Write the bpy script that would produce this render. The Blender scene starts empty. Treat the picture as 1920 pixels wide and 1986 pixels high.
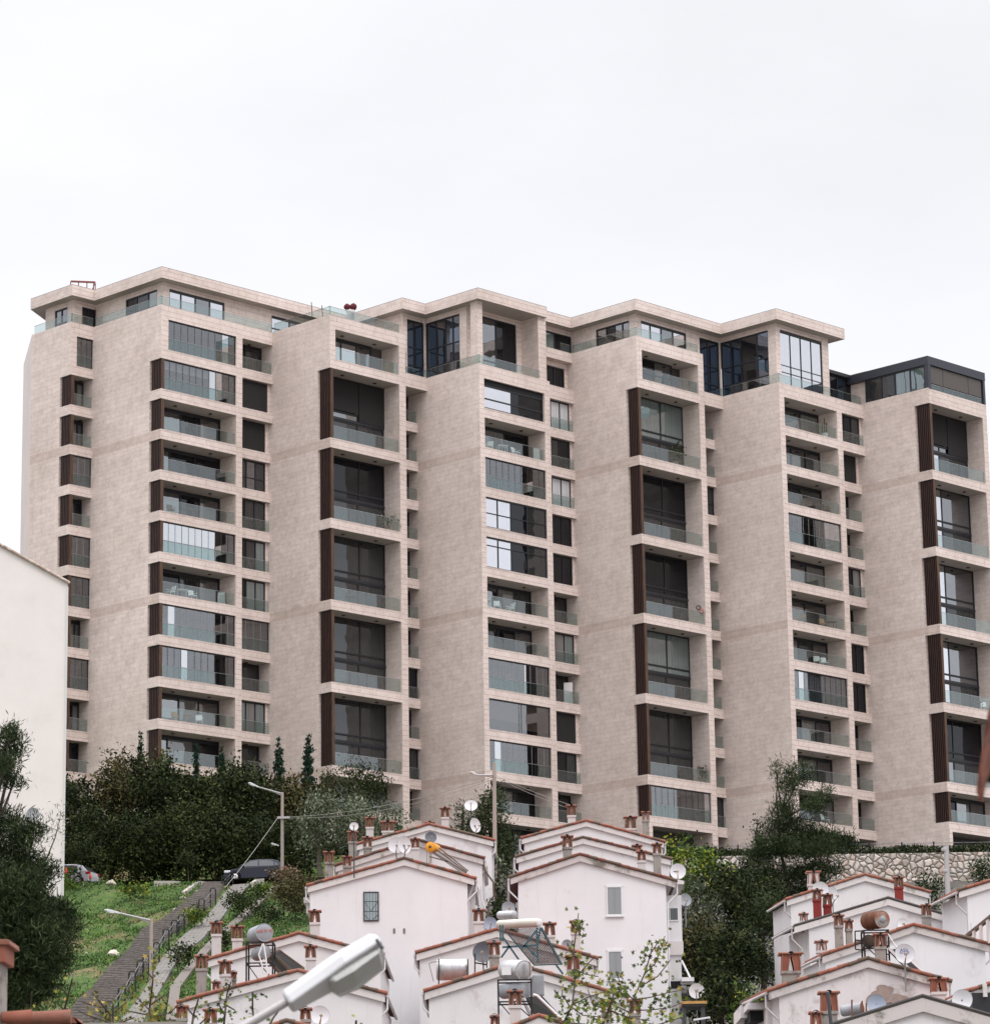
import bpy, math, random
import numpy as np
from mathutils import Vector, Matrix
random.seed(7); rng = np.random.default_rng(7)
R_ = math.radians
scene = bpy.context.scene
COL = scene.collection

# ---------------------------------------------------------------- camera
F_PX, PITCH, ROLL, AZ = 6367.76, .23254904, -.01588932, .77732771
_r = np.array([1, 0, 0.]); _u = np.array([0, -math.sin(PITCH), math.cos(PITCH)]); FW = np.array([0, math.cos(PITCH), math.sin(PITCH)])
CR = math.cos(ROLL) * _r + math.sin(ROLL) * _u
CU = -math.sin(ROLL) * _r + math.cos(ROLL) * _u
cam_d = bpy.data.cameras.new('camera'); cam = bpy.data.objects.new('camera', cam_d); COL.objects.link(cam)
cam.matrix_world = Matrix(((CR[0], CU[0], -FW[0], 0), (CR[1], CU[1], -FW[1], 0), (CR[2], CU[2], -FW[2], 0), (0, 0, 0, 1)))
cam_d.sensor_fit = 'HORIZONTAL'; cam_d.sensor_width = 36; cam_d.lens = F_PX / 1920 * 36
cam_d.clip_start = .5; cam_d.clip_end = 6000
cam_d.dof.use_dof = True; cam_d.dof.focus_distance = 190; cam_d.dof.aperture_fstop = 6.5
scene.camera = cam

# ---------------------------------------------------------------- sky (overcast) and soft sun
SUN_EL, SUN_AZ = R_(48), R_(140)          # azimuth clockwise from +Y: behind the camera, to the right
w = bpy.data.worlds.new('World'); scene.world = w; w.use_nodes = True
nt = w.node_tree; nt.nodes.clear()
def N(t, **k):
    n = nt.nodes.new(t)
    for a, v in k.items(): setattr(n, a, v)
    return n
out = N('ShaderNodeOutputWorld'); bg1 = N('ShaderNodeBackground'); bg2 = N('ShaderNodeBackground'); add = N('ShaderNodeAddShader')
sky = N('ShaderNodeTexSky', sky_type='NISHITA', sun_disc=False, sun_elevation=SUN_EL, sun_rotation=SUN_AZ)
nt.links.new(sky.outputs[0], bg1.inputs[0]); bg1.inputs[1].default_value = .012
tc = N('ShaderNodeTexCoord'); sep = N('ShaderNodeSeparateXYZ'); nt.links.new(tc.outputs['Generated'], sep.inputs[0])
ramp = N('ShaderNodeValToRGB'); nt.links.new(sep.outputs['Z'], ramp.inputs[0])
cr_ = ramp.color_ramp; cr_.interpolation = 'EASE'
stops = [(0, .34), (.15, .40), (.245, .335), (.37, .318), (.52, .52), (.8, 1.05), (1, 1.15)]
while len(cr_.elements) < len(stops): cr_.elements.new(.5)
for e, (p, v) in zip(cr_.elements, stops): e.position = p; e.color = (v * 1.0, v * .992, v * 1.018, 1)
noi = N('ShaderNodeTexNoise'); noi.inputs['Scale'].default_value = 3.2; noi.inputs['Detail'].default_value = 7; noi.inputs['Roughness'].default_value = .55
mp = N('ShaderNodeMapping'); mp.inputs['Scale'].default_value = (1, 1, 2.4); nt.links.new(tc.outputs['Generated'], mp.inputs[0]); nt.links.new(mp.outputs[0], noi.inputs['Vector'])
mr = N('ShaderNodeMapRange'); mr.inputs[1].default_value = .3; mr.inputs[2].default_value = .7; mr.inputs[3].default_value = .90; mr.inputs[4].default_value = 1.045
nt.links.new(noi.outputs[0], mr.inputs[0])
mul = N('ShaderNodeMixRGB', blend_type='MULTIPLY'); mul.inputs[0].default_value = 1
nt.links.new(ramp.outputs[0], mul.inputs[1]); nt.links.new(mr.outputs[0], mul.inputs[2])
nt.links.new(mul.outputs[0], bg2.inputs[0]); bg2.inputs[1].default_value = 2.95
nt.links.new(bg1.outputs[0], add.inputs[0]); nt.links.new(bg2.outputs[0], add.inputs[1]); nt.links.new(add.outputs[0], out.inputs[0])
sd = bpy.data.lights.new('sun', 'SUN'); sd.energy = .75; sd.angle = R_(22); sd.color = (1, .96, .91)
sun = bpy.data.objects.new('sun', sd); COL.objects.link(sun)
sdir = Vector((math.sin(SUN_AZ) * math.cos(SUN_EL), math.cos(SUN_AZ) * math.cos(SUN_EL), math.sin(SUN_EL)))
sun.rotation_euler = sdir.to_track_quat('Z', 'Y').to_euler(); sun.location = (0, -20, 60)
vs_ = scene.view_settings; vs_.view_transform = 'Standard'; vs_.look = 'None'; vs_.gamma = 1; vs_.exposure = 0; vs_.use_curve_mapping = False
scene.cycles.max_bounces = 8; scene.cycles.transparent_max_bounces = 16

# ---------------------------------------------------------------- pixel -> place helpers (photo pixels, 1920 x 1986)
def ray(x, y): return (x - 960) / F_PX * CR - (y - 993) / F_PX * CU + FW
def at(x, y, Y):
    d = ray(x, y); return Vector(d * (Y / d[1]))
AX = np.array([math.cos(AZ), -math.sin(AZ), 0]); BX = np.array([math.sin(AZ), math.cos(AZ), 0])
def on(x, y, U=None, V=None):
    d = ray(x, y); t = U / (d @ AX) if U is not None else V / (d @ BX)
    P = d * t; return P @ AX, P @ BX, P[2]

# ---------------------------------------------------------------- object helpers
def tag(o, label=None, cat=None, group=None, kind=None):
    if label: o['label'] = label
    if cat: o['category'] = cat
    if group: o['group'] = group
    if kind: o['kind'] = kind
    return o
def empty(name, loc=(0, 0, 0), rz=0, parent=None):
    o = bpy.data.objects.new(name, None); COL.objects.link(o); o.location = loc; o.rotation_euler = (0, 0, rz); o.empty_display_size = .5
    if parent: o.parent = parent
    return o
class MB:
    """collects geometry for ONE mesh object; o = offset subtracted from every point"""
    def __init__(s, o=(0, 0, 0)): s.v = []; s.f = []; s.m = []; s.o = Vector(o); s.sm = []
    def add(s, vs, fs, m=0, smooth=False):
        b = len(s.v); s.v += [Vector(p) - s.o for p in vs]
        for i, f in enumerate(fs):
            s.f.append([b + k for k in f]); s.m.append(m[i] if isinstance(m, (list, tuple)) else m); s.sm.append(smooth)
        return s
    def box(s, x0, x1, y0, y1, z0, z1, m=0, bottom=None):
        if x0 > x1: x0, x1 = x1, x0
        if y0 > y1: y0, y1 = y1, y0
        if z0 > z1: z0, z1 = z1, z0
        vs = [(x0, y0, z0), (x1, y0, z0), (x1, y1, z0), (x0, y1, z0), (x0, y0, z1), (x1, y0, z1), (x1, y1, z1), (x0, y1, z1)]
        b = m if bottom is None else bottom
        return s.add(vs, [(3, 2, 1, 0), (4, 5, 6, 7), (0, 1, 5, 4), (1, 2, 6, 5), (2, 3, 7, 6), (3, 0, 4, 7)], [b, m, m, m, m, m])
    def prism(s, pts, d, m=0):
        """polygon pts (3D) extruded by vector d"""
        n = len(pts); P = [Vector(p) for p in pts]; D = Vector(d)
        return s.add(P + [p + D for p in P], [tuple(range(n)), tuple(range(2 * n - 1, n - 1, -1))] + [(i, i + n, (i + 1) % n + n, (i + 1) % n) for i in range(n)], m)
    def tube(s, p0, p1, r0, r1=None, n=8, m=0, cap=True, smooth=True, arc=1.0):
        r1 = r0 if r1 is None else r1; p0 = Vector(p0); p1 = Vector(p1); d = (p1 - p0).normalized()
        a = d.orthogonal().normalized() if abs(d.z) > .95 else d.cross(Vector((0, 0, 1))).normalized(); b = d.cross(a)
        vs = [p + (a * math.cos(t) + b * math.sin(t)) * r for p, r in ((p0, r0), (p1, r1)) for t in [2 * math.pi * i / n for i in range(n)]]
        s.add(vs, [(i, (i + 1) % n, (i + 1) % n + n, i + n) for i in range(n)], m, smooth)
        if cap: s.add(vs, [tuple(range(n - 1, -1, -1)), tuple(range(n, 2 * n))], m)
        return s
    def path(s, pts, r, n=6, m=0):
        for a, b in zip(pts[:-1], pts[1:]): s.tube(a, b, r, r, n, m)
        return s
    def bar(s, p0, p1, w=.05, h=None, m=0):
        h = w if h is None else h; p0 = Vector(p0); p1 = Vector(p1); d = (p1 - p0).normalized()
        a = Vector((1, 0, 0)) if abs(d.z) > .95 else d.cross(Vector((0, 0, 1))).normalized(); b = d.cross(a)
        q = [a * w / 2 + b * h / 2, -a * w / 2 + b * h / 2, -a * w / 2 - b * h / 2, a * w / 2 - b * h / 2]
        return s.prism([p0 + k for k in q], p1 - p0, m)
    def lathe(s, prof, axis_o, axis_d, n=20, m=0, smooth=True):
        """prof list of (r, t) along axis"""
        o = Vector(axis_o); d = Vector(axis_d).normalized(); a = d.orthogonal().normalized(); b = d.cross(a); vs = []
        for r, t in prof: vs += [o + d * t + (a * math.cos(2 * math.pi * i / n) + b * math.sin(2 * math.pi * i / n)) * r for i in range(n)]
        fs = [(j * n + i, j * n + (i + 1) % n, (j + 1) * n + (i + 1) % n, (j + 1) * n + i) for j in range(len(prof) - 1) for i in range(n)]
        return s.add(vs, fs, m, smooth)
    def build(s, name, mats, parent=None, loc=None, bevel=0):
        me = bpy.data.meshes.new(name); me.from_pydata([tuple(v) for v in s.v], [], s.f)
        mats = mats if isinstance(mats, (list, tuple)) else [mats]
        for k in mats: me.materials.append(k)
        me.polygons.foreach_set('material_index', s.m); me.polygons.foreach_set('use_smooth', s.sm); me.update()
        o = bpy.data.objects.new(name, me); COL.objects.link(o)
        if parent: o.parent = parent
        if loc is not None: o.location = loc
        if bevel:
            b = o.modifiers.new('bevel', 'BEVEL'); b.width = bevel; b.segments = 2; b.limit_method = 'ANGLE'
        return o

# ---------------------------------------------------------------- materials
M = {}
def mat(name, color=(.5, .5, .5), rough=.8, metal=0, spec=.4):
    m = bpy.data.materials.new(name); m.use_nodes = True; b = m.node_tree.nodes['Principled BSDF']
    b.inputs['Base Color'].default_value = (*color, 1); b.inputs['Roughness'].default_value = rough; b.inputs['Metallic'].default_value = metal
    b.inputs['Specular IOR Level'].default_value = spec; M[name] = m; return m
def nodes(m): return m.node_tree.nodes, m.node_tree.links, m.node_tree.nodes['Principled BSDF']
def coords(m, kind='Object', scale=(1, 1, 1)):
    n, l, b = nodes(m); t = n.new('ShaderNodeTexCoord'); k = n.new('ShaderNodeMapping'); k.inputs['Scale'].default_value = scale
    l.new(t.outputs[kind], k.inputs[0]); return k.outputs[0]
def noise(m, vec, scale, detail=6, rough=.6):
    n, l, b = nodes(m); t = n.new('ShaderNodeTexNoise'); t.inputs['Scale'].default_value = scale; t.inputs['Detail'].default_value = detail; t.inputs['Roughness'].default_value = rough
    l.new(vec, t.inputs['Vector']); return t.outputs[0]
def cramp(m, fac, stops, interp='LINEAR'):
    n, l, b = nodes(m); r = n.new('ShaderNodeValToRGB'); l.new(fac, r.inputs[0]); e = r.color_ramp; e.interpolation = interp
    while len(e.elements) < len(stops): e.elements.new(.5)
    for k, (p, c) in zip(e.elements, stops): k.position = p; k.color = (*c, 1) if len(c) == 3 else c
    return r.outputs[0]
def mix(m, fac, a, b_, mode='MIX'):
    n, l, b = nodes(m); x = n.new('ShaderNodeMixRGB'); x.blend_type = mode
    for i, v in enumerate((fac, a, b_)):
        if hasattr(v, 'is_linked') or isinstance(v, bpy.types.NodeSocket): l.new(v, x.inputs[i])
        elif isinstance(v, (int, float)) and i == 0: x.inputs[0].default_value = v
        else: x.inputs[i].default_value = (*v, 1) if not isinstance(v, (int, float)) else (v, v, v, 1)
    return x.outputs[0]
def setc(m, c): m.node_tree.links.new(c, nodes(m)[2].inputs['Base Color'])
def bump(m, h, strength=.3, dist=.02):
    n, l, b = nodes(m); t = n.new('ShaderNodeBump'); t.inputs['Strength'].default_value = strength; t.inputs['Distance'].default_value = dist
    l.new(h, t.inputs['Height']); l.new(t.outputs[0], b.inputs['Normal'])
def var(name, c1, c2, scale=2, rough=.85, c3=None, strength=.25, dist=.01, **k):
    m = mat(name, c1, rough, **k); v = coords(m); f = noise(m, v, scale)
    st = [(.35, c1), (.65, c2)] + ([(.78, c3)] if c3 else [])
    setc(m, cramp(m, f, st)); bump(m, noise(m, v, scale * 6), strength, dist); return m

# travertine cladding: coursed slabs; x runs along either facade direction (u+v), y is height
ZO = 33.0
def stone_mat():
    m = mat('stone_cladding', (.5, .42, .38), .75, spec=.25); n, l, b = nodes(m)
    t = n.new('ShaderNodeTexCoord'); s = n.new('ShaderNodeSeparateXYZ'); l.new(t.outputs['Object'], s.inputs[0])
    a = n.new('ShaderNodeMath'); a.operation = 'ADD'; l.new(s.outputs[0], a.inputs[0]); l.new(s.outputs[1], a.inputs[1])
    c = n.new('ShaderNodeCombineXYZ'); l.new(a.outputs[0], c.inputs[0]); l.new(s.outputs[2], c.inputs[1])
    def brick(bw, bh, mort, c1, c2, cm):
        br = n.new('ShaderNodeTexBrick'); l.new(c.outputs[0], br.inputs['Vector']); br.inputs['Scale'].default_value = 1
        br.inputs['Brick Width'].default_value = bw; br.inputs['Row Height'].default_value = bh; br.inputs['Mortar Size'].default_value = mort; br.inputs['Mortar Smooth'].default_value = .3; br.inputs['Bias'].default_value = 0
        for k, v in zip(('Color1', 'Color2', 'Mortar'), (c1, c2, cm)): br.inputs[k].default_value = (*v, 1)
        return br
    b1 = brick(1.06, .366, .012, (.70, .60, .548), (.642, .55, .502), (.50, .42, .377))
    b2 = brick(2.6, .40, .015, (.665, .562, .515), (.70, .595, .548), (.36, .27, .235))
    nn = n.new('ShaderNodeSeparateXYZ'); l.new(t.outputs['Normal'], nn.inputs[0]); gt = n.new('ShaderNodeMath'); gt.operation = 'GREATER_THAN'; gt.inputs[1].default_value = .5; l.new(nn.outputs[0], gt.inputs[0])
    big = noise(m, t.outputs['Object'], .16, 5, .6)
    f1 = noise(m, t.outputs['Object'], 1.6, 8, .7)
    f2 = noise(m, t.outputs['Object'], 7, 8, .75)
    x = mix(m, 1, mix(m, gt.outputs[0], b1.outputs[0], b2.outputs[0]), cramp(m, big, [(.3, (.87, .86, .85)), (.7, (1.06, 1.07, 1.09))]), 'MULTIPLY')
    x = mix(m, 1, x, cramp(m, f1, [(.28, (.84, .82, .80)), (.55, (1.03, 1.03, 1.03))]), 'MULTIPLY')
    x = mix(m, 1, x, cramp(m, f2, [(.3, (.86, .85, .84)), (.6, (1.05, 1.05, 1.05))]), 'MULTIPLY')
    # every fourth storey carries a course of browner slabs
    md = n.new('ShaderNodeMath'); md.operation = 'SUBTRACT'; l.new(s.outputs[2], md.inputs[0]); md.inputs[1].default_value = 64.32 - ZO - 12.83 * 4 - .74
    mo = n.new('ShaderNodeMath'); mo.operation = 'MODULO'; l.new(md.outputs[0], mo.inputs[0]); mo.inputs[1].default_value = 12.83
    lt = n.new('ShaderNodeMath'); lt.operation = 'LESS_THAN'; l.new(mo.outputs[0], lt.inputs[0]); lt.inputs[1].default_value = .74
    bx = n.new('ShaderNodeMath'); bx.operation = 'LESS_THAN'; bx.inputs[1].default_value = 38.0; l.new(s.outputs[2], bx.inputs[0])
    ml = n.new('ShaderNodeMath'); ml.operation = 'MULTIPLY'; l.new(lt.outputs[0], ml.inputs[0]); l.new(bx.outputs[0], ml.inputs[1])
    # only on the long flank walls (normal along -v)
    ge = n.new('ShaderNodeTexCoord'); sn = n.new('ShaderNodeSeparateXYZ'); l.new(ge.outputs['Normal'], sn.inputs[0])
    ln = n.new('ShaderNodeMath'); ln.operation = 'LESS_THAN'; ln.inputs[1].default_value = -.5; l.new(sn.outputs[1], ln.inputs[0])
    m2 = n.new('ShaderNodeMath'); m2.operation = 'MULTIPLY'; l.new(ml.outputs[0], m2.inputs[0]); l.new(ln.outputs[0], m2.inputs[1])
    m3 = n.new('ShaderNodeMath'); m3.operation = 'MULTIPLY'; l.new(m2.outputs[0], m3.inputs[0]); m3.inputs[1].default_value = .62
    x = mix(m, m3.outputs[0], x, mix(m, 1, x, (.79, .735, .70), 'MULTIPLY'))
    setc(m, x); bump(m, b1.outputs['Fac'], .5, -.01)
stone_mat()
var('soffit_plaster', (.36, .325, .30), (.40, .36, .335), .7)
mat('dark_frame', (.018, .018, .022), .45)
mat('rail_metal', (.35, .36, .37), .35, .7)
mat('void_dark', (.012, .012, .014), .9)
m = mat('louver_wood', (.10, .05, .035), .6); v = coords(m, scale=(6, 6, .5)); setc(m, cramp(m, noise(m, v, 3), [(.3, (.016, .008, .007)), (.6, (.045, .02, .015)), (.8, (.13, .065, .038))]))
m = mat('louver_edge', (.2, .11, .06), .6); v = coords(m, scale=(6, 6, .4)); setc(m, cramp(m, noise(m, v, 3), [(.3, (.025, .016, .013)), (.6, (.10, .05, .028)), (.8, (.22, .13, .075))]))
mat('fabric_blind', (.017, .0155, .0155), .9); mat('fabric_blind_light', (.10, .09, .085), .9); mat('beige_blind', (.33, .25, .19), .9)

def glassy(name, base, refl=.3, rough=.015, tint=(.92, .96, 1), folds=0, warp=.012):
    """opaque pane: what is behind it (dark room, curtain) plus a mirror-like coat"""
    m = bpy.data.materials.new(name); m.use_nodes = True; n = m.node_tree.nodes; l = m.node_tree.links; n.clear(); M[name] = m
    o = n.new('ShaderNodeOutputMaterial'); mx = n.new('ShaderNodeMixShader'); d = n.new('ShaderNodeBsdfDiffuse'); g = n.new('ShaderNodeBsdfGlossy')
    d.inputs[0].default_value = (*base, 1); g.inputs[0].default_value = (*tint, 1); g.inputs['Roughness'].default_value = rough; mx.inputs[0].default_value = refl
    t = n.new('ShaderNodeTexCoord')
    if folds:
        s = n.new('ShaderNodeSeparateXYZ'); l.new(t.outputs['Object'], s.inputs[0]); a = n.new('ShaderNodeMath'); a.operation = 'ADD'; l.new(s.outputs[0], a.inputs[0]); l.new(s.outputs[1], a.inputs[1])
        nz = n.new('ShaderNodeTexNoise'); nz.noise_dimensions = '1D'; nz.inputs['Scale'].default_value = folds; nz.inputs['Detail'].default_value = 3; l.new(a.outputs[0], nz.inputs['W'])
        r = n.new('ShaderNodeValToRGB'); l.new(nz.outputs[0], r.inputs[0]); r.color_ramp.elements[0].position = .3; r.color_ramp.elements[1].position = .7
        r.color_ramp.elements[0].color = (*[c * .78 for c in base], 1); r.color_ramp.elements[1].color = (*[c * 1.12 for c in base], 1); l.new(r.outputs[0], d.inputs[0])
    nz = n.new('ShaderNodeTexNoise'); nz.inputs['Scale'].default_value = .9; nz.inputs['Detail'].default_value = 1; l.new(t.outputs['Object'], nz.inputs['Vector'])
    bp = n.new('ShaderNodeBump'); bp.inputs['Strength'].default_value = 1; bp.inputs['Distance'].default_value = warp; l.new(nz.outputs[0], bp.inputs['Height']); l.new(bp.outputs[0], g.inputs['Normal'])
    l.new(d.outputs[0], mx.inputs[1]); l.new(g.outputs[0], mx.inputs[2]); l.new(mx.outputs[0], o.inputs[0]); return m
glassy('pane_dark', (.006, .007, .009), .30)
glassy('pane_dim', (.006, .006, .008), .05)
glassy('pane_grey', (.028, .028, .028), .08, folds=7)
glassy('pane_curtain', (.15, .145, .14), .15, folds=5)
glassy('pane_white', (.55, .55, .57), .12, folds=6)
glassy('pane_blue', (.008, .012, .018), .19, tint=(.72, .83, 1))
glassy('pane_mirror', (.05, .05, .06), .72, tint=(.93, .95, 1))
glassy('pane_teal', (.10, .14, .135), .24, folds=4)
def thin(name, tint, refl, opac=0.0, col=(.5, .6, .6)):
    m = bpy.data.materials.new(name); m.use_nodes = True; n = m.node_tree.nodes; l = m.node_tree.links; n.clear(); M[name] = m
    o = n.new('ShaderNodeOutputMaterial'); mx = n.new('ShaderNodeMixShader'); t = n.new('ShaderNodeBsdfTransparent'); g = n.new('ShaderNodeBsdfGlossy'); d = n.new('ShaderNodeBsdfDiffuse'); m2 = n.new('ShaderNodeMixShader')
    t.inputs[0].default_value = (*tint, 1); g.inputs['Roughness'].default_value = .01; g.inputs[0].default_value = (.92, .95, .98, 1); d.inputs[0].default_value = (*col, 1)
    mx.inputs[0].default_value = refl; m2.inputs[0].default_value = opac
    l.new(t.outputs[0], m2.inputs[1]); l.new(d.outputs[0], m2.inputs[2]); l.new(m2.outputs[0], mx.inputs[1]); l.new(g.outputs[0], mx.inputs[2]); l.new(mx.outputs[0], o.inputs[0]); return m
thin('rail_glass', (.80, .86, .85), .09, .0, (.4, .5, .48))
thin('screen_bright', (.55, .56, .58), .62, .0, (.5, .52, .54))
thin('screen_glass', (.62, .63, .65), .17, .0, (.5, .52, .54))
# ================================================================ the long apartment building
# local frame: x = u (along the blank flank walls, towards us), y = v (along the balcony fronts), z up
U0, U1, U2, U3, U4, U5, U6 = -196.29, -188.0, -181.29, -175.43, -169.06, -163.1, -156.32
V0, V1, V2, V3, V4, V5, V6 = 152.6, 154.82, 166.22, 176.75, 188.25, 198.7, 209.6
OU, OV = -180.0, 180.0
wx = OU * AX[0] + OV * BX[0]; wy = OU * AX[1] + OV * BX[1]
BLD = empty('apartment_building', (wx, wy, ZO), -AZ)
tag(BLD, 'long beige stone apartment block stepping in and out with rows of balconies, on the hilltop', 'apartment building')
OFF = (OU, OV, ZO)
def B(): return MB(OFF)
def bb(mb, name, mats, parent=None): return mb.build(name, mats, parent or BLD)
BH, FL = .78, 3.2                       # band height, storey height
def band(k): return 64.33 + FL * k      # top of the stone band (= balcony floor) k storeys above the brown course
def window(ub, va, vb, z0, z1, splits=(), rails=(), pane='pane_dark', name='window', head=.12, fw=.09, face='u', panes=None):
    """framed window in the plane u=ub (facing +u) or, with face='v', in the plane v=ub (facing -v)"""
    def bx(mb, a0, a1, b0, b1, c0, c1, m=0):
        if face == 'u': mb.box(ub + a0, ub + a1, b0, b1, c0, c1, m)
        else: mb.box(b0, b1, ub - a1, ub - a0, c0, c1, m)
    f = B(); L = vb - va
    bx(f, -.06, .05, va, va + fw, z0, z1); bx(f, -.06, .05, vb - fw, vb, z0, z1)
    bx(f, -.06, .047, va + fw, vb - fw, z1 - head, z1); bx(f, -.06, .047, va + fw, vb - fw, z0, z0 + fw)
    for s in splits: bx(f, -.05, .044, va + L * s - fw / 2, va + L * s + fw / 2, z0 + fw, z1 - head)
    for r in rails: bx(f, -.05, .041, va + fw, vb - fw, z0 + (z1 - z0) * r - fw / 2, z0 + (z1 - z0) * r + fw / 2)
    o = bb(f, name, M['dark_frame'])
    cuts = [va + .02] + [va + L * s for s in splits] + [vb - .02]
    g = B(); ms = [pane] if isinstance(pane, str) else list(pane)
    for i in range(len(cuts) - 1): bx(g, -.045, -.01 - .006 * (i % 2), cuts[i], cuts[i + 1], z0 + .02, z1 - .02, i % len(ms))
    bb(g, 'pane', [M[p] for p in ms], o); return o
def rail(u, va, vb, z, h=1.0, name='balcony_railing', face='u', step=1.75):
    g = B(); n = max(1, round((vb - va) / step)); d = (vb - va) / n
    for i in range(n):
        a, b_ = va + d * i + .012, va + d * (i + 1) - .012
        if face == 'u': g.box(u - .12, u - .105, a, b_, z - .05, z + h)
        else: g.box(a, b_, u + .105, u + .12, z - .05, z + h)
    if face == 'u': g.box(u - .13, u - .095, va, vb, z + h, z + h + .025, 1)
    else: g.box(va, vb, u + .095, u + .13, z + h, z + h + .025, 1)
    return bb(g, name, [M['rail_glass'], M['rail_metal']])
def screen(u, va, vb, z0, z1, n, light=False, blind=0, name='glazing_screen', solid=0):
    """sliding glass panels closing a balcony"""
    g = B(); d = (vb - va) / n; r4 = random.Random(int(z0 * 7 + va * 3)); k0, k1 = r4.randrange(n), r4.randrange(1, 4)
    for i in range(n):
        a = va + d * i
        g.box(u - .17, u - .155, a + .01, a + d - .01, z0, z1 - .08, 4 if (i < solid or (n > 4 and k0 <= i < k0 + k1)) else 0)
        if i: g.box(u - .175, u - .145, a - .017, a + .017, z0, z1 - .08, 2 if light else 1)
        if blind and i < blind: g.box(u - .30, u - .29, a + .03, a + d - .03, z1 - .75, z1 - .05, 3)
    g.box(u - .2, u - .12, va, vb, z1 - .09, z1, 1); g.box(u - .2, u - .12, va, va + .05, z0, z1, 1); g.box(u - .2, u - .12, vb - .06, vb, z0, z1, 1)
    return bb(g, name, [M['screen_glass'], M['dark_frame'], M['rail_metal'], M['curtain_white'], M['screen_bright']])
mat('curtain_white', (.62, .6, .6), .9)
def louver(uf, vs, z0, z1, width, du=.0):
    g = B(); a0 = uf - width + .16; a1 = uf - .04; n = int((a1 - a0) / .17)
    for i in range(n):
        a = a0 + (a1 - a0) * i / n
        g.box(a, a + .09, vs + .08, vs + .17, z0 + .03, z1 - .10, 0)
    g.box(a0, a1, vs + .175, vs + .19, z0 + .02, z1 - .02, 2)
    g.box(a1 - .02, a1 + .03, vs + .08, vs + .36, z0 + .01, z1 - .04, 1)
    g.box(a0, a1, vs + .09, vs + .2, z1 - .11, z1 - .03, 2); g.box(a0, a1, vs + .09, vs + .2, z0, z0 + .04, 2)
    return bb(g, 'louver_screen', [M['louver_wood'], M['louver_edge'], M['void_dark']])
def lights(u, va, vb, z, n=2):
    for i in range(n):
        g = B(); v = va + (vb - va) * (i + .5) / n if n > 1 else (va + vb) / 2
        g.lathe([(0.0, -.07), (.13, -.07), (.15, -.03), (.15, .0)], (u - 1.0, v, z - .001), (0, 0, 1), 10)
        bb(g, 'ceiling_light', M['lamp_bronze'])
mat('lamp_bronze', (.06, .04, .03), .5, .3)

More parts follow.
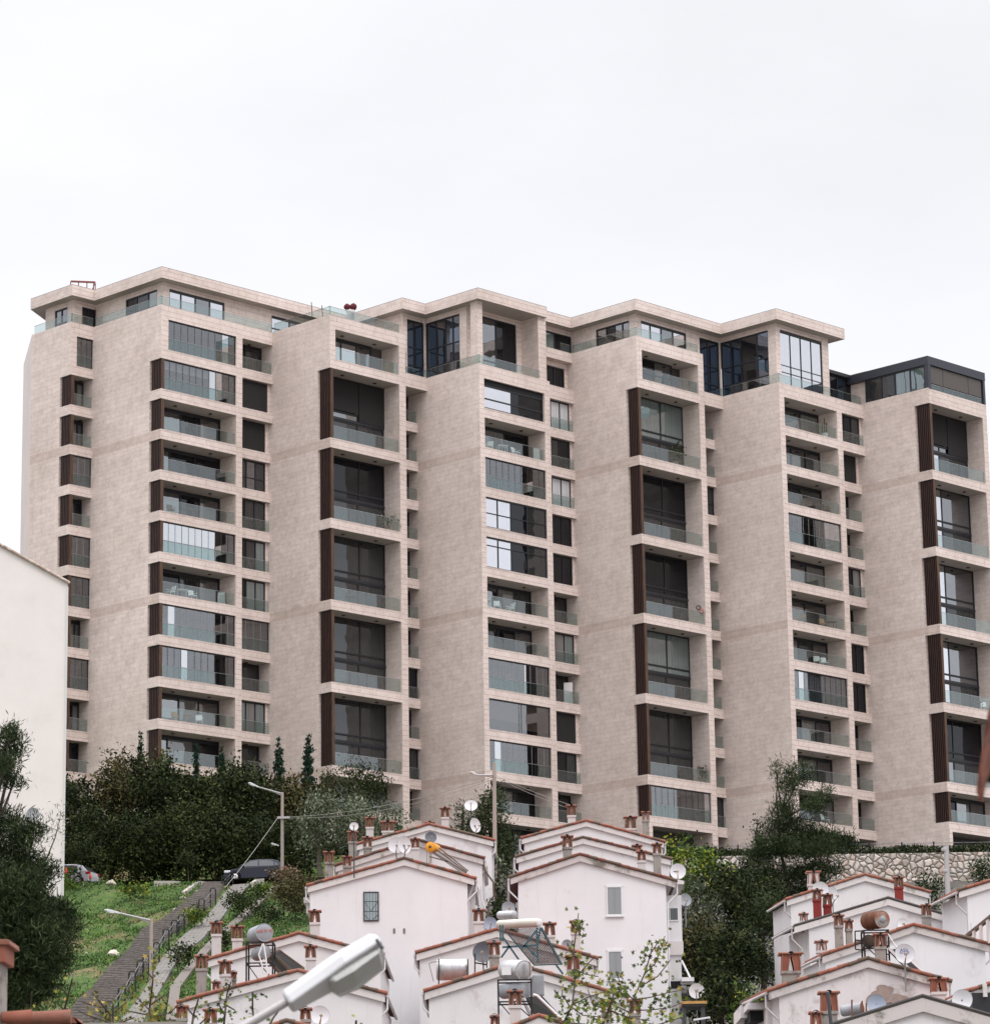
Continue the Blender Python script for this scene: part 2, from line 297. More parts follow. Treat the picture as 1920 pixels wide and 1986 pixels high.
KB = -9                                                   # lowest storey that is built
def main_bay(uf, vs, vo, vr, vp, back, k_top, top_par, kinds, louv, z_bottom, dbl=False, jamb0=True):
    """one front bay. kinds: storeys from the top, each (kind, nlevels)"""
    z = band(k_top) + 0
    st = B(); zb = z_bottom
    # pier at the far side of the opening, full height, reveals back to the window wall
    st.box(uf - back - .15, uf, vr, vp, zb, band(k_top) + 2.42, 0)
    k = k_top
    sl0 = B(); sl0.box(uf - back - .1, uf, vs + .42, vp, band(k) + 2.42 if not top_par == 0 else z, top_par, 0, 1)
    bb(sl0, 'parapet', [M['stone_cladding'], M['soffit_plaster']])
    zt = band(k) + 2.42
    for i, (kind, nl) in enumerate(kinds):
        zf = band(k - (nl - 1))                            # floor of this storey
        ztop = zt
        has_l = louv[i]
        vstart = vs + .2 if has_l else vo
        if not has_l: st.box(uf - back - .1, uf, vs + .42, vo, zf, ztop, 0)
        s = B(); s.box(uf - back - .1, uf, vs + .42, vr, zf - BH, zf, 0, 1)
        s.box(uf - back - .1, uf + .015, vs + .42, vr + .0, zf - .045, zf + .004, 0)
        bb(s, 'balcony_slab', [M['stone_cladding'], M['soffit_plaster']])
        if has_l: louver(uf, vs, zf, ztop, has_l)
        ub = uf - back
        a, b_ = vstart + (.12 if has_l else 0), vr
        if kind.startswith('tall'):
            zm = zf + 2.35
            p_up = {'tall_blind': 'pane_dark', 'tall_dark': 'pane_dim', 'tall': ('pane_mirror', 'pane_grey', 'pane_grey'), 'tall_teal': 'pane_teal', 'tall_mix': ('pane_mirror', 'pane_dark', 'pane_dim')}[kind]
            window(ub, a, b_, zm, ztop, (.2, .62) if vs < 205 else (.45,), (.17, .0), p_up, 'tall_window', fw=.075)
            f = B(); f.box(ub - .02, ub + .10, a, b_, zm - .16, zm + .02); f.box(ub - .02, ub + .055, a, b_, zm + .45, zm + .49); bb(f, 'transom', M['dark_frame'])
            window(ub, a, b_, zf, zm - .16, (.2, .6) if vs < 205 else (.45,), (), ('pane_mirror' if kind in ('tall', 'tall_mix', 'tall_blind') else 'pane_dark', 'pane_grey', 'pane_grey'), 'tall_window', fw=.12)
            if kind == 'tall_blind':
                f = B(); f.box(ub + .12, ub + .135, a + .02, a + (b_ - a) * .6, zm + .62, ztop - .02); f.box(ub + .12, ub + .135, a + (b_ - a) * .61, b_ - .03, zm + .02, ztop - .02); bb(f, 'roller_blind', M['fabric_blind'])
        else:
            pk = {'open': ('pane_dark', 'pane_dark', 'pane_dim'), 'open2': ('pane_dark', 'pane_dim', 'pane_grey'), 'glazed': ('pane_dark', 'pane_dark', 'pane_dim'), 'glazed_blind': ('pane_dark', 'pane_grey', 'pane_dim'),
                  'glazed_white': ('pane_dark',), 'open_curtain': ('pane_grey', 'pane_dark', 'pane_curtain'), 'framed': ('pane_dark', 'pane_grey', 'pane_dim'), 'beige': ('pane_dim',), 'top': ('pane_dark',), 'mirror': ('pane_dim',), 'topblind': ('pane_grey',)}[kind]
            r3 = random.Random(i * 17 + int(vs)); alt = ['pane_dark', 'pane_dim', 'pane_grey', 'pane_dim', 'pane_curtain', 'pane_dark']
            if kind in ('open', 'open2', 'glazed'): pk = ('pane_dark', r3.choice(alt), r3.choice(alt))
            sp = r3.choice([(.22, .6), (.2, .45, .72), (.3, .65)]) if kind != 'top' else (.15, .36, .58, .86)
            if kind == 'top': window(ub + .1, a, a + (b_ - a) * .8, zf, ztop, (.12, .4, .7), (), ('pane_mirror', 'pane_mirror', 'pane_mirror', 'pane_dark'), 'window', head=.3)
            elif kind == 'topblind': window(ub + .3, a, a + (b_ - a) * .78, zf, ztop, (.25, .6), (.5,), ('pane_dark', 'pane_dim'), 'window')
            else: window(ub, a, b_, zf, ztop, sp, (), pk, 'window', head=.28, fw=.11)
        if kind.startswith('glazed'):
            screen(uf, a, vr, zf, ztop, max(3, round((vr - a) / .69)), light=kind == 'glazed' and i % 2, blind=8 if kind == 'glazed_blind' else 0, solid=8 if kind == 'glazed_white' and vs < 170 else 0)
        if kind == 'glazed_white' and vs > 170:
            c = B()
            for j in range(13):
                aa = a + (vr - a) * j / 13; c.box(uf - .34, uf - .30 - .02 * (j % 2), aa + .02, aa + (vr - a) / 13 - .02, zf, ztop - .1)
            bb(c, 'curtain', M['curtain_white'])
        if kind == 'framed':
            window(uf - .12, a, vr, zf, ztop, (.2, .42, .68), (.47, .98) if i % 2 else (.72,), ('pane_mirror', 'pane_mirror', 'pane_dim', 'pane_grey'), 'window', fw=.07)
        if kind == 'mirror':
            window(uf - .25, a, vr, zf + .05, ztop - .45, (.48,), (.42,), ('pane_mirror', 'pane_dim'), 'window', fw=.1)
            f = B(); f.box(uf - .3, uf - .2, a, vr, ztop - .46, ztop); bb(f, 'roller_blind', M['void_dark'])
        if kind == 'beige':
            f = B(); mid = a + (vr - a) * .54; f.box(uf - .2, uf - .18, a + .03, mid - .04, zf + .85, ztop - .05, 0); f.box(uf - .2, uf - .18, mid + .04, vr - .03, zf + .35, ztop - .05, 0)
            f.box(uf - .23, uf - .15, mid - .035, mid + .035, zf, ztop, 1); bb(f, 'roller_blind', [M['beige_blind'], M['dark_frame']])
            screen(uf, a, vr, zf, ztop, 2)
        if not kind in ('framed', 'mirror', 'beige'):
            rail(uf, vstart + .05, vr - .04, zf, 1.02 if kind.startswith('tall') else .95)
        if not kind.startswith(('glazed', 'framed', 'mirror', 'beige')): lights(uf, vs + .5, vr, ztop)
        k -= nl; zt = zf - BH
    bb(st, 'stone_pier', [M['stone_cladding']])
def side_bay(uf, va, vb, back, k_top, kinds, top_par, flush=.0, recess=False, drop=0):
    k = k_top; zt = band(k) + 2.42
    s = B(); up = uf - .003 if not recess else recess - .02
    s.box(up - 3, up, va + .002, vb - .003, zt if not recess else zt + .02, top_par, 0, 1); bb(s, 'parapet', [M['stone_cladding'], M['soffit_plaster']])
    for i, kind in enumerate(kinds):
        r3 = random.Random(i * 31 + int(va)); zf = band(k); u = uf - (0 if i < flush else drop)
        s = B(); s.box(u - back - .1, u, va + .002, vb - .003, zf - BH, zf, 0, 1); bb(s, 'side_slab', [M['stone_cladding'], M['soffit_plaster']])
        if kind == 'open':
            window(u - back, va + .02, vb - .02, zf, zt, (.45,), (), ('pane_dim', 'pane_grey'), 'side_window', fw=.12); rail(u, va + .02, vb - .05, zf, .95, 'side_railing', step=2); 
            if not recess: lights(u, va, vb, zt, 1)
        elif kind == 'blind':
            f = B(); f.box(u - .33, u - .31, va + .04, vb - .32, zf + .12, zt - .04); bb(f, 'side_blind', M['fabric_blind']); window(u - .5, va + .02, vb - .28, zf, zt, (.5,), (), 'pane_dim', 'side_window')
            j = B(); j.box(u - .6, u - .28, vb - .28, vb - .004, zf, zt); bb(j, 'jamb', M['stone_cladding'])
        elif kind in ('win', 'win_grid', 'win_curtain', 'win_dark', 'win_teal', 'win_rail'):
            pn = {'win': tuple(r3.choice(('pane_dim', 'pane_dark', 'pane_grey', 'pane_curtain')) for _ in range(3)), 'win_grid': ('pane_grey', 'pane_dark'), 'win_curtain': ('pane_white',), 'win_dark': ('pane_dim',), 'win_teal': ('pane_teal', 'pane_curtain'), 'win_rail': tuple(r3.choice(('pane_dim', 'pane_grey', 'pane_teal', 'pane_dim')) for _ in range(3))}[kind]
            e = .0 if recess else .26
            window(u - .38, va + .02, vb - e, zf, zt, (.33, .66) if kind != 'win' else (.28, .62), (.42,) if kind == 'win_grid' else (), pn, 'side_window', fw=.08)
            if e:
                j = B(); j.box(u - back - .6, u - .3, vb - e, vb - .004, zf, zt); bb(j, 'jamb', M['stone_cladding'])
            if kind in ('win_rail', 'win_curtain', 'win_teal', 'win'): rail(u, va + .02, vb - .05, zf, .9, 'side_railing', step=2)
        elif kind == 'glazed':
            window(u - back, va + .02, vb - .02, zf, zt, (.4,), (), ('pane_dim', 'pane_curtain'), 'side_window'); screen(u, va + .02, vb - .1, zf, zt, 4, light=i % 2); rail(u, va + .02, vb - .05, zf, .95, 'side_railing', step=2)
        k -= 1; zt = zf - BH
def flank(uin, uf, vs, top, bottom, lou, zl=()):
    """blank stone flank wall facing -v; zl = (z0, z1) notches where the corner is cut for a louver screen"""
    g = B(); L = lou
    if not zl: g.box(uin, uf, vs, vs + .42, bottom, top)
    else:
        g.box(uin, uf - L, vs, vs + .42, bottom, top)
        zz = bottom
        for a, b_ in sorted(zl):
            if a > zz: g.box(uf - L, uf, vs, vs + .42, zz, a, 0, 1)
            zz = max(zz, b_)
        if top > zz: g.box(uf - L, uf, vs, vs + .42, zz, top, 0, 1)
    return bb(g, 'flank_wall', [M['stone_cladding'], M['soffit_plaster']])
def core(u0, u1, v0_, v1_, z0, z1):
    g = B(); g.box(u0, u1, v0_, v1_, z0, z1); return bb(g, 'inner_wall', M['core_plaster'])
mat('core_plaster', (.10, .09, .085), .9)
PT = 74.24; PL = 71.08; ZB = 31.0
def notches(k0, seq):
    """k0 = storey index of the first notched storey; seq = levels each"""
    out_ = []; k = k0; zt = band(k) + 2.42
    for nl in seq:
        zf = band(k - nl + 1); out_.append((zf, zt)); k -= nl; zt = zf - BH
    return out_
# --- bay 0 (narrow, far left)
flank(-201.34, U0, V0, PT, 31, 1.35, notches(1, [1] * 11))
main_bay(U0, V0, V0 + .55, V1 - .02, V1 - .01, 1.25, 2, PT, [(k, 1) for k in ('glazed', 'open2', 'open2', 'glazed', 'open2', 'glazed', 'glazed', 'open2', 'glazed', 'open2', 'open2')], [0] + [1.35] * 10, 31)
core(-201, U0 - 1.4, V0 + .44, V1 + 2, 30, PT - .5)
# --- bay 1
flank(U0 - 3, U1, V1, PT, 31, 1.35, notches(1, [1] * 11))
main_bay(U1, V1, 155.54, 162.43, 163.06, 1.95, 2, PT, [(k, 1) for k in ('glazed', 'glazed_blind', 'open', 'open', 'open', 'glazed_white', 'open', 'glazed', 'glazed', 'open', 'open')], [0] + [1.35] * 10, 31)
side_bay(U1, 163.06, V2, 1.35, 2, ('open', 'blind', 'blind', 'win_grid', 'win', 'win_rail', 'win_rail', 'glazed', 'open', 'win_teal', 'open'), PT, flush=2, drop=.27)
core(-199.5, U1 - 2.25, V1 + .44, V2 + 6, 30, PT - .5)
# --- bay 2 (double-height balconies)
flank(U1 - 3, U2, V2, PT, 33, 1.42, notches(1, [2] * 5 + [1]))
main_bay(U2, V2, 166.8, 173.65, 174.36, 1.85, 2, PT, [('top', 1), ('tall_blind', 2), ('tall_dark', 2), ('tall', 2), ('tall', 2), ('tall', 2), ('open', 1)], [0] + [1.42] * 6, 33)
side_bay(-182.45, 174.36, V3, 1.1, 1, ('open', 'open', 'open', 'open', 'open', 'open', 'open', 'win_rail', 'open', 'win_rail', 'open'), PL, recess=U2)
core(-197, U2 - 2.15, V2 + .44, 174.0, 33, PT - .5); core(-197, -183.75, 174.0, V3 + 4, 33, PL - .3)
# --- bay 3
flank(U2 - 3.5, U3, V3, PL, 31, 0)
main_bay(U3, V3, 177.3, 184.16, 184.78, 1.95, 1, PL, [(k, 1) for k in ('mirror', 'open', 'glazed', 'framed', 'framed', 'open_curtain', 'open2', 'glazed', 'beige', 'glazed', 'open', 'open')], [0] * 12, 32)
side_bay(-176.05, 184.78, V4, 1.3, 1, ('win_curtain', 'win', 'win_curtain', 'win_dark', 'win_dark', 'open', 'win_teal', 'open', 'blind', 'win_rail', 'open', 'open'), PL)
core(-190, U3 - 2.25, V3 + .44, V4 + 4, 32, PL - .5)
# --- bay 4
flank(U3 - 3.5, U4, V4, PT, 31, 1.25, notches(1, [2] * 4 + [2, 1]))
main_bay(U4, V4, 188.87, 195.7, 196.36, 1.88, 2, PT, [('topblind', 1), ('tall_teal', 2), ('tall_dark', 2), ('tall_dark', 2), ('tall_teal', 2), ('tall', 2), ('glazed', 1)], [0] + [1.25] * 6, 33.2)
side_bay(-170.07, 196.36, V5, 1.1, 1, ('open', 'open', 'win_grid', 'open', 'open', 'open', 'open', 'open', 'open', 'open', 'win_rail'), PL, recess=U4)
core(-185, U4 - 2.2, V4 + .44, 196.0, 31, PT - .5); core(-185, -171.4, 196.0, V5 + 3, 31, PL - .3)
# --- bay 5
flank(U4 - 3.5, U5, V5, PL, 31, 0)
main_bay(U5, V5, 199.31, 206.04, 206.7, 1.98, 1, PL, [(k, 1) for k in ('open', 'open2', 'open', 'glazed', 'open2', 'open', 'open2', 'glazed_white', 'open', 'open', 'open')], [0] * 11, 34.4)
side_bay(U5, 206.7, V6, 1.5, 1, ('win_curtain' if 0 else 'win', 'blind', 'open', 'open', 'win', 'open', 'win_dark', 'win_dark', 'open', 'open', 'open'), PL, flush=1, drop=.5)
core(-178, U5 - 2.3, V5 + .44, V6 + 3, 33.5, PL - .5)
# --- bay 6
flank(U5 - 3.5, U6, V6, 71.25, 30, 1.5, notches(1, [2] * 5 + [1]))
main_bay(U6, V6, 210.2, 216.89, 217.45, 1.8, 1, 71.18, [('tall_blind', 2), ('tall_mix', 2), ('tall_mix', 2), ('tall_mix', 2), ('tall_dark', 2), ('open', 1)], [1.5] * 6, 30)
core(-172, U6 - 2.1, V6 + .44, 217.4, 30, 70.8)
# far-left return wall, receding
g = B(); P0 = (-201.34, V0, 0); dw = .5
far = on(38.4, 712.8, V=162.5)
pA, pB = Vector((-201.34, V0, 31)), Vector((-201.34 - 7.4, V0 + 4.8, 31))
n_ = Vector((.55, .83, 0)) * .4
g.prism([pA, pB, (pB[0], pB[1], 74.3), (pA[0], pA[1], 74.3)], n_); var('stone_pale', (.56, .50, .48), (.62, .55, .53), .4)
bb(g, 'return_wall', M['stone_pale'])
# ---------------------------------------------------------------- penthouses under the long zigzag roof
PD = .85; ZR = 76.41; ZRT = 77.27
roof_pts = [(-201.6, V0), (U0, V0), (U0, V1), (U1, V1), (U1, 174.22), (-181.42, 174.22), (-181.42, V3), (U3, V3), (U3, 184.66), (-176.17, 184.66), (-176.17, V4), (U4, V4), (U4, V5), (U5, V5), (U5, 207.52), (-176, 207.52), (-176, 198), (-190, 198), (-203, 178), (-206, 160)]
g = B(); g.prism([(a, b_, ZR) for a, b_ in roof_pts], (0, 0, ZRT - ZR), 0)
g.f[-len(roof_pts) - 2].reverse; g.m[-len(roof_pts) - 2] = 1
g2 = B(); g2.prism([(a, b_, ZRT) for a, b_ in roof_pts], (0, 0, .035), 0)
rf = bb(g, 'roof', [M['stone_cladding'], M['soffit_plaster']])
bb(g2, 'coping', M['dark_coping'] if 'dark_coping' in M else mat('dark_coping', (.12, .11, .11), .6), rf)
pw = B()
def wallu(u, a, b_, z0=70.9, z1=ZR, t=.35): pw.box(u - t, u, a, b_, z0, z1)      # faces +u
def wallv(v, a, b_, z0=70.9, z1=ZR, t=.35): pw.box(a, b_, v, v + t, z0, z1)      # faces -v
T = 76.0
def heads(u=None, v=None, a=0, b_=0): pw.box(u - .33, u - .02, a, b_, T, ZR) if u is not None else pw.box(a, b_, v + .02, v + .33, T, ZR)
# bay 0
wallv(V0 + PD, -200.74, -199.56, 73.2); heads(v=V0 + PD, a=-199.56, b_=-197.95); wallv(V0 + PD, -197.95, U0 - PD, 73.2); wallu(U0 - PD, V0 + PD + .35, 154.29, 73.2); heads(u=U0 - PD, a=154.29, b_=V1 + PD)
window(V0 + PD + .1, -199.56, -197.95, 73.4, T, (.5,), (.55,), 'pane_dark', 'penthouse_window', face='v')
window(U0 - PD - .1, 154.29, V1 + PD, 73.4, T, (.5,), (), 'pane_dim', 'penthouse_window')
# bay 1
wallv(V1 + PD, U0 - PD, -193.43, 73.2); heads(v=V1 + PD, a=-193.43, b_=-189.57); wallv(V1 + PD, -189.57, U1 - PD, 73.2)
window(V1 + PD + .1, -193.43, -189.57, 73.4, T, (.33, .7), (.5,), ('pane_dim', 'pane_grey', 'pane_dark'), 'penthouse_window', face='v')
wallu(U1 - PD, V1 + PD + .35, 156.3, 73.2); heads(u=U1 - PD, a=156.3, b_=161.94); wallu(U1 - PD, 161.94, 166.85, 73.2); heads(u=U1 - PD, a=166.85, b_=172.5); wallu(U1 - PD, 172.5, 175.05, 73.2)
window(U1 - PD - .1, 156.3, 161.94, 73.4, T, (.22, .48, .74), (), ('pane_mirror', 'pane_mirror', 'pane_dark', 'pane_mirror'), 'penthouse_window', head=.2)
window(U1 - PD - .1, 166.85, 172.5, 73.4, T, (.35, .7), (.6,), ('pane_mirror', 'pane_dark'), 'penthouse_window', head=.2)
# bay 2/3, two-storey glass corner
wallv(175.05, U1 - PD, -182.3, 73.2); wallu(-182.3, 175.4, 175.55); heads(u=-182.3, a=175.55, b_=177.6)
window(-182.4, 175.55, 177.42, 70.95, T, (.45,), (.25, .55), 'pane_blue', 'penthouse_window')
pw.box(-182.42, -182.25, 177.42, 177.6, 70.9, ZR)
heads(v=177.6, a=-182.25, b_=-178.4)
window(177.7, -182.25, -178.4, 70.95, T, (.28, .56, .78), (.25, .55), ('pane_blue', 'pane_dark', 'pane_blue'), 'penthouse_window', face='v')
wallv(177.6, -178.4, -177.6, 70.9, ZR, .8); pw.box(-176.67, -175.93, 177.11, 177.71, 70.9, ZR)
heads(u=-177.63, a=178.41, b_=183.6); window(-177.75, 178.2, 183.3, 70.95, T, (.2, .56), (.28,), ('pane_mirror', 'pane_dark', 'pane_dim'), 'penthouse_window'); wallu(-177.6, 183.3, 183.87, 70.9)
pw.box(-177.95, -175.73, 183.87, 184.78, PL + .0, ZR)
# link between bay 3 and bay 4
heads(u=-177.0, a=184.78, b_=V4 + PD); window(-177.1, 184.78, V4 + PD, 74.2, T, (.22, .56), (), ('pane_dim', 'pane_teal', 'pane_dim'), 'penthouse_window')
pw.box(-178, -176.16, 184.79, V4 - .003, 73.42, 74.24); wallu(-176.75, 184.79, 185.1, 71.1, 73.42); wallu(-176.75, 187.95, V4 - .003, 71.1, 73.42); pw.box(-177.0, -176.75, 185.1, 187.95, 72.97, 73.42)
window(-176.85, 185.1, 187.95, 71.1, 72.97, (.3, .6), (), 'pane_dim', 'penthouse_window')
# bay 4
wallv(V4 + PD, -177.0, -174.21, 73.2); heads(v=V4 + PD, a=-174.21, b_=-170.56); wallv(V4 + PD, -170.56, U4 - PD, 73.2)
window(V4 + PD + .1, -174.21, -170.56, 73.4, T, (.3, .55, .78), (), ('pane_dark', 'pane_dim', 'pane_dark'), 'penthouse_window', face='v')
wallu(U4 - PD, V4 + PD + .35, 189.8, 73.2); heads(u=U4 - PD, a=189.8, b_=195.32); wallu(U4 - PD, 195.32, 196.95, 73.2)
window(U4 - PD - .1, 189.8, 195.32, 73.4, T, (.22, .46, .72), (), ('pane_mirror', 'pane_mirror', 'pane_dark', 'pane_mirror'), 'penthouse_window', head=.2)
# bay 5, two-storey glass corner
heads(u=U4 - PD, a=196.95, b_=V5 + PD); window(-170.01, 196.95, 199.4, 70.95, T, (.45,), (.25, .55), 'pane_blue', 'penthouse_window'); pw.box(-170.05, -169.88, 199.4, 199.55, 70.9, ZR)
heads(v=V5 + PD, a=-169.88, b_=-164.77); window(V5 + PD + .1, -169.88, -164.77, 70.95, T, (.2, .42, .75), (.25, .55), ('pane_blue', 'pane_blue', 'pane_dim', 'pane_blue'), 'penthouse_window', face='v')
wallv(V5 + PD, -164.77, U5 - PD); wallu(U5 - PD, V5 + PD + .35, 200.12); heads(u=U5 - PD, a=200.12, b_=205.5)
window(U5 - PD - .1, 200.12, 205.5, 70.95, T - .1, (.25, .5, .75), (.3, .42), 'pane_mirror', 'penthouse_window', fw=.045, head=.15)
wallu(U5 - PD, 205.5, 206.35); pw.box(-175, U5 - PD - .36, 205.9, 206.25, 70.9, ZR)
# low dark conservatory right of bay 5, and the metal-clad penthouse on bay 6
window(-164.7, 206.36, 210.2, 70.95, 73.7, (.25, .5, .75), (), ('pane_dim', 'pane_dim', 'pane_blue'), 'penthouse_window')
g = B(); g.box(-168, -164.35, 206.36, 210.3, 73.7, 73.95); g.box(-168, -164.5, 206.36, 210.3, 73.95, 74.05); bb(g, 'conservatory_roof', M['dark_frame'])
pw.box(-165.5, -163.0, 210.1, 210.5, 70.9, 74.15); pw.box(-170, -168.6, 208.2, 209.3, 73.7, 76.2); pw.box(-169.4, -167.9, 209.6, 210.4, 73, 75.1); pw.box(-170.5, -167.5, 210.4, 212.4, 73, 74.7)
mat('metal_cladding', (.045, .048, .062), .45, .3)
g = B(); g.box(-170, -156.27, 209.62, 217.45, 73.25, 73.95); g.box(-156.62, -156.29, 209.64, 210.0, 71.19, 73.25); g.box(-156.55, -156.3, 217.15, 217.43, 71.19, 73.25); ro = bb(g, 'metal_roof', M['metal_cladding'])
window(209.75, -162.9, -156.65, 71.2, 73.25, (.27, .5, .75), (), ('pane_grey', 'pane_grey', 'pane_teal', 'pane_teal'), 'penthouse_window', face='v', fw=.11)
window(-156.5, 210.0, 217.15, 71.2, 73.25, (.24, .7), (), 'pane_grey', 'penthouse_window', fw=.05)
g = B(); 
for a, b_ in ((210.05, 211.75), (211.8, 215.2), (215.25, 217.0)): g.box(-156.43, -156.415, a, b_, 71.75, 73.2)
bb(g, 'roller_blind', M['fabric_blind_light'])
g = B(); g.box(-168, -160, 217.0, 217.4, 71, 73.25); bb(g, 'end_wall', M['metal_cladding'])
bb(pw, 'penthouse_wall', M['stone_cladding'])
# glass railings on the parapets
def prail(pts, z, h=.72):
    for (a0, b0), (a1, b1) in zip(pts[:-1], pts[1:]):
        if a0 == a1: rail(a0, min(b0, b1), max(b0, b1), z, h, 'parapet_railing')
        else: rail(b0, min(a0, a1), max(a0, a1), z, h, 'parapet_railing', face='v')
prail([(-201.2, V0), (U0, V0), (U0, V1), (U1, V1), (U1, V2), (U2, V2), (U2, 173.8)], PT - .02)
rail(-182.0, 174.7, V3 - .1, PL + .1, .7, 'parapet_railing')
prail([(-181.9, V3), (U3, V3), (U3, 183.8)], PL)
rail(-176.16, 187.0, V4 - .1, 74.22, .7, 'parapet_railing'); prail([(-176.2, V4), (U4, V4), (U4, 195.9)], PT - .02)
prail([(-169.9, V5), (U5, V5), (U5, V6 - .1)], PL)
rail(U6 + .02, 210.0, 217.0, 71.15, .5, 'parapet_railing')
# ================================================================ terrain
_yy = np.array([-60, 15, 40, 60, 80, 100, 125, 150, 155, 170, 185, 200, 207, 213.5, 222, 232, 238.9, 240.6, 250, 262, 420, 900, 3000])
_zz = np.array([-4, -3.5, -1.5, .8, 3, 5.4, 8.6, 11.7, 12.7, 16, 19.4, 22.7, 24.4, 25.92, 26.1, 27.6, 28.6, 30.6, 32.6, 33.4, 34, 30, 0])
def gz(X, Y):
    X = np.asarray(X, float); Y = np.asarray(Y, float)
    z = np.interp(Y, _yy, _zz)
    side = np.clip((X - (-2)) / 14, 0, 1) * np.clip((Y - 120) / 30, 0, 1) * np.clip((238.9 - Y) / 3, 0, 1)
    z = z - 2.2 * side
    lump = .35 * np.sin(X * .5 + 1) * np.sin(Y * .31) + .25 * np.sin(X * .9 + Y * .45) + .15 * np.sin(X * 1.9 - Y * 1.3)
    k = np.clip((238 - Y) / 6, 0, 1) * np.clip((X + 60) / 5, 0, 1) * np.clip(1 - np.abs(Y - 216) / 3, 0, 1)
    flat = 1 - np.clip(1 - np.abs(Y - 217.5) / 7, 0, 1)
    lx = np.clip((-X - 23.5) / 6, 0, 1) * np.clip((Y - 150) / 30, 0, 1) * np.clip((212 - Y) / 4, 0, 1)
    return z + (lump * np.clip((Y - 30) / 30, 0, 1) * np.clip((240 - Y) / 10, 0, 1)) * flat * np.clip((-X - 16.5) / 4, .15, 1) + .5 * lx
def ghit(px, py):
    d = ray(px, py); Ys = np.linspace(60, 236, 900); P = d[None, :] * (Ys / d[1])[:, None]
    dz = P[:, 2] - gz(P[:, 0], P[:, 1]); i = np.argmax(dz < 0)
    if not (dz < 0).any(): q = at(px, py, 212.5); return Vector((q.x, q.y, gzf(q.x, q.y)))
    return Vector(P[i])
def gzf(x, y): return float(gz(x, y))
xs = np.concatenate([np.linspace(-1500, -90, 18), np.linspace(-80, 80, 150), np.linspace(90, 1500, 18)])
ys = np.concatenate([np.linspace(-200, 20, 8), np.linspace(30, 120, 30), np.linspace(121.5, 238, 85), np.array([238.95, 240.6]), np.linspace(243, 300, 12), np.linspace(340, 3000, 16)])
XX, YY = np.meshgrid(xs, ys); ZZ = gz(XX, YY); nx = len(xs)
me = bpy.data.meshes.new('ground'); me.from_pydata(np.stack([XX.ravel(), YY.ravel(), ZZ.ravel()], 1).tolist(), [], [(j * nx + i, j * nx + i + 1, (j + 1) * nx + i + 1, (j + 1) * nx + i) for j in range(len(ys) - 1) for i in range(nx - 1)])
for p in me.polygons: p.use_smooth = True
m = mat('ground_grass', (.05, .08, .02), .95); v = coords(m)
f1 = noise(m, v, .22, 7, .65); f2 = noise(m, v, 1.7, 8, .7)
c1 = cramp(m, f2, [(.25, (.025, .052, .009)), (.5, (.055, .105, .018)), (.72, (.10, .15, .03))]); c2 = cramp(m, f2, [(.3, (.09, .065, .03)), (.6, (.17, .14, .06)), (.8, (.3, .24, .17))])
gcol = mix(m, cramp(m, f1, [(.50, (0, 0, 0)), (.60, (1, 1, 1))]), c1, c2)
n_, l_, b_ = nodes(m); sx = n_.new('ShaderNodeSeparateXYZ'); l_.new(v, sx.inputs[0])
def band_(sock, a, b, c, d):
    r1 = n_.new('ShaderNodeMapRange'); r1.inputs[1].default_value = a; r1.inputs[2].default_value = b; l_.new(sock, r1.inputs[0]); r2 = n_.new('ShaderNodeMapRange'); r2.inputs[1].default_value = c; r2.inputs[2].default_value = d; r2.inputs[3].default_value = 1; r2.inputs[4].default_value = 0; l_.new(sock, r2.inputs[0])
    k = n_.new('ShaderNodeMath'); k.operation = 'MULTIPLY'; l_.new(r1.outputs[0], k.inputs[0]); l_.new(r2.outputs[0], k.inputs[1]); return k.outputs[0]
k = n_.new('ShaderNodeMath'); k.operation = 'MULTIPLY'; l_.new(band_(sx.outputs[0], -60, -55, -12, -6), k.inputs[0]); l_.new(band_(sx.outputs[1], 130, 142, 252, 256), k.inputs[1])
soil = cramp(m, f2, [(.3, (.075, .068, .058)), (.6, (.14, .13, .115)), (.8, (.22, .20, .18))])
setc(m, mix(m, k.outputs[0], soil, gcol)); bump(m, f2, .6, .25)
me.materials.append(m); o = bpy.data.objects.new('ground', me); COL.objects.link(o); tag(o, kind='structure')

def fast_mesh(name, V, F, mats, mi, parent=None):
    """V (n,3), F (m,4) numpy"""
    me = bpy.data.meshes.new(name); me.vertices.add(len(V)); me.vertices.foreach_set('co', V.astype(np.float32).ravel())
    k = F.shape[1]; me.loops.add(F.size); me.loops.foreach_set('vertex_index', F.astype(np.int32).ravel()); me.polygons.add(len(F))
    me.polygons.foreach_set('loop_start', np.arange(0, F.size, k, dtype=np.int32)); me.polygons.foreach_set('loop_total', np.full(len(F), k, np.int32))
    for x in mats: me.materials.append(x)
    me.polygons.foreach_set('material_index', mi.astype(np.int32)); me.update(); me.validate()
    o = bpy.data.objects.new(name, me); COL.objects.link(o)
    if parent: o.parent = parent
    return o
def leafset(P, size, aspect=.5, up=.3, droop=0):
    """one bent leaf/leaf-spray quad per point"""
    n = len(P); a = rng.normal(size=(n, 3)); a[:, 2] += up; a /= np.linalg.norm(a, axis=1)[:, None]
    b = np.cross(a, rng.normal(size=(n, 3))); b /= np.linalg.norm(b, axis=1)[:, None]
    s = size * rng.uniform(.6, 1.35, n)[:, None]
    V = np.stack([P, P + a * s * .55 + b * s * aspect * .5, P + a * s, P + a * s * .5 - b * s * aspect * .5], 1).reshape(-1, 3)
    return V, np.arange(n * 4).reshape(n, 4)
LEAF = {}
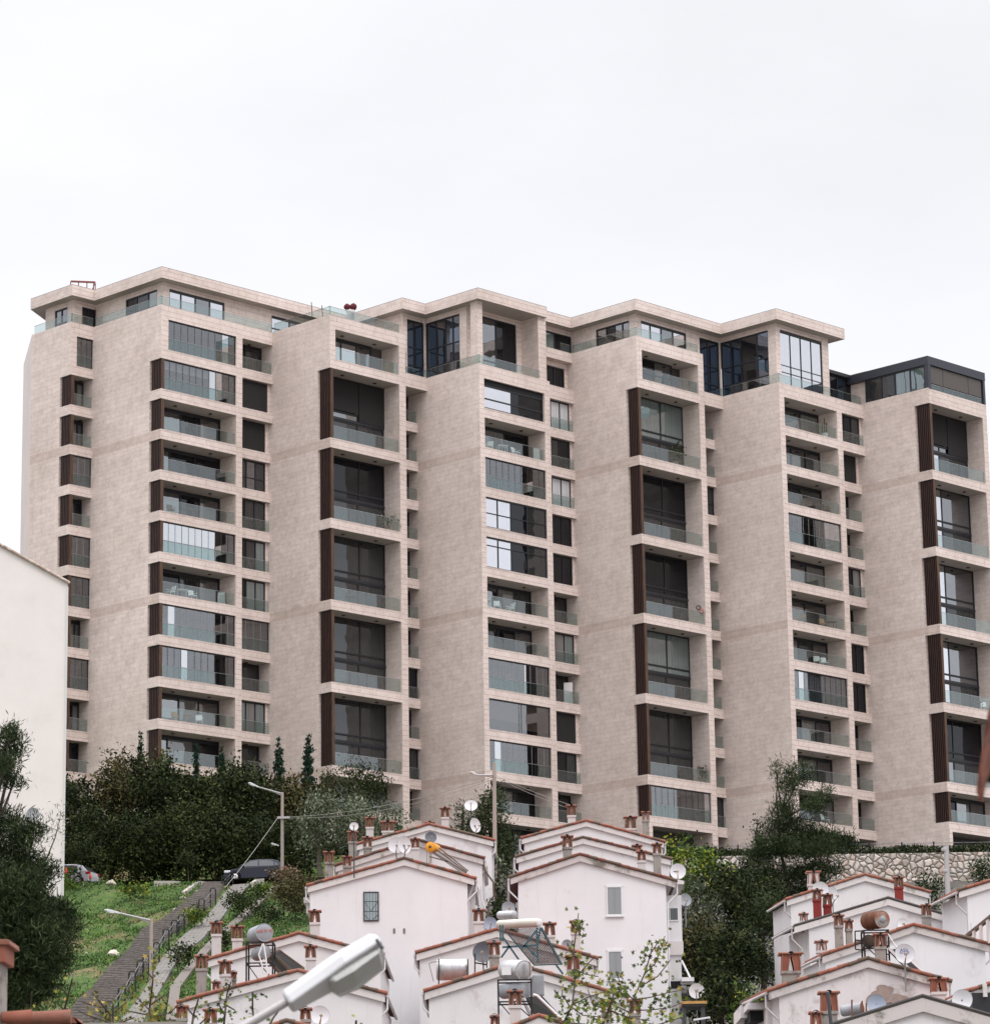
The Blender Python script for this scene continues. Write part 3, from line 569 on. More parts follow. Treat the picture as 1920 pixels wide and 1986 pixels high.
def leafmats(key, cols):
    r = []
    for i, c in enumerate(cols):
        m = mat(f'leaf_{key}_{i}', c, .75, spec=.12); r.append(m)
    LEAF[key] = r
leafmats('dark', [(.012, .020, .007), (.026, .037, .012), (.058, .072, .022)])
leafmats('brown', [(.024, .026, .009), (.052, .052, .018), (.11, .092, .038)])
leafmats('olive', [(.055, .068, .04), (.13, .15, .095), (.25, .275, .19)])
leafmats('pine', [(.014, .024, .009), (.03, .046, .017), (.058, .078, .032)])
leafmats('bright', [(.035, .065, .014), (.08, .13, .02), (.22, .23, .03)])
leafmats('cypress', [(.008, .022, .014), (.014, .038, .022), (.02, .05, .03)])
leafmats('yellow', [(.09, .10, .02), (.2, .19, .04), (.38, .27, .07)])
leafmats('maple', [(.055, .085, .02), (.15, .18, .035), (.26, .20, .05)])
leafmats('dry', [(.06, .045, .025), (.12, .085, .05), (.22, .16, .11)])
mat('bark', (.06, .045, .035), .95); mat('bark_grey', (.13, .11, .09), .95)
def limbs(mb, p0, p1, r, nseg=5, wob=.12):
    P = [Vector(p0).lerp(Vector(p1), i / nseg) for i in range(nseg + 1)]; L = (Vector(p1) - Vector(p0)).length
    for i in range(1, nseg): P[i] += Vector((random.uniform(-1, 1), random.uniform(-1, 1), random.uniform(-.3, .3))) * L * wob * .4
    for i in range(nseg): mb.tube(P[i], P[i + 1], r * (1 - i / (nseg + 1.)), r * (1 - (i + 1) / (nseg + 1.)), 7)
    return P
def tree(name, label, group, base, blobs, key, leaf=.3, dens=9, clump=.55, aspect=.5, up=.3, w=(.42, .38, .2), trunk=.22, bark='bark', fill=.35, cat='tree', stem_to=None):
    """blobs: (dx, dy, dz, rx, ry, rz) ellipsoids relative to the base; leaf clumps crowd near their surfaces"""
    base = Vector(base); root = empty(name, base); tag(root, label, cat, group)
    P = []; TB = []
    for (x, y, z, rx, ry, rz) in blobs:
        area = (rx * ry + rx * rz + ry * rz) * 4.2; n = max(6, int(area * dens / 12))
        d = rng.normal(size=(n, 3)); d /= np.linalg.norm(d, axis=1)[:, None]
        rad = 1 - np.abs(rng.normal(size=n)) * .16; ins = rng.random(n) < fill; rad[ins] = rng.random(ins.sum()) ** .5
        rad *= 1 + .22 * np.sin(d[:, 0] * 7 + x) * np.cos(d[:, 2] * 6 + z + y)
        c = np.array([x, y, z]) + d * rad[:, None] * np.array([rx, ry, rz])
        c += 0; m_ = 12; cs = clump * rng.uniform(.5, 1.3, n)
        q = c[:, None, :] + rng.normal(size=(n, m_, 3)) * cs[:, None, None] * .5
        P.append(q.reshape(-1, 3)); wb = np.array(w) * np.array(random.choice(((1.7, .7, .3), (1, 1, 1), (.6, 1.2, 1.4), (.9, 1.2, .6), (.35, 1.2, 2.2)))); TB.append(rng.choice(3, n, p=wb / wb.sum()))
    P = np.concatenate(P); V, F = leafset(P, leaf, aspect, up)
    # tone goes by clump, so crowns show lighter and darker sprays
    tone = np.concatenate(TB); mi = np.repeat(tone, 12); j = rng.random(len(mi)) < .25; mi[j] = rng.choice(3, j.sum(), p=w)
    fast_mesh('crown', V, F, LEAF[key], mi, root)
    t = MB(); top = max(blobs, key=lambda b: b[2]); tp = stem_to or (top[0], top[1], top[2])
    limbs(t, (0, 0, -.6), tp, trunk, 6, .06)
    for bl in blobs[:8]:
        f = max(.15, min(.75, bl[2] / max(tp[2], .1) - .15)); s = Vector((0, 0, 0)).lerp(Vector(tp), f); limbs(t, s, (bl[0], bl[1], bl[2]), trunk * .45, 3, .1)
    t.build('trunk', M[bark], root); return root
def px_tree(name, label, group, px, ytop, ybase, Y, wpx, key, n=6, shape='round', **k):
    """tree standing at depth Y whose outline spans wpx pixels and ytop..ybase pixels in the photograph"""
    b = at(px, ybase, Y); z = gzf(b.x, b.y); tp = at(px, ytop, Y); s = Y / F_PX
    zb = min(b.z, z) if k.pop('ground', True) else b.z
    base = Vector((b.x, Y, z)); H = tp.z - z; W = wpx * s / 2; dx = tp.x - b.x
    blobs = []
    lowz = max(.3, b.z - z)
    if shape == 'round':
        blobs.append((dx * .5, 0, lowz + (H - lowz) * .5, W * .62, W * .6, (H - lowz) * .46))
        for i in range(n):
            a = 2 * math.pi * i / n + random.uniform(-.4, .4); q = random.uniform(.25, .85)
            blobs.append((math.cos(a) * W * .62 + dx * q, math.sin(a) * W * .55, lowz + (H - lowz) * q, W * random.uniform(.3, .46), W * .4, (H - lowz) * random.uniform(.16, .26)))
        blobs.append((dx, 0, H - (H - lowz) * .16, W * .35, W * .35, (H - lowz) * .16))
    elif shape == 'cone':
        for i in range(n):
            q = (i + .5) / n; rr = W * (1 - q) ** .75
            blobs.append((dx * q + random.uniform(-.15, .15) * rr, 0, lowz + (H - lowz) * q, rr * .9 + .06, rr * .9 + .06, (H - lowz) / n * .75))
    elif shape == 'bank':
        for i in range(n):
            q = (i + .5) / n
            blobs.append(((q - .5) * 2 * W, random.uniform(-.8, .8), lowz + (H - lowz) * random.uniform(.3, .6), W / n * 1.5, 1.4, (H - lowz) * random.uniform(.4, .55)))
    return tree(name, label, group, base, blobs, key, **k)
G1 = 'dark evergreens banked below the left end of the apartment block'
for i, (px, yt, wp, key, lab) in enumerate([
    (150, 1492, 110, 'dark', 'bushy dark evergreen right behind the white windowless building'),
    (215, 1482, 120, 'brown', 'brownish bushy evergreen second from the white windowless building'),
    (272, 1446, 120, 'brown', 'tall brownish evergreen with thin twigs sticking up before the left corner tower'),
    (318, 1462, 110, 'dark', 'dark evergreen left of the low gap that shows the lowest balcony'),
    (368, 1486, 120, 'dark', 'dark rounded evergreen under the lowest glass balcony of the left tower'),
    (425, 1490, 110, 'brown', 'olive-brown evergreen behind the curb of the grassy bank'),
    (458, 1458, 130, 'dark', 'tallest dense blackish evergreen, behind the arm of the upper street lamp'),
    (520, 1490, 120, 'brown', 'russet-tinged evergreen behind the upper street lamp pole'),
    (580, 1500, 120, 'brown', 'russet and green evergreen under the two slim cypresses')]):
    px_tree('evergreen_tree', lab, G1, px, yt + 16, 1718, 229 + (i % 3) * 2, wp * 1.25, key, 7, dens=36, leaf=.28, clump=.6)
for i, (px, yt, wp) in enumerate([(180, 1560, 150), (262, 1575, 150), (340, 1560, 150), (420, 1570, 150), (500, 1580, 150), (570, 1590, 140)]):
    px_tree('undergrowth_bush', ('leafy green bush behind the silver car', 'dark bush at the back edge of the grassy bank, left half', 'dark bush at the back edge of the bank behind the pale curb', 'dark bush to the left of the parked dark hatchback', 'dark bush right behind the dark hatchback', 'dark bush between the lamp pole and the pale olive tree')[i], 'bushes in the shade under the evergreens', px, yt, 1728, 225.5, wp * 1.3, 'dark', 6, dens=30, leaf=.25, cat='bush', trunk=.1)
for px, yt, yb, wp, lab in ((272, 1425, 1500, 12, 'slim cypress among thin twigs beside the leftmost louvered corner'), (380, 1445, 1510, 9, 'very slim cypress in front of the lowest glass balcony, left of the dense dark crown'), (430, 1458, 1500, 10, 'small cypress tip left of the dense blackish evergreen'), (541, 1438, 1530, 24, 'slim cypress, the shorter of the two against the second flank wall'), (598, 1428, 1535, 30, 'slim cypress, the taller of the two against the second flank wall')):
    b = at(px, yb, 236.5); tree('cypress_tree', lab, 'slim cypresses against the facade', (b.x, b.y, gzf(b.x, b.y)), [(0, 0, b.z - gzf(b.x, b.y) + q * (yb - yt) / F_PX * 236.5, wp / F_PX * 236.5 / 2 * (1 - q) ** .6 + .04, wp / F_PX * 118 * (1 - q) ** .6 + .04, .42) for q in np.linspace(-.6, .93, 9)], 'cypress', leaf=.17, dens=230, clump=.14, up=2.2, trunk=.1)
OL = 'grey-green olive trees below the facade'
for px, yt, yb, Y, wp, key, lab in ((622, 1535, 1690, 214, 105, 'olive', 'grey olive tree right of the parked hatchback'), (690, 1480, 1640, 222, 130, 'dark', 'dark green olive tree with the highest crown, before the third louvered column'), (700, 1545, 1690, 212, 130, 'olive', 'silvery olive tree in front of the darker olive crown'), (752, 1560, 1660, 216, 80, 'olive', 'small olive tree touching the tiled roof of the left row houses')):
    px_tree('olive_tree', lab, OL, px, yt, yb, Y, wp, key, 7, dens=38, leaf=.25, clump=.6, aspect=.32, up=.9, bark='bark_grey')
RG = 'trees and shrubs between the two rows of white houses'
for px, yt, yb, Y, wp, key, n, sh, lab, kw in (
    (955, 1528, 1720, 188, 105, 'pine', 12, 'round', 'young pine behind the utility pole between the two white rows', dict(aspect=.24, up=.6)),
    (898, 1560, 1680, 190, 60, 'pine', 6, 'round', 'small pine tip beside the satellite dishes', dict(aspect=.24, up=.6)),
    (968, 1660, 1800, 180, 70, 'olive', 6, 'round', 'dusty green tree in the gap between the two white rows', dict(aspect=.3)),
    (968, 1740, 1830, 176, 70, 'dark', 6, 'round', 'dark bush low in the gap between the two white rows', {}),
    (1310, 1628, 1760, 196, 110, 'bright', 7, 'round', 'yellow-green leafy tree at the left end of the rubble wall', dict(w=(.35, .4, .25))),
    (1372, 1650, 1760, 193, 110, 'bright', 7, 'round', 'yellow-green tree with ochre leaves before the rubble wall', dict(w=(.4, .38, .22))),
    (1350, 1700, 1840, 184, 130, 'olive', 8, 'round', 'grey-green olive tree right of the tallest satellite dish', dict(aspect=.3, w=(.7, .22, .08))),
    (1440, 1680, 1900, 184, 150, 'dark', 9, 'round', 'broad dark tree filling the hollow below the rubble wall', {}),
    (1350, 1780, 1986, 172, 150, 'brown', 9, 'round', 'brownish dark tree beside the enclosed white balcony', dict(w=(.6, .3, .1))),
    (1420, 1800, 1990, 168, 150, 'dark', 9, 'round', 'blackish tree low in the hollow', {}),
    (1480, 1740, 1960, 172, 120, 'pine', 8, 'round', 'dark pine touching the left side of the right-hand row', dict(aspect=.2)),
    (1400, 1880, 2010, 150, 150, 'dark', 7, 'round', 'dark bush at the foot of the hollow', {}),
    (1455, 1920, 2010, 140, 60, 'bright', 5, 'round', 'low yellow-green shrub under the right-hand eaves', {})):
    px_tree('pine_tree' if key == 'pine' else 'broadleaf_tree', lab, RG, px, yt, yb, Y, wp, key, n, sh, dens=38 if key != 'pine' else 70, leaf=.25, clump=.55, **kw)
# the big pine before the rubble wall
s = 205 / F_PX; b = at(1530, 1760, 205); gzv = gzf(b.x, 205); zz = lambda y: at(1530, y, 205).z - gzv; xx = lambda x: at(x, 1600, 205).x - b.x
bl = []
for x, y, rx, ry in ((1508, 1500, 9, 16), (1560, 1500, 26, 20), (1530, 1530, 20, 22), (1600, 1545, 15, 18), (1575, 1570, 22, 16), (1520, 1580, 26, 24), (1500, 1600, 15, 18), (1545, 1612, 40, 20), (1600, 1625, 40, 16), (1640, 1640, 20, 14), (1500, 1640, 42, 20), (1560, 1652, 55, 18), (1470, 1665, 30, 18), (1450, 1700, 45, 20), (1520, 1700, 50, 18), (1590, 1690, 40, 16), (1430, 1740, 40, 22), (1500, 1740, 50, 20), (1560, 1735, 40, 16), (1460, 1780, 50, 22)):
    bl.append((xx(x), random.uniform(-1.2, 1.2), zz(y), rx * s, rx * s * .8, ry * s))
tree('pine_tree', 'big ragged pine rising before the rubble wall and the lower balconies', RG, (b.x, 205, gzv), bl, 'pine', leaf=.27, dens=240, clump=.45, aspect=.16, up=.9, w=(.4, .4, .2), trunk=.17, stem_to=(xx(1512), 0, zz(1500)))
b = at(1470, 1640, 228); px_tree('young_tree', 'thin sapling with sparse leaves before the fifth flank wall', RG, 1470, 1592, 1650, 233, 22, 'dark', 4, 'cone', dens=40, leaf=.2, trunk=.05)
for px, yt, yb, Y, wp, lab in ((1800, 1700, 1790, 190, 60, 'dark shrub at the foot of the rubble wall beside the grey pole'), (1905, 1668, 1735, 215, 55, 'dark bush against the right end of the rubble wall'), (1588, 1700, 1745, 222, 40, 'small shrub under the big pine')):
    px_tree('wall_shrub', lab, 'shrubs at the rubble wall', px, yt, yb, Y, wp, 'pine', 6, dens=50, leaf=.2, cat='shrub', trunk=.06)
# left foreground pine, out of focus: dense lower part, sparse boughs above
s = 95 / F_PX; P0 = at(-30, 1986, 95); g0 = gzf(P0.x, 95); zz = lambda y: at(-30, y, 95).z - g0; xx = lambda x: at(x, 1750, 95).x - P0.x; bl = []
for x, y, rx, ry in ((-60, 1560, 40, 60), (8, 1422, 16, 18), (22, 1455, 16, 10), (12, 1490, 20, 14), (25, 1520, 18, 12), (5, 1420, 14, 22), (-20, 1480, 30, 40), (5, 1600, 30, 28), (45, 1625, 30, 22), (15, 1660, 45, 40), (50, 1690, 42, 30), (10, 1730, 50, 40), (60, 1735, 42, 26), (40, 1780, 60, 34), (95, 1770, 45, 26), (20, 1830, 60, 40), (80, 1820, 60, 34), (115, 1800, 35, 26), (50, 1880, 70, 34), (100, 1865, 50, 30), (20, 1930, 60, 40), (80, 1925, 45, 25), (72, 1615, 16, 12), (105, 1700, 14, 14)):
    bl.append((xx(x), random.uniform(-1, 1), zz(y), rx * s, rx * s * .8, ry * s))
tree('pine_tree', 'big dark pine at the left edge in front of the white windowless building', None, (P0.x, 95, g0), bl, 'pine', leaf=.21, dens=640, clump=.3, aspect=.14, up=1.0, w=(.42, .42, .16), trunk=.2, stem_to=(xx(-40), 0, zz(1500)))
# a bare upright bough of it
t = MB(); root = empty('pine_sapling', at(60, 1800, 97)); tag(root, 'thin leaning young pine with a few needle tufts before the white windowless building', 'tree')
A_ = [at(x, y, 97) - root.location for x, y in ((60, 1800), (75, 1700), (92, 1662), (107, 1625), (116, 1590), (118, 1572))]
for i in range(5): t.tube(A_[i], A_[i + 1], .035 - i * .006, .03 - i * .006, 6)
q = A_[0] + Vector((0, 0, -6)); t.tube(q, A_[0], .07, .035, 6); t.build('trunk', M['bark'], root)
Pn = np.concatenate([np.array(a)[None] + rng.normal(size=(34, 3)) * np.array([.22, .15, .2]) for a in (A_[1], A_[2], A_[3], A_[4], A_[5], A_[4] + Vector((-.2, 0, -.1)), A_[3] + Vector((-.35, 0, .1)), A_[2] + Vector((-.4, 0, .25)))])
Vv, Ff = leafset(Pn, .17, .12, 1.0); fast_mesh('crown', Vv, Ff, LEAF['pine'], rng.choice(3, len(Pn)), root)
# ================================================================ stairs, ramp, railings, walls on the left bank
def strip_pts(rows):
    """rows of (y, xl, xr) photo pixels -> ground points"""
    return [(ghit(xl, y), ghit(xr, y)) for y, xl, xr in rows]
var('step_stone', (.13, .115, .105), (.24, .21, .19), 5, c3=(.26, .24, .22), strength=.6)
var('cobble', (.24, .22, .205), (.34, .32, .30), 4, c3=(.16, .15, .13), strength=.5)
m = M['cobble']; v = coords(m); n, l, b = nodes(m)
br = n.new('ShaderNodeTexBrick'); l.new(v, br.inputs['Vector']); br.inputs['Scale'].default_value = 1; br.inputs['Brick Width'].default_value = .5; br.inputs['Row Height'].default_value = .3; br.inputs['Mortar Size'].default_value = .03
for k, c in zip(('Color1', 'Color2', 'Mortar'), ((.22, .205, .19), (.15, .14, .13), (.06, .06, .045))): br.inputs[k].default_value = (*c, 1)
setc(m, mix(m, .35, br.outputs[0], cramp(m, noise(m, v, 3), [(.3, (.09, .085, .075)), (.7, (.27, .25, .235))])))
rows = [(1716, 396, 434), (1740, 382, 424), (1765, 355, 404), (1792, 316, 366), (1818, 275, 326), (1845, 252, 304), (1871, 226, 290), (1900, 202, 266), (1927, 176, 240), (1955, 150, 214), (1990, 122, 190), (2040, 85, 160)]
SP = strip_pts(rows)
def sample(pts, t):
    i = min(int(t), len(pts) - 2); f = t - i; return pts[i][0].lerp(pts[i + 1][0], f), pts[i][1].lerp(pts[i + 1][1], f)
g = MB(); ns = 150
for i in range(ns):
    a0, b0 = sample(SP, (len(SP) - 1) * i / ns); a1, b1 = sample(SP, (len(SP) - 1) * (i + 1) / ns)
    zt = (a0.z + b0.z) / 2 + .26; zb = zt - .6; j = random.uniform(-.12, .12)
    ext = Vector((a0.x - b0.x, a0.y - b0.y, 0)).normalized() * j
    q = [a0 + ext, b0, b1, a1]
    g.add([(p.x, p.y, zb) for p in q] + [(p.x, p.y, zt) for p in q], [(4, 7, 6, 5), (0, 1, 5, 4), (1, 2, 6, 5), (2, 3, 7, 6), (3, 0, 4, 7)], i % 2)
    # dark joint line under each tread edge
st = g.build('stairs', [M['step_stone'], M['cobble']]); tag(st, kind='structure')
var('step_stone2', (.075, .068, .06), (.15, .132, .12), 3, c3=(.22, .20, .17)); st.data.materials[1] = M['step_stone2']
rows = [(1712, 452, 486), (1740, 432, 466), (1765, 416, 444), (1792, 392, 426), (1815, 362, 402), (1825, 350, 394), (1850, 326, 362), (1880, 304, 336), (1910, 290, 320), (1945, 268, 300), (1990, 230, 276), (2040, 200, 250)]
RP = strip_pts(rows); g = MB()
for i in range(len(RP) - 1):
    q = [RP[i][0], RP[i][1], RP[i + 1][1], RP[i + 1][0]]
    g.add([(p.x, p.y, p.z + .16) for p in q] + [(p.x, p.y, p.z - .5) for p in q], [(3, 2, 1, 0), (0, 1, 5, 4), (1, 2, 6, 5), (2, 3, 7, 6), (3, 0, 4, 7)], 0)
tag(g.build('cobbled_path', M['cobble']), kind='structure')
# road where the cars stand
mat('asphalt', (.06, .058, .056), .9)
g = MB(); 
for x0, x1 in ((-45, -9),): g.add([(x0, 214.2, 0), (x1, 213.2, 0), (x1, 219.5, 0), (x0, 220, 0)], [(0, 1, 2, 3)])
g.v = [Vector((p.x, p.y, 26.26)) for p in g.v]; road = g.build('road', M['asphalt']); tag(road, kind='structure')
# stair railings: hoop posts with a sloping bar
mat('iron', (.02, .02, .022), .6, .3); mat('worn_steel', (.17, .17, .175), .45, .5)
hoops = [(447, 1699, 1718), (435, 1706, 1728), (413, 1730, 1762), (391, 1751, 1775), (377, 1762, 1782), (362, 1773, 1798), (352, 1782, 1812), (338, 1793, 1820), (322, 1810, 1842), (303, 1837, 1870), (283, 1862, 1895), (272, 1872, 1905), (256, 1893, 1925), (236, 1925, 1958), (212, 1953, 1986)]
for i, (px, yt, yb) in enumerate(hoops):
    b = ghit(px, yb - 1); w_ = .32; h_ = (yb - yt) / F_PX * b.y * .98; b = b + Vector((0, 0, .2)); e = empty('hoop_railing', b)
    tag(e, ['topmost', 'second', 'third', 'fourth', 'fifth', 'sixth', 'seventh', 'eighth', 'ninth', 'tenth', 'eleventh', 'twelfth', 'thirteenth', 'fourteenth', 'lowest'][i] + ' black iron hoop from the top between the stairs and the cobbled path', 'railing', 'iron hoops beside the stairs')
    for sx in (-w_ / 2, w_ / 2): t = MB(); t.tube((sx, 0, -.5), (sx, 0, h_ - .08), .042); t.build('post', M['iron'], e)
    t = MB(); t.path([(-w_ / 2, 0, h_ - .08), (-w_ / 2 + .07, 0, h_), (w_ / 2 - .07, 0, h_), (w_ / 2, 0, h_ - .08)], .03); t.build('top_bar', M['iron'], e); t = MB(); t.tube((-w_ / 2, 0, h_ * .45), (w_ / 2, 0, h_ * .45), .018); t.build('cross_bar', M['iron'], e)
    if i < len(hoops) - 1 and i not in (1, 3):
        p2 = ghit(hoops[i + 1][0], hoops[i + 1][2] - 1); h2 = (hoops[i + 1][2] - hoops[i + 1][1]) / F_PX * p2.y
        d = p2 - b; t = MB(); t.tube((0, 0, h_ - .12), (d.x, d.y, d.z + h2 - .12), .022); t.tube((0, 0, h_ * .5), (d.x, d.y, d.z + h2 * .5), .012); t.build('handrail', M['worn_steel'], e)
# stone wall to the right of the path, with coping; low kerbs above
m = var('rough_wall', (.10, .085, .075), (.2, .17, .15), 1.5, c3=(.3, .26, .22), strength=.8, dist=.05)
def wall_run(name, label, rows_top, hgt, thick, mats, cat='wall'):
    P = [ghit(x, y) for x, y in rows_top]; e = MB(P[0])
    for a, b_ in zip(P[:-1], P[1:]):
        d = Vector((b_.x - a.x, b_.y - a.y, 0)).normalized(); nrm = Vector((d.y, -d.x, 0))
        if nrm.y > 0: nrm = -nrm
        if nrm.x < 0: nrm = -nrm
        a2, b2 = a + nrm * thick, b_ + nrm * thick
        e.add([a + Vector((0, 0, hgt)), b_ + Vector((0, 0, hgt)), b2 + Vector((0, 0, hgt)), a2 + Vector((0, 0, hgt)), a + Vector((0, 0, -2.5)), b_ + Vector((0, 0, -2.5)), b2 + Vector((0, 0, -2.5)), a2 + Vector((0, 0, -2.5))],
              [(0, 1, 2, 3), (0, 4, 5, 1), (1, 5, 6, 2), (2, 6, 7, 3), (3, 7, 4, 0)], [1, 0, 0, 0, 0])
    o = e.build(name, mats, loc=P[0]); tag(o, label, cat); return o
mat('concrete_old', (.16, .14, .125), .9); var('concrete_kerb', (.36, .33, .30), (.46, .42, .39), 1.2)
wall_run('retaining_wall', 'dark rough stone retaining wall along the right side of the cobbled path', [(545, 1713), (505, 1745), (478, 1772), (445, 1800), (418, 1822), (392, 1850), (356, 1890), (330, 1925), (322, 1990)], .28, .5, [M['rough_wall'], M['concrete_old']])
wall_run('kerb_wall', 'short pale concrete kerb wall at the top of the cobbled path', [(511, 1706), (494, 1719), (484, 1726)], .42, .22, [M['concrete_kerb'], M['concrete_kerb']])
wall_run('kerb_wall', 'pale curved concrete kerb at the far edge of the grassy bank', [(300, 1679), (330, 1682), (352, 1683)], .25, .25, [M['concrete_kerb'], M['concrete_kerb']])
wall_run('kerb_wall', 'pale kerb curling down towards the top of the stairs', [(384, 1684), (400, 1688), (409, 1696), (402, 1702)], .22, .22, [M['concrete_kerb'], M['concrete_kerb']])
wall_run('kerb_wall', 'broken stone edging between the grass and the upper stairs', [(378, 1716), (366, 1726), (352, 1736)], .2, .25, [M['concrete_kerb'], M['concrete_kerb']])
# loose stones
def rock(px, py, r, lab, colr=(.5, .44, .36)):
    p = ghit(px, py); nm = 'rock_%.2f' % colr[0]
    mm = M.get(nm) or var(nm, colr, tuple(c * .7 for c in colr), 2)
    g = MB(); V = []; F = []; a = 7; prof = [(.02, -.5), (.8, -.35), (1, .05), (.75, .5), (.3, .75), (.01, .8)]
    g.lathe([(q * r, t * r) for q, t in prof], (0, 0, 0), (random.uniform(-.2, .2), random.uniform(-.2, .2), 1), 9, 0, False)
    g.v = [q + Vector((random.uniform(-1, 1), random.uniform(-1, 1), random.uniform(-1, 1))) * r * .16 for q in g.v]
    tag(g.build('boulder', mm, loc=p), lab, 'rock', 'loose stones on the grassy bank')
rock(221, 1853, .34, 'white boulder in the grass left of the stairs', (.66, .6, .5))
for px, py, r, lab in ((215, 1716, .36, 'brown boulder in the upper middle of the grassy bank'), (343, 1770, .3, 'pale boulder touching the left edge of the stairs'), (385, 1733, .26, 'pale stone in the narrow grass left of the upper stairs'), (355, 1744, .22, 'small stone just below the broken edging of the upper stairs'), (170, 1683, .35, 'tan boulder at the top left of the bank near the silver car'), (104, 1926, .28, 'flat tan stone low in the shade of the big pine'), (168, 1851, .12, 'tiny white pebble left of the white boulder'), (395, 1718, .2, 'small stone at the head of the stairs'), (120, 1700, .3, 'tan stone among dry rubble at the upper left of the bank')):
    rock(px, py, r, lab)
# grass: tufts spread over the bank (nobody could count them)
n_ = 150000; X = rng.uniform(-37, -6, n_); Y = rng.uniform(146, 213, n_)
def inside(X, Y, pts):
    L = np.array([[p[0].y, p[0].x, p[1].x] for p in pts][::-1]); return (X > np.interp(Y, L[:, 0], L[:, 1]) - .15) & (X < np.interp(Y, L[:, 0], L[:, 2]) + .2)
wl = np.array([[p[1].y, p[1].x] for p in RP][::-1]); kx = np.interp(Y, wl[:, 0], wl[:, 1]) + 9.0
keep = ~inside(X, Y, SP) & ~inside(X, Y, RP) & (X < kx)
pat = np.sin(X * .7 + Y * .23) + np.sin(Y * .5 - X * .3 + 2) + rng.normal(size=n_) * .5; keep &= pat > -1.35
X, Y, pat = X[keep], Y[keep], pat[keep]
P = np.stack([X, Y, gz(X, Y) + rng.uniform(.0, .12, len(X)) + np.clip(pat, 0, 2) * .05], 1)
V, F = leafset(P, .15, .4, 1.0)
LEAF['grass'] = [mat('grass_dark', (.02, .055, .008), .8), mat('grass_mid', (.055, .13, .016), .8), mat('grass_light', (.12, .205, .03), .8), mat('grass_dry', (.24, .2, .09), .8)]
mi = np.clip(np.round(pat * .55 + .3 + rng.normal(size=len(X)) * .75), 0, 2).astype(int); dryp = np.sin(X * .35 + 1.2) * np.cos(Y * .21) + np.sin(X * .8 + Y * .6) * .4; mi[rng.random(len(X)) < np.clip(.05 + (dryp - .75) * .5, .05, .45)] = 3
gr = fast_mesh('grass', V, F, LEAF['grass'], mi); tag(gr, kind='stuff', label='green grass and weeds covering the bank beside the stairs', cat='grass')
for px, py, w_, h_, key, lab in ((378, 1800, 52, 34, 'bright', 'round green bush between the railing and the cobbled path'), (125, 1720, 60, 30, 'bright', 'yellowish green shrub in the upper left of the grassy bank'), (470, 1790, 70, 60, 'dark', 'dark bush hanging over the retaining wall beside the two white chimneys'), (560, 1768, 80, 86, 'dry', 'brown dry climbing shrub below the upper street lamp'), (575, 1790, 90, 90, 'brown', 'reddish brown thicket left of the tall white house'), (430, 1850, 40, 50, 'dark', 'small dark bush between the two white chimneys of the lower left house'), (260, 1745, 60, 24, 'bright', 'low leafy weeds in the middle of the bank'), (350, 1893, 50, 60, 'dark', 'dark bush at the foot of the retaining wall'), (560, 1720, 50, 30, 'brown', 'brownish weeds around the foot of the upper street lamp'), (600, 1760, 70, 60, 'brown', 'low brown scrub against the left wall of the tall white house'), (520, 1800, 60, 40, 'dark', 'low dark scrub just above the tank with red numbers'), (505, 1750, 50, 34, 'bright', 'green weeds on the strip between path and retaining wall'), (158, 1668, 90, 34, 'dark', 'dark weeds hiding the wheels of the silver car'), (365, 1680, 40, 24, 'dark', 'small dark weeds growing over the pale kerb')):
    p = ghit(px, py); Y_ = p.y
    px_tree('shrub', lab, 'shrubs on the left bank', px, py - h_, py + 2, Y_, w_ * 1.1, key, 6, 'round', dens=60, leaf=.17, clump=.38, cat='shrub', trunk=.05, ground=False)
# red-flowering plants beside the silver car
p = at(130, 1668, 209.5); e = empty('aloe_plant', (p.x, p.y, gzf(p.x, p.y))); tag(e, 'plant with orange-red flower spikes beside the silver car', 'plant')
g = MB()
for i in range(26):
    a = random.uniform(0, 6.28); L = random.uniform(.5, 1.1); g.tube((random.uniform(-.9, .9), 0, 0), (math.cos(a) * L * .6 + random.uniform(-.6, .6), math.sin(a) * .3, L), .07, .01, 5)
g.build('leaves', LEAF['bright'][1], e)
mat('flower_red', (.55, .07, .02), .7)
for dx, h_ in ((-.05, 1.0), (-1.5, .6), (1.5, .6)):
    g = MB(); g.tube((dx, 0, 0), (dx, 0, h_), .03, .03, 5, 1); g.lathe([(.02, 0), (.09, .1), (.07, .3), (.02, .42)], (dx, 0, h_ - .05), (0, 0, 1), 8, 0); g.build('flower', [M['flower_red'], LEAF['bright'][0]], e)

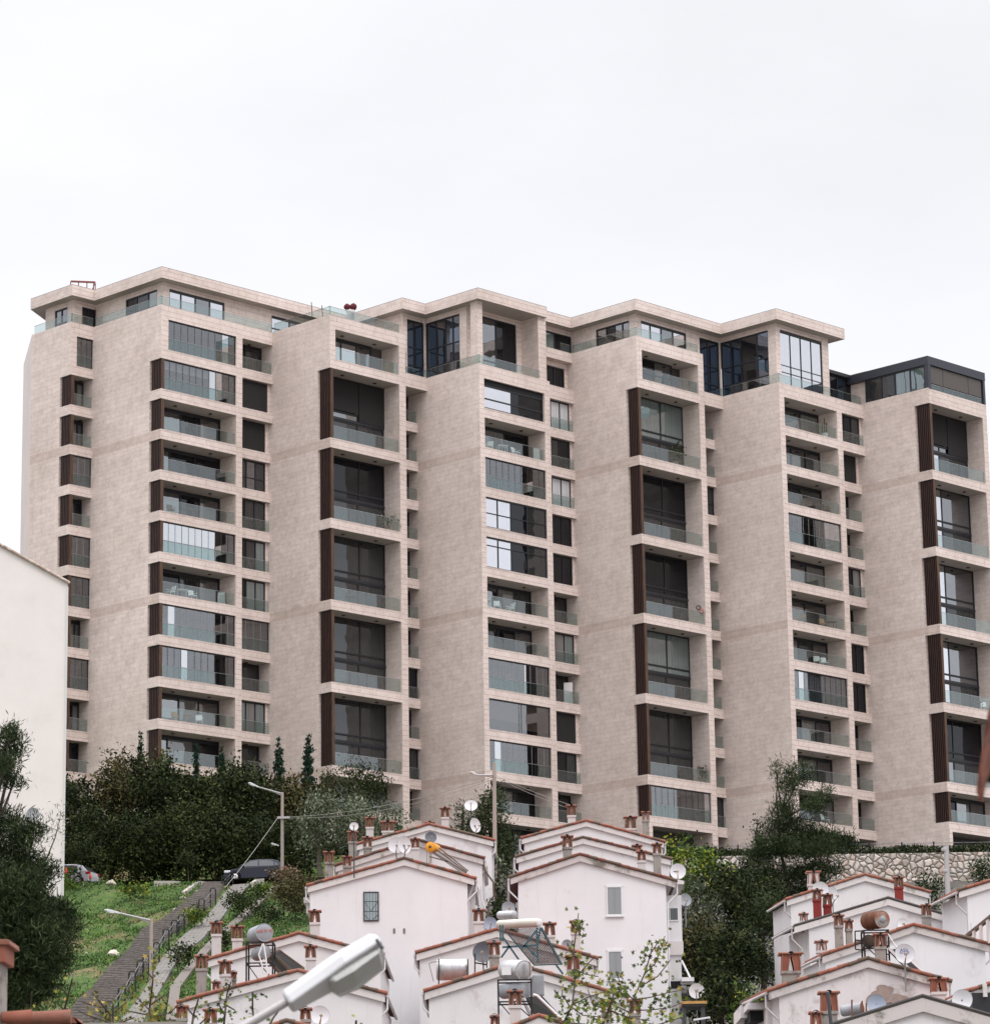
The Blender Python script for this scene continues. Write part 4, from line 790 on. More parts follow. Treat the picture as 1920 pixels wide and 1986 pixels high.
# ================================================================ rubble wall, hedge and fence before the building
def rubble_mat():
    m = mat('rubble', (.4, .36, .3), .9); v = coords(m); n, l, b = nodes(m)
    nz = n.new('ShaderNodeTexNoise'); nz.inputs['Scale'].default_value = 1.2; l.new(v, nz.inputs['Vector']); mm = n.new('ShaderNodeMixRGB'); mm.inputs[0].default_value = .12; l.new(v, mm.inputs[1]); l.new(nz.outputs['Color'], mm.inputs[2])
    vo = n.new('ShaderNodeTexVoronoi'); vo.feature = 'DISTANCE_TO_EDGE'; vo.inputs['Scale'].default_value = 2.4; l.new(mm.outputs[0], vo.inputs['Vector'])
    vc = n.new('ShaderNodeTexVoronoi'); vc.inputs['Scale'].default_value = 2.4; l.new(mm.outputs[0], vc.inputs['Vector'])
    s = n.new('ShaderNodeSeparateColor'); l.new(vc.outputs['Color'], s.inputs[0])
    c = cramp(m, s.outputs[0], [(0, (.34, .29, .25)), (.4, (.55, .50, .45)), (.7, (.62, .55, .5)), (1, (.5, .37, .31))])
    c = mix(m, 1, c, cramp(m, noise(m, v, 5), [(.3, (.75, .73, .72)), (.6, (1.05, 1.05, 1.05))]), 'MULTIPLY')
    e = cramp(m, vo.outputs['Distance'], [(.015, (0, 0, 0)), (.07, (1, 1, 1))]); setc(m, mix(m, e, (.10, .085, .07), c)); bump(m, cramp(m, vo.outputs['Distance'], [(0, (0, 0, 0)), (.22, (1, 1, 1))]), 1, .12)
rubble_mat()
p0 = at(1300, 1650, 238.6); zt = at(1650, 1657, 238.6).z
g = MB((20, 239, 28)); g.box(p0.x, 62, 238.6, 239.3, 24, zt); o = g.build('rubble_wall', M['rubble'], loc=(20, 239, 28)); tag(o, 'long wall of pale rounded rubble stones below the apartment block', 'stone wall')
hz = zt
L_ = 62 - p0.x; nh = 24000; P = np.stack([rng.uniform(p0.x, 62, nh), rng.uniform(239.2, 240.6, nh), hz + rng.uniform(-.15, .62, nh) ** 1.0], 1); P[:, 2] += .08 * np.sin(P[:, 0] * 1.3)
V, F = leafset(P, .2, .5, .3); o = fast_mesh('hedge', V, F, LEAF['dark'], rng.choice(3, nh, p=(.5, .38, .12))); tag(o, 'low clipped dark green hedge along the top of the rubble wall', 'hedge')
e = empty('garden_fence', (20, 241.2, hz)); tag(e, 'thin dark post-and-wire fence behind the hedge', 'fence')
pxs = [1431, 1686, 1749, 1811, 1868, 1925]
for px in (1315, 1372, 1431, 1560, 1625, 1686, 1749, 1811, 1868, 1925):
    q = at(px, 1640, 241.2) - e.location; t = MB(); t.box(q.x - .05, q.x + .05, -.05, .05, -1, 1.15); t.build('post', M['iron'], e)
for h_ in (.55, 1.05): t = MB(); a_, b_ = at(1300, 1640, 241.2) - e.location, at(1935, 1640, 241.2) - e.location; t.tube((a_.x, 0, h_), (b_.x, 0, h_), .022, n=5); t.build('wire', M['worn_steel'], e)
q = at(1758, 1656, 240.9); t = MB(); t.box(-.16, .16, -.1, .1, -1, 1.0, 0); t.box(-.16, -.1, -.105, -.1, -1, .95, 1); tag(t.build('marker_post', [M['rail_metal'], M['dark_frame']], loc=(q.x, q.y, hz)), 'short grey metal post standing in the hedge', 'post')

# ================================================================ cars
def make_car(name, label, loc, rz, paint, hatch=True):
    root = empty(name, loc, rz); tag(root, label, 'car')
    L, W, H = 4.3, 1.76, 1.47
    pf = mat(name + '_paint', paint, .25, .3, .6); glass = M['pane_grey']
    # x forward; side outline (x, z)
    body = [(-2.12, .28), (-2.15, .62), (-2.08, .92), (-1.78, 1.0), (-.9, 1.0), (.75, .96), (1.55, .84), (2.02, .66), (2.12, .45), (2.1, .24), (1.75, .2), (1.72, .44), (1.56, .6), (1.34, .66), (1.12, .6), (.96, .44), (.93, .2), (-.93, .2), (-.96, .44), (-1.12, .6), (-1.34, .66), (-1.56, .6), (-1.72, .44), (-1.75, .24)]
    g = MB(); n = len(body); rows = [(-W / 2 + .06, .96), (-W / 2, 1), (W / 2, 1), (W / 2 - .06, .96)]
    V = []; 
    for y, s in ((-W / 2, 1), (W / 2, 1)): V += [(x, y, z) for x, z in body]
    g.add(V, [tuple(range(n)), tuple(range(2 * n - 1, n - 1, -1))] + [(i, i + n, (i + 1) % n + n, (i + 1) % n) for i in range(n)], 0)
    g.build('body', pf, root, bevel=.05)
    roofp = [(-1.95, .98), (-1.55, 1.34), (-1.1, 1.45), (-.2, 1.48), (.35, 1.42), (1.15, .93)]
    g = MB(); V = [(x, -W / 2 + .03 + (z - .95) * .35, z) for x, z in roofp] + [(x, W / 2 - .03 - (z - .95) * .35, z) for x, z in roofp]; k = len(roofp)
    g.add(V, [tuple(range(k)), tuple(range(2 * k - 1, k - 1, -1))] + [(i, i + k, (i + 1) % k + k, (i + 1) % k) for i in range(k)], 0); g.build('cabin', pf, root, bevel=.04)
    for s in (-1, 1):
        def sp(x, z, e=.012): return (x, s * (W / 2 - .03 - (z - .95) * .35 + e), z)
        for q in ([(.95, 1.0), (.28, 1.36), (-.18, 1.41), (-.22, 1.0)], [(-.3, 1.0), (-.27, 1.41), (-.95, 1.38), (-1.25, 1.28), (-1.3, 1.0)], [(-1.38, 1.02), (-1.34, 1.24), (-1.55, 1.12), (-1.6, 1.03)]):
            t = MB(); t.add([sp(x, z) for x, z in q], [tuple(range(len(q)))]); t.build('side_window', glass, root)
        t = MB(); t.box(.72, .9, s * (W / 2 + .0), s * (W / 2 + .17), .98, 1.12); t.build('mirror', pf, root, bevel=.03)
        t = MB(); t.box(1.62, 2.06, s * (W / 2 - .22), s * (W / 2 + .01), .62, .78); t.build('headlight', M['lamp_clear'], root, bevel=.03)
        t = MB(); t.box(-2.17, -1.86, s * (W / 2 - .16), s * (W / 2 + .012), .74, .92); t.build('taillight', M['lamp_red'], root, bevel=.02)
        for x in (-1.34, 1.34):
            t = MB(); t.lathe([(.2, 0), (.32, 0), (.335, .04), (.335, .18), (.3, .2)], (x, s * (W / 2 - .2), .33), (0, s, 0), 22); wo = t.build('wheel', M['rubber'], root)
            t = MB(); t.lathe([(.0, .19), (.05, .205), (.21, .19), (.225, .17)], (x, s * (W / 2 - .2), .33), (0, s, 0), 20, 0)
            for j in range(5):
                a = j * 1.2566; t.lathe([(.0, .212), (.045, .212)], (x + math.cos(a) * .13, s * (W / 2 - .2), .33 + math.sin(a) * .13), (0, s, 0), 8, 1)
            t.build('rim', [M['alloy'], M['rubber']], wo)
    for q in ([(-1.93, .99), (-1.57, 1.32)], [(1.12, .95), (.38, 1.39)]):
        (xa, za), (xb, zb) = q; ya, yb = W / 2 - .08 - (za - .95) * .35, W / 2 - .08 - (zb - .95) * .35; o_ = .02 if xa > 0 else -.02
        t = MB(); t.add([(xa + o_, -ya, za + .01), (xa + o_, ya, za + .01), (xb + o_, yb, zb + .012), (xb + o_, -yb, zb + .012)], [(0, 1, 2, 3)]); t.build('windscreen' if xa > 0 else 'rear_window', glass, root)
    return root
mat('lamp_clear', (.7, .72, .75), .15, .3); mat('lamp_red', (.35, .01, .015), .25); mat('rubber', (.015, .015, .015), .8); mat('alloy', (.6, .6, .62), .3, .8)
p = at(499, 1708, 215.5); make_car('parked_car', 'dark blue-black five-door hatchback parked beside the upper street lamp', (p.x, 215.9, 26.28), R_(180 - 10), (.012, .014, .028))
p = at(150, 1668, 216); make_car('silver_car', 'silver car half hidden behind the corner of the white windowless building', (at(124, 1668, 216).x - .0, 216, 26.15), R_(180 - 14), (.55, .57, .62))

# ================================================================ street lamps, poles, wires
mat('pole_concrete', (.33, .28, .25), .85); mat('lamp_head_grey', (.66, .67, .69), .4, .2); mat('lamp_lens', (.75, .76, .76), .2); mat('arm_metal', (.42, .40, .40), .5, .4)
def lamp_head(o, p, d, L, root):
    """cobra head from p along d"""
    d = Vector(d).normalized(); up = Vector((0, 0, 1)); s = d.cross(up).normalized(); u = s.cross(d)
    def ring(t, w_, h0, h1): return [p + d * L * t + s * w_ * L * a + u * L * (h0 if b < 0 else h1) for a, b in ((-1, -1), (-1, 1), (1, 1), (1, -1))]
    prof = [(0, .06, -.04, .04), (.1, .08, -.05, .06), (.42, .10, -.05, .075), (.62, .13, -.05, .08), (.88, .13, -.04, .08), (.98, .11, -.02, .06), (1, .08, .0, .04)]
    g = MB(); V = []
    for q in prof: V += ring(*q)
    n = len(prof); F = [(4 * i + j, 4 * i + (j + 1) % 4, 4 * i + 4 + (j + 1) % 4, 4 * i + 4 + j) for i in range(n - 1) for j in range(4)] + [(3, 2, 1, 0), (4 * n - 4, 4 * n - 3, 4 * n - 2, 4 * n - 1)]
    g.add(V, F); h = g.build('lamp_head', M['lamp_head_grey'], root, bevel=L * .025)
    g = MB(); V = []; pr = [(.44, .08, -.055, -.045), (.48, .11, -.10, -.045), (.72, .115, -.105, -.04), (.88, .10, -.08, -.03), (.93, .08, -.04, -.02)]
    for q in pr: V += ring(*q)
    n = len(pr); F = [(4 * i + j, 4 * i + (j + 1) % 4, 4 * i + 4 + (j + 1) % 4, 4 * i + 4 + j) for i in range(n - 1) for j in range(4)] + [(3, 2, 1, 0), (4 * n - 4, 4 * n - 3, 4 * n - 2, 4 * n - 1)]
    g.add(V, F); g.build('lens', M['lamp_lens'], h, bevel=L * .02)
def street_lamp(label, px, ybase, ytop, Y, headpts, group=None, r=.13, extra=None, bury=1.2):
    b = at(px, ybase, Y); tp = at(px, ytop, Y); root = empty('street_lamp', b); tag(root, label, 'street lamp', group)
    H = tp.z - b.z; t = MB(); t.tube((0, 0, -bury), (tp.x - b.x, 0, H), r, r * .72, 12); t.build('pole', M['pole_concrete'], root)
    (x0, y0), (x1, y1), (x2, y2) = headpts; a = at(x0, y0, Y) - b; c = at(x1, y1, Y - 1.0) - b; e = at(x2, y2, Y - 1.5) - b
    t = MB(); t.tube(a, c, .055, .045); t.tube(a + Vector((0, 0, -.12)), a.lerp(c, .55), .03, .03); t.build('arm', M['arm_metal'], root)
    lamp_head(root, c, e - c, (e - c).length, root); return root, b
rt, b = street_lamp('tall concrete street lamp standing at the top of the stairs in front of the hatchback', 547.5, 1708, 1537, 213.2, ((547, 1540), (501, 1527), (482, 1519)))
lampU = rt
t = MB(); a = at(538, 1586.5, 213.1) - b; c = at(563, 1586.5, 213.1) - b; t.box(a.x, c.x, -.2, -.1, a.z - .07, a.z + .07); t.build('crossarm', M['arm_metal'], rt)
lamp_head(rt, at(541, 1641, 213) - b, at(521, 1635, 212.5) - at(541, 1641, 213), .62, rt)
t = MB(); t.path([at(551, 1590, 213) - b, at(555, 1615, 213) - b, at(551, 1640, 213) - b], .012, 5); t.build('cable', M['iron'], rt)
rt2, b2 = street_lamp('concrete street lamp beside the lower flight of stairs', 293.5, 1950, 1783, 155, ((292, 1786), (232, 1772), (203.5, 1766)), r=.11, bury=2.5)
g_ = at(925, 1503, 182)
rt3, b3 = street_lamp('concrete utility pole with a small white lamp between the two white rows', 958.5, 1640, 1479, 182, ((956, 1504), (927, 1504), (913, 1498)), r=.14, bury=4)
t = MB(); a = at(944, 1505.5, 182) - b3; c = at(962, 1502.5, 182) - b3; t.bar(a, c, .09, .09); t.bar(at(946, 1511, 182) - b3, at(957, 1536, 182) - b3, .05); t.build('crossarm', M['arm_metal'], rt3)
t = MB(); b4 = at(1837, 1765, 168); tp = at(1835, 1641, 168); t.tube((0, 0, -5), (tp.x - b4.x, 0, tp.z - b4.z), .15, .13, 12); t.lathe([(.16, 0), (.17, .05), (.17, .12), (.16, .17)], (0, 0, 1.9), (0, 0, 1), 12); t.lathe([(.15, 0), (.16, .05), (.16, .12), (.15, .17)], (0, 0, 3.0), (0, 0, 1), 12)
tag(t.build('utility_pole', M['arm_metal'], loc=b4), 'plain light grey pole in front of the right part of the rubble wall', 'pole')
def wire(label, pts, sag=.5, r=.014):
    g = MB(pts[0]); a, c = pts; n = 14; P = [Vector(a).lerp(Vector(c), i / n) - Vector((0, 0, sag * 4 * (i / n) * (1 - i / n))) for i in range(n + 1)]
    g.path(P, r, 5); tag(g.build('overhead_wire', M['wire_grey'], loc=pts[0]), label, 'wire', 'overhead wires')
mat('wire_grey', (.3, .28, .26), .6)
wire('upper overhead wire from the stair-top street lamp to the pole between the rows', (at(560, 1585, 213.1), at(958, 1507, 182)), .45)
wire('lower overhead wire from the stair-top street lamp to the pole between the rows', (at(561, 1587, 213.1), at(958, 1511, 182)), .62)
wire('wire slanting down from the stair-top street lamp to the railings', (at(539, 1586, 213.1), at(437, 1722, 207)), .1, .02)
wire('upper overhead wire running right from the pole past the balconies', (at(958, 1503, 182), at(1215, 1590, 176)), .25, .011)
wire('lower overhead wire running right from the pole past the balconies', (at(958, 1506, 182), at(1215, 1598, 176)), .3, .011)

# ================================================================ white building at the left
mat('white_plaster', (.76, .70, .685), .85); m = M['white_plaster']; v = coords(m); setc(m, cramp(m, noise(m, v, .35, 8, .7), [(.25, (.66, .60, .58)), (.45, (.73, .675, .655)), (.7, (.775, .72, .70))]))
Yw = 206.5; pts = [at(-330, 1120, Yw), at(-120, 990, Yw), at(132, 1131, Yw), at(123.5, 1664, Yw)]; zb_ = 22.0
o0 = Vector((pts[2].x, Yw, 24)); root = empty('white_building', o0); tag(root, 'tall plain white windowless building at the left edge', 'building')
xr = (pts[2].x + pts[3].x) / 2
poly = [Vector((pts[0].x, Yw, zb_)), Vector((pts[0].x, Yw, pts[0].z)), Vector((pts[1].x, Yw, pts[1].z)), Vector((xr, Yw, pts[2].z)), Vector((xr, Yw, zb_))]
g = MB(o0); g.prism(poly, (-2.6, 9, 0)); g.build('wall', M['white_plaster'], root)
g = MB(o0); n_ = 46
for i in range(n_):
    a = Vector((pts[1].x, Yw - .12, pts[1].z)).lerp(Vector((xr + .12, Yw - .12, pts[2].z - .03)), i / n_); c = Vector((pts[1].x, Yw - .12, pts[1].z)).lerp(Vector((xr + .12, Yw - .12, pts[2].z - .03)), (i + 1.08) / n_)
    g.tube(a + Vector((0, .0, .05)), c + Vector((0, 0, .0)), .09, .11, 7)
g.build('verge_tiles', M['old_tile'] if 'old_tile' in M else var('old_tile', (.28, .2, .16), (.5, .42, .37), 3), root)
g = MB(o0); g.box(xr - .1, xr + .04, Yw - .06, Yw - .003, zb_, pts[2].z - .25); g.build('corner_strip', M['curtain_white'], root)
g = MB(o0); q = [at(20, 1568, Yw), at(123, 1615, Yw)]; g.bar(q[0] + Vector((0, -.02, 0)), q[1] + Vector((0, -.02, 0)), .05, .05); g.build('cable_duct', M['white_plaster'], root)
# ================================================================ white row houses on the slope
def plaster(name, base, dirt, scale=.5, lo=.30):
    m = mat(name, base, .9, spec=.2); v = coords(m); a = noise(m, v, scale, 8, .7); s = coords(m, scale=(3, 3, .25)); st = noise(m, s, 1.2, 6, .7)
    c = cramp(m, a, [(lo - .06, dirt), (lo + .05, base), (.75, tuple(min(1, k * 1.04) for k in base))]); c = mix(m, cramp(m, st, [(.56, (0, 0, 0)), (.80, (.5, .5, .5))]), c, dirt); c = mix(m, 1, c, cramp(m, noise(m, v, .18, 4, .6), [(.3, (.90, .905, .92)), (.7, (1.04, 1.03, 1.03))]), 'MULTIPLY'); setc(m, c); bump(m, noise(m, v, 12), .12, .01); return m
plaster('plaster_lilac', (.705, .685, .695), (.56, .525, .52), .45, .36)
plaster('plaster_pink', (.70, .67, .668), (.53, .47, .46), .6, .39)
plaster('plaster_stained', (.68, .63, .625), (.40, .34, .31), .7, .42)
plaster('fascia_white', (.64, .60, .58), (.36, .32, .28), 1.3, .38)
m = plaster('fascia_worn', (.56, .51, .49), (.20, .18, .15), 1.0, .43)
plaster('chimney_white', (.55, .52, .51), (.30, .26, .23), 3, .36)
plaster('chimney_grey', (.30, .275, .25), (.15, .13, .11), 3, .42)
plaster('chimney_red', (.22, .035, .03), (.10, .02, .02), 2, .3)
var('terracotta', (.22, .072, .046), (.28, .105, .07), 2.5, .85, c3=(.14, .08, .06), strength=.4)
var('tile_rim', (.27, .115, .078), (.20, .08, .055), 4, .85, c3=(.24, .19, .155))
var('tile_old', (.12, .045, .035), (.20, .085, .06), 2.5, .9, c3=(.09, .06, .05))
var('tile_mossy', (.10, .08, .06), (.13, .078, .055), 5, .9, c3=(.09, .09, .07))
mat('pvc_white', (.68, .67, .68), .5); mat('gutter_dark', (.05, .05, .055), .5)
WM = {'lilac': 'plaster_lilac', 'pink': 'plaster_pink', 'stain': 'plaster_stained'}
def chimney(roof, off, pxl, pxr, yt, yb, Y, style='chimney_white', cap='terracotta'):
    c = at((pxl + pxr) / 2, yb, Y); tp = at((pxl + pxr) / 2, yt, Y); w = (pxr - pxl) / F_PX * Y; H = tp.z - c.z
    hc = min(.98 * w, .62 * H + .1); o = Vector((c.x, Y, tp.z - hc)); g = MB(); d = w * .36
    # stack, ledge
    g.box(-w * .34, w * .34, -d, d, -(H - hc) - .5, -.07, 0); g.box(-w * .39, w * .39, -d - .04, d + .04, -.10, 0, 0)
    for s in (-1, 1):
        q = [(s * .385 * w, 0), (s * .13 * w, 0), (s * .02 * w, hc * .80), (s * .34 * w, hc * .80)]
        g.prism([(x, -d * .98, z) for x, z in q], (0, .05, 0), 2); g.prism([(x, d * .98 - .05, z) for x, z in q], (0, .05, 0), 2)
        g.prism([(s * .385 * w, -d * .9, 0), (s * .385 * w - s * .05, -d * .9, 0), (s * .34 * w - s * .05, -d * .9, hc * .8), (s * .34 * w, -d * .9, hc * .8)], (0, 1.8 * d, 0), 2)
        g.bar((s * .15 * w, -d - .015, 0), (s * .035 * w, -d - .015, hc * .8), .055, .05, 1); g.bar((s * .37 * w, -d - .015, 0), (s * .335 * w, -d - .015, hc * .8), .035, .05, 1)
        g.tube((s * .10 * w, -d - .02, hc * .86), (s * .5 * w, -d - .02, hc * .86), .045, .05, 8, 1); g.tube((s * .10 * w, d, hc * .86), (s * .48 * w, d, hc * .86), .045, .05, 8, 1)
        g.box(s * .06 * w, s * .45 * w, -d, d, hc * .80, hc * .86, 2)
    g.tube((0, -d - .06, hc * .82), (0, d, hc * .82), .11, .11, 10, 2, cap=False); g.tube((0, -d - .065, hc * .82), (0, -d + .05, hc * .82), .055, .055, 8, 3)
    g.f = [[i for i in f] for f in g.f]
    g.v = [p + (o - off) for p in g.v]
    return g.build('chimney', [M[style], M['tile_rim'], M[cap], M['void_dark']], roof)
def house(label, Y, L, Rg, E, wl, wr, base_y=1995, theta=0, depth=10.5, fas=.27, wall='lilac', fascia='fascia_white', tile='terracotta', gap=.1, windows=(), chims=(), extra=None, group='white gabled row houses', coping=False):
    gd = Vector((math.cos(theta), math.sin(theta), 0)); nd = Vector((-math.sin(theta), math.cos(theta), 0))
    P0 = at(*Rg, Y)
    def pl(p, back=0):
        d = ray(*p); nn = np.array(nd); t = (np.array(P0) @ nn) / (d @ nn); return Vector(d * t) + nd * back
    l, r, e = pl(L), pl(Rg), pl(E); base = pl(((L[0] + E[0]) / 2, base_y)); zb_ = base.z - 3
    loc = Vector((base.x, base.y, base.z)); root = empty('row_house', loc); tag(root, label, 'house', group)
    def slope(p, q, x):                      # height of the verge line at horizontal gable coordinate x
        a = (p - r).dot(gd); b_ = (q - r).dot(gd); return p.z + (q.z - p.z) * (x - a) / (b_ - a)
    wlx = (pl((wl, Rg[1])) - r).dot(gd); wrx = (pl((wr, Rg[1])) - r).dot(gd)
    pt = lambda x, z, back=0: r + gd * x + Vector((0, 0, z - r.z)) + nd * back
    tk = .13
    g = MB(loc); g.prism([pt(wlx, zb_, .0), pt(wlx, slope(l, r, wlx) - tk - .12), pt(0, r.z - tk - .12), pt(wrx, slope(r, e, wrx) - tk - .12), pt(wrx, zb_)], nd * depth); w_ = g.build('wall', M[WM[wall]], root)
    # fascia (verge board)
    lx = (l - r).dot(gd); ex = (e - r).dot(gd)
    g = MB(loc)
    for a, b_ in ((l, r), (r, e)):
        g.prism([a + Vector((0, 0, -tk)), b_ + Vector((0, 0, -tk)), b_ + Vector((0, 0, -tk - fas)), a + Vector((0, 0, -tk - fas))], nd * .13)
        g.v = [p - nd * 0 for p in g.v]
    g.v = [p - nd * .13 for p in g.v]; g.build('fascia', M[fascia], root)
    g = MB(loc)
    for a, b_ in ((l, r), (r, e)):
        sx = gd * (.06 if b_ is e else 0) - gd * (.06 if a is l else 0)
        g.prism([a + Vector((0, 0, -tk)) - gd * (.05 if a is l else 0), b_ + Vector((0, 0, -tk)) + gd * (.05 if b_ is e else 0), b_ + Vector((0, 0, -.05)) + gd * (.05 if b_ is e else 0), a + Vector((0, 0, -.05)) - gd * (.05 if a is l else 0)], nd * (depth + .1))
    g.v = [p - nd * .10 for p in g.v]; rf_ = g.build('roof', M['concrete_old'] if coping else M[tile], root)
    if coping:
        g = MB(loc)
        for a, b_ in ((l, r), (r, e)): g.prism([a, b_, b_ + Vector((0, 0, -.05)), a + Vector((0, 0, -.05))], nd * .3)
        g.v = [p - nd * .18 for p in g.v]; g.build('coping', M['dark_coping'], rf_)
    else:
        g = MB(loc)
        for a, b_ in ((l - gd * .06, r), (r, e + gd * .06)):
            n = max(6, int((b_ - a).length / .36)); up = b_.z > a.z
            for i in range(n):
                j = Vector((0, 0, random.uniform(-.012, .012))); p, q = a.lerp(b_, i / n) + j, a.lerp(b_, (i + 1.12) / n) + j; r0, r1 = (.084, .06) if up else (.06, .084)
                mi_ = random.choice((0, 0, 1, 2, 1, 2)); z = Vector((0, 0, -.06)); g.tube(p + z, q + z, r0, r1, 8, mi_)
            # roof tile rolls running down the slope, row by row into the depth
        g.v = [p - nd * .14 for p in g.v]
        for a, b_ in ((l, r), (r, e)):
            for k in range(1, 12):
                g.tube(a + nd * (k * .3) + Vector((0, 0, -.04)), b_ + nd * (k * .3) + Vector((0, 0, -.04)), .07, .07, 6, k % 2)
        alt = {'terracotta': ('terracotta', 'tile_rim', 'tile_mossy'), 'tile_old': ('tile_old', 'tile_mossy', 'tile_old')}[tile]
        g.build('verge_tiles', [M[k] for k in alt], rf_)
    # gutters and a drainpipe on each side
    for p, s in ((l, -1), (e, 1)):
        g = MB(loc); a = p + gd * s * .08 + Vector((0, 0, -.16)); g.tube(a, a + nd * depth, .06, .06, 8); g.path([a + nd * .1, a + nd * .1 + Vector((0, 0, -.5)), a + nd * .12 - gd * s * .45 + Vector((0, 0, -.95)), a + nd * .12 - gd * s * .45 + Vector((0, 0, -6))], .04, 7); g.build('gutter', M['pvc_white' if not theta else 'chimney_white'], root)
    for k, (x0, x1, y0, y1, kind) in enumerate(windows):
        a, b_ = pl((x0, y1)), pl((x1, y0)); g = MB(loc); W_ = (b_ - a).dot(gd); h = b_.z - a.z
        def q(x, z, dpt): return a + gd * x + Vector((0, 0, z)) - nd * dpt
        fm = 'gutter_dark' if kind == 'barred' else 'pvc_white'; t_ = .06
        for (xa, xb, za, zb2) in ((0, t_, 0, h), (W_ - t_, W_, 0, h), (t_, W_ - t_, 0, t_), (t_, W_ - t_, h - t_, h)): g.prism([q(xa, za, 0), q(xb, za, 0), q(xb, zb2, 0), q(xa, zb2, 0)], -nd * .05)
        if kind != 'barred': g.prism([q(-.05, -.06, 0), q(W_ + .05, -.06, 0), q(W_ + .05, 0, 0), q(-.05, 0, 0)], -nd * .1); g.prism([q(-.04, h, 0), q(W_ + .04, h, 0), q(W_ + .04, h + .05, 0), q(-.04, h + .05, 0)], -nd * .035)
        wo = g.build('window', M[fm], root)
        g = MB(loc); g.prism([q(t_, t_, .004), q(W_ - t_, t_, .004), q(W_ - t_, h - t_, .004), q(t_, h - t_, .004)], -nd * .012); g.build('pane', M['pane_curtain' if kind == 'curtain' else 'pane_teal'], wo)
        if kind == 'barred':
            g = MB(loc)
            for i in range(1, 5): g.bar(q(W_ * i / 5, 0, .09), q(W_ * i / 5, h, .09), .014)
            for i in range(1, 3): g.bar(q(0, h * i / 3, .09), q(W_, h * i / 3, .09), .014)
            g.bar(q(0, h * .25, .1), q(W_ / 2, 0, .1), .014); g.bar(q(W_, h * .25, .1), q(W_ / 2, 0, .1), .014); g.bar(q(0, h * .7, .1), q(W_ / 2, h * .35, .1), .012); g.bar(q(W_, h * .7, .1), q(W_ / 2, h * .35, .1), .012)
            g.build('bars', M['iron'], wo)
        if kind == 'curtain': g = MB(loc); g.bar(q(W_ * .5, t_, .03), q(W_ * .5, h - t_, .03), .0, .0) if 0 else None
    for c in chims:
        pxl, pxr, yt, yb, st, back = c[:6]; chimney(rf_, loc, pxl, pxr, yt, yb, Y + back, st, c[6] if len(c) > 6 else 'tile_mossy')
    if extra: extra(root, loc, pl, gd, nd)
    return root
def sidebox(root, loc, name, mat_, x0, x1, y0, y1, Y0, dpt, top=None):
    a, b_ = at(x0, y1, Y0), at(x1, y0, Y0); g = MB(loc); g.box(a.x, b_.x, Y0, Y0 + dpt, a.z, b_.z); return g.build(name, M[mat_], root)
def ex_h1(root, loc, pl, gd, nd):      # small side balconies seen past both ends of the gable wall
    sidebox(root, loc, 'side_balcony', 'plaster_lilac', 594, 620, 1752, 1772, 151.2, 3.5); sidebox(root, loc, 'balcony_roof', 'fascia_white', 589, 612, 1741, 1752, 151.0, 3.5)
    sidebox(root, loc, 'side_wing', 'plaster_pink', 906, 921, 1728, 2000, 151.4, 5); sidebox(root, loc, 'balcony_roof', 'fascia_white', 906, 926, 1718, 1728, 151.0, 5)
    for x in (764.5, 784): a_ = at(x, 1806, 149.97); g = MB(loc); g.box(a_.x - .045, a_.x + .045, 149.97, 150.0, a_.z - .11, a_.z + .11); g.build('vent', M['dish_grey'] if 'dish_grey' in M else M['concrete_old'], root)
    for k, (x0, y0, x1, y1) in enumerate(((921, 1706, 908, 1745), (924, 1712, 941, 1764), (909, 1748, 908, 1810), (933, 1720, 934, 1800))):
        g = MB(loc); g.tube(at(x0, y0, 150.8), at(x1, y1, 150.8), .045); g.build('drainpipe', M['pvc_white'], root)
def ex_h1b(root, loc, pl, gd, nd):
    sidebox(root, loc, 'side_wing', 'plaster_pink', 921, 939, 1690, 1830, 164.4, 5); sidebox(root, loc, 'balcony_roof', 'fascia_white', 921, 946, 1680, 1690, 164.0, 6)
    g = MB(loc); g.path([at(936, 1668, 163), at(941, 1690, 163), at(957, 1712, 163), at(958, 1738, 163), at(948, 1752, 163), at(947, 1800, 163)], .05); g.build('drainpipe', M['tile_mossy'], root)
def ex_h1c(root, loc, pl, gd, nd):
    sidebox(root, loc, 'side_wing', 'plaster_pink', 940, 958, 1655, 1760, 177.4, 6); sidebox(root, loc, 'balcony_roof', 'fascia_white', 944, 961, 1645, 1655, 177.0, 6)
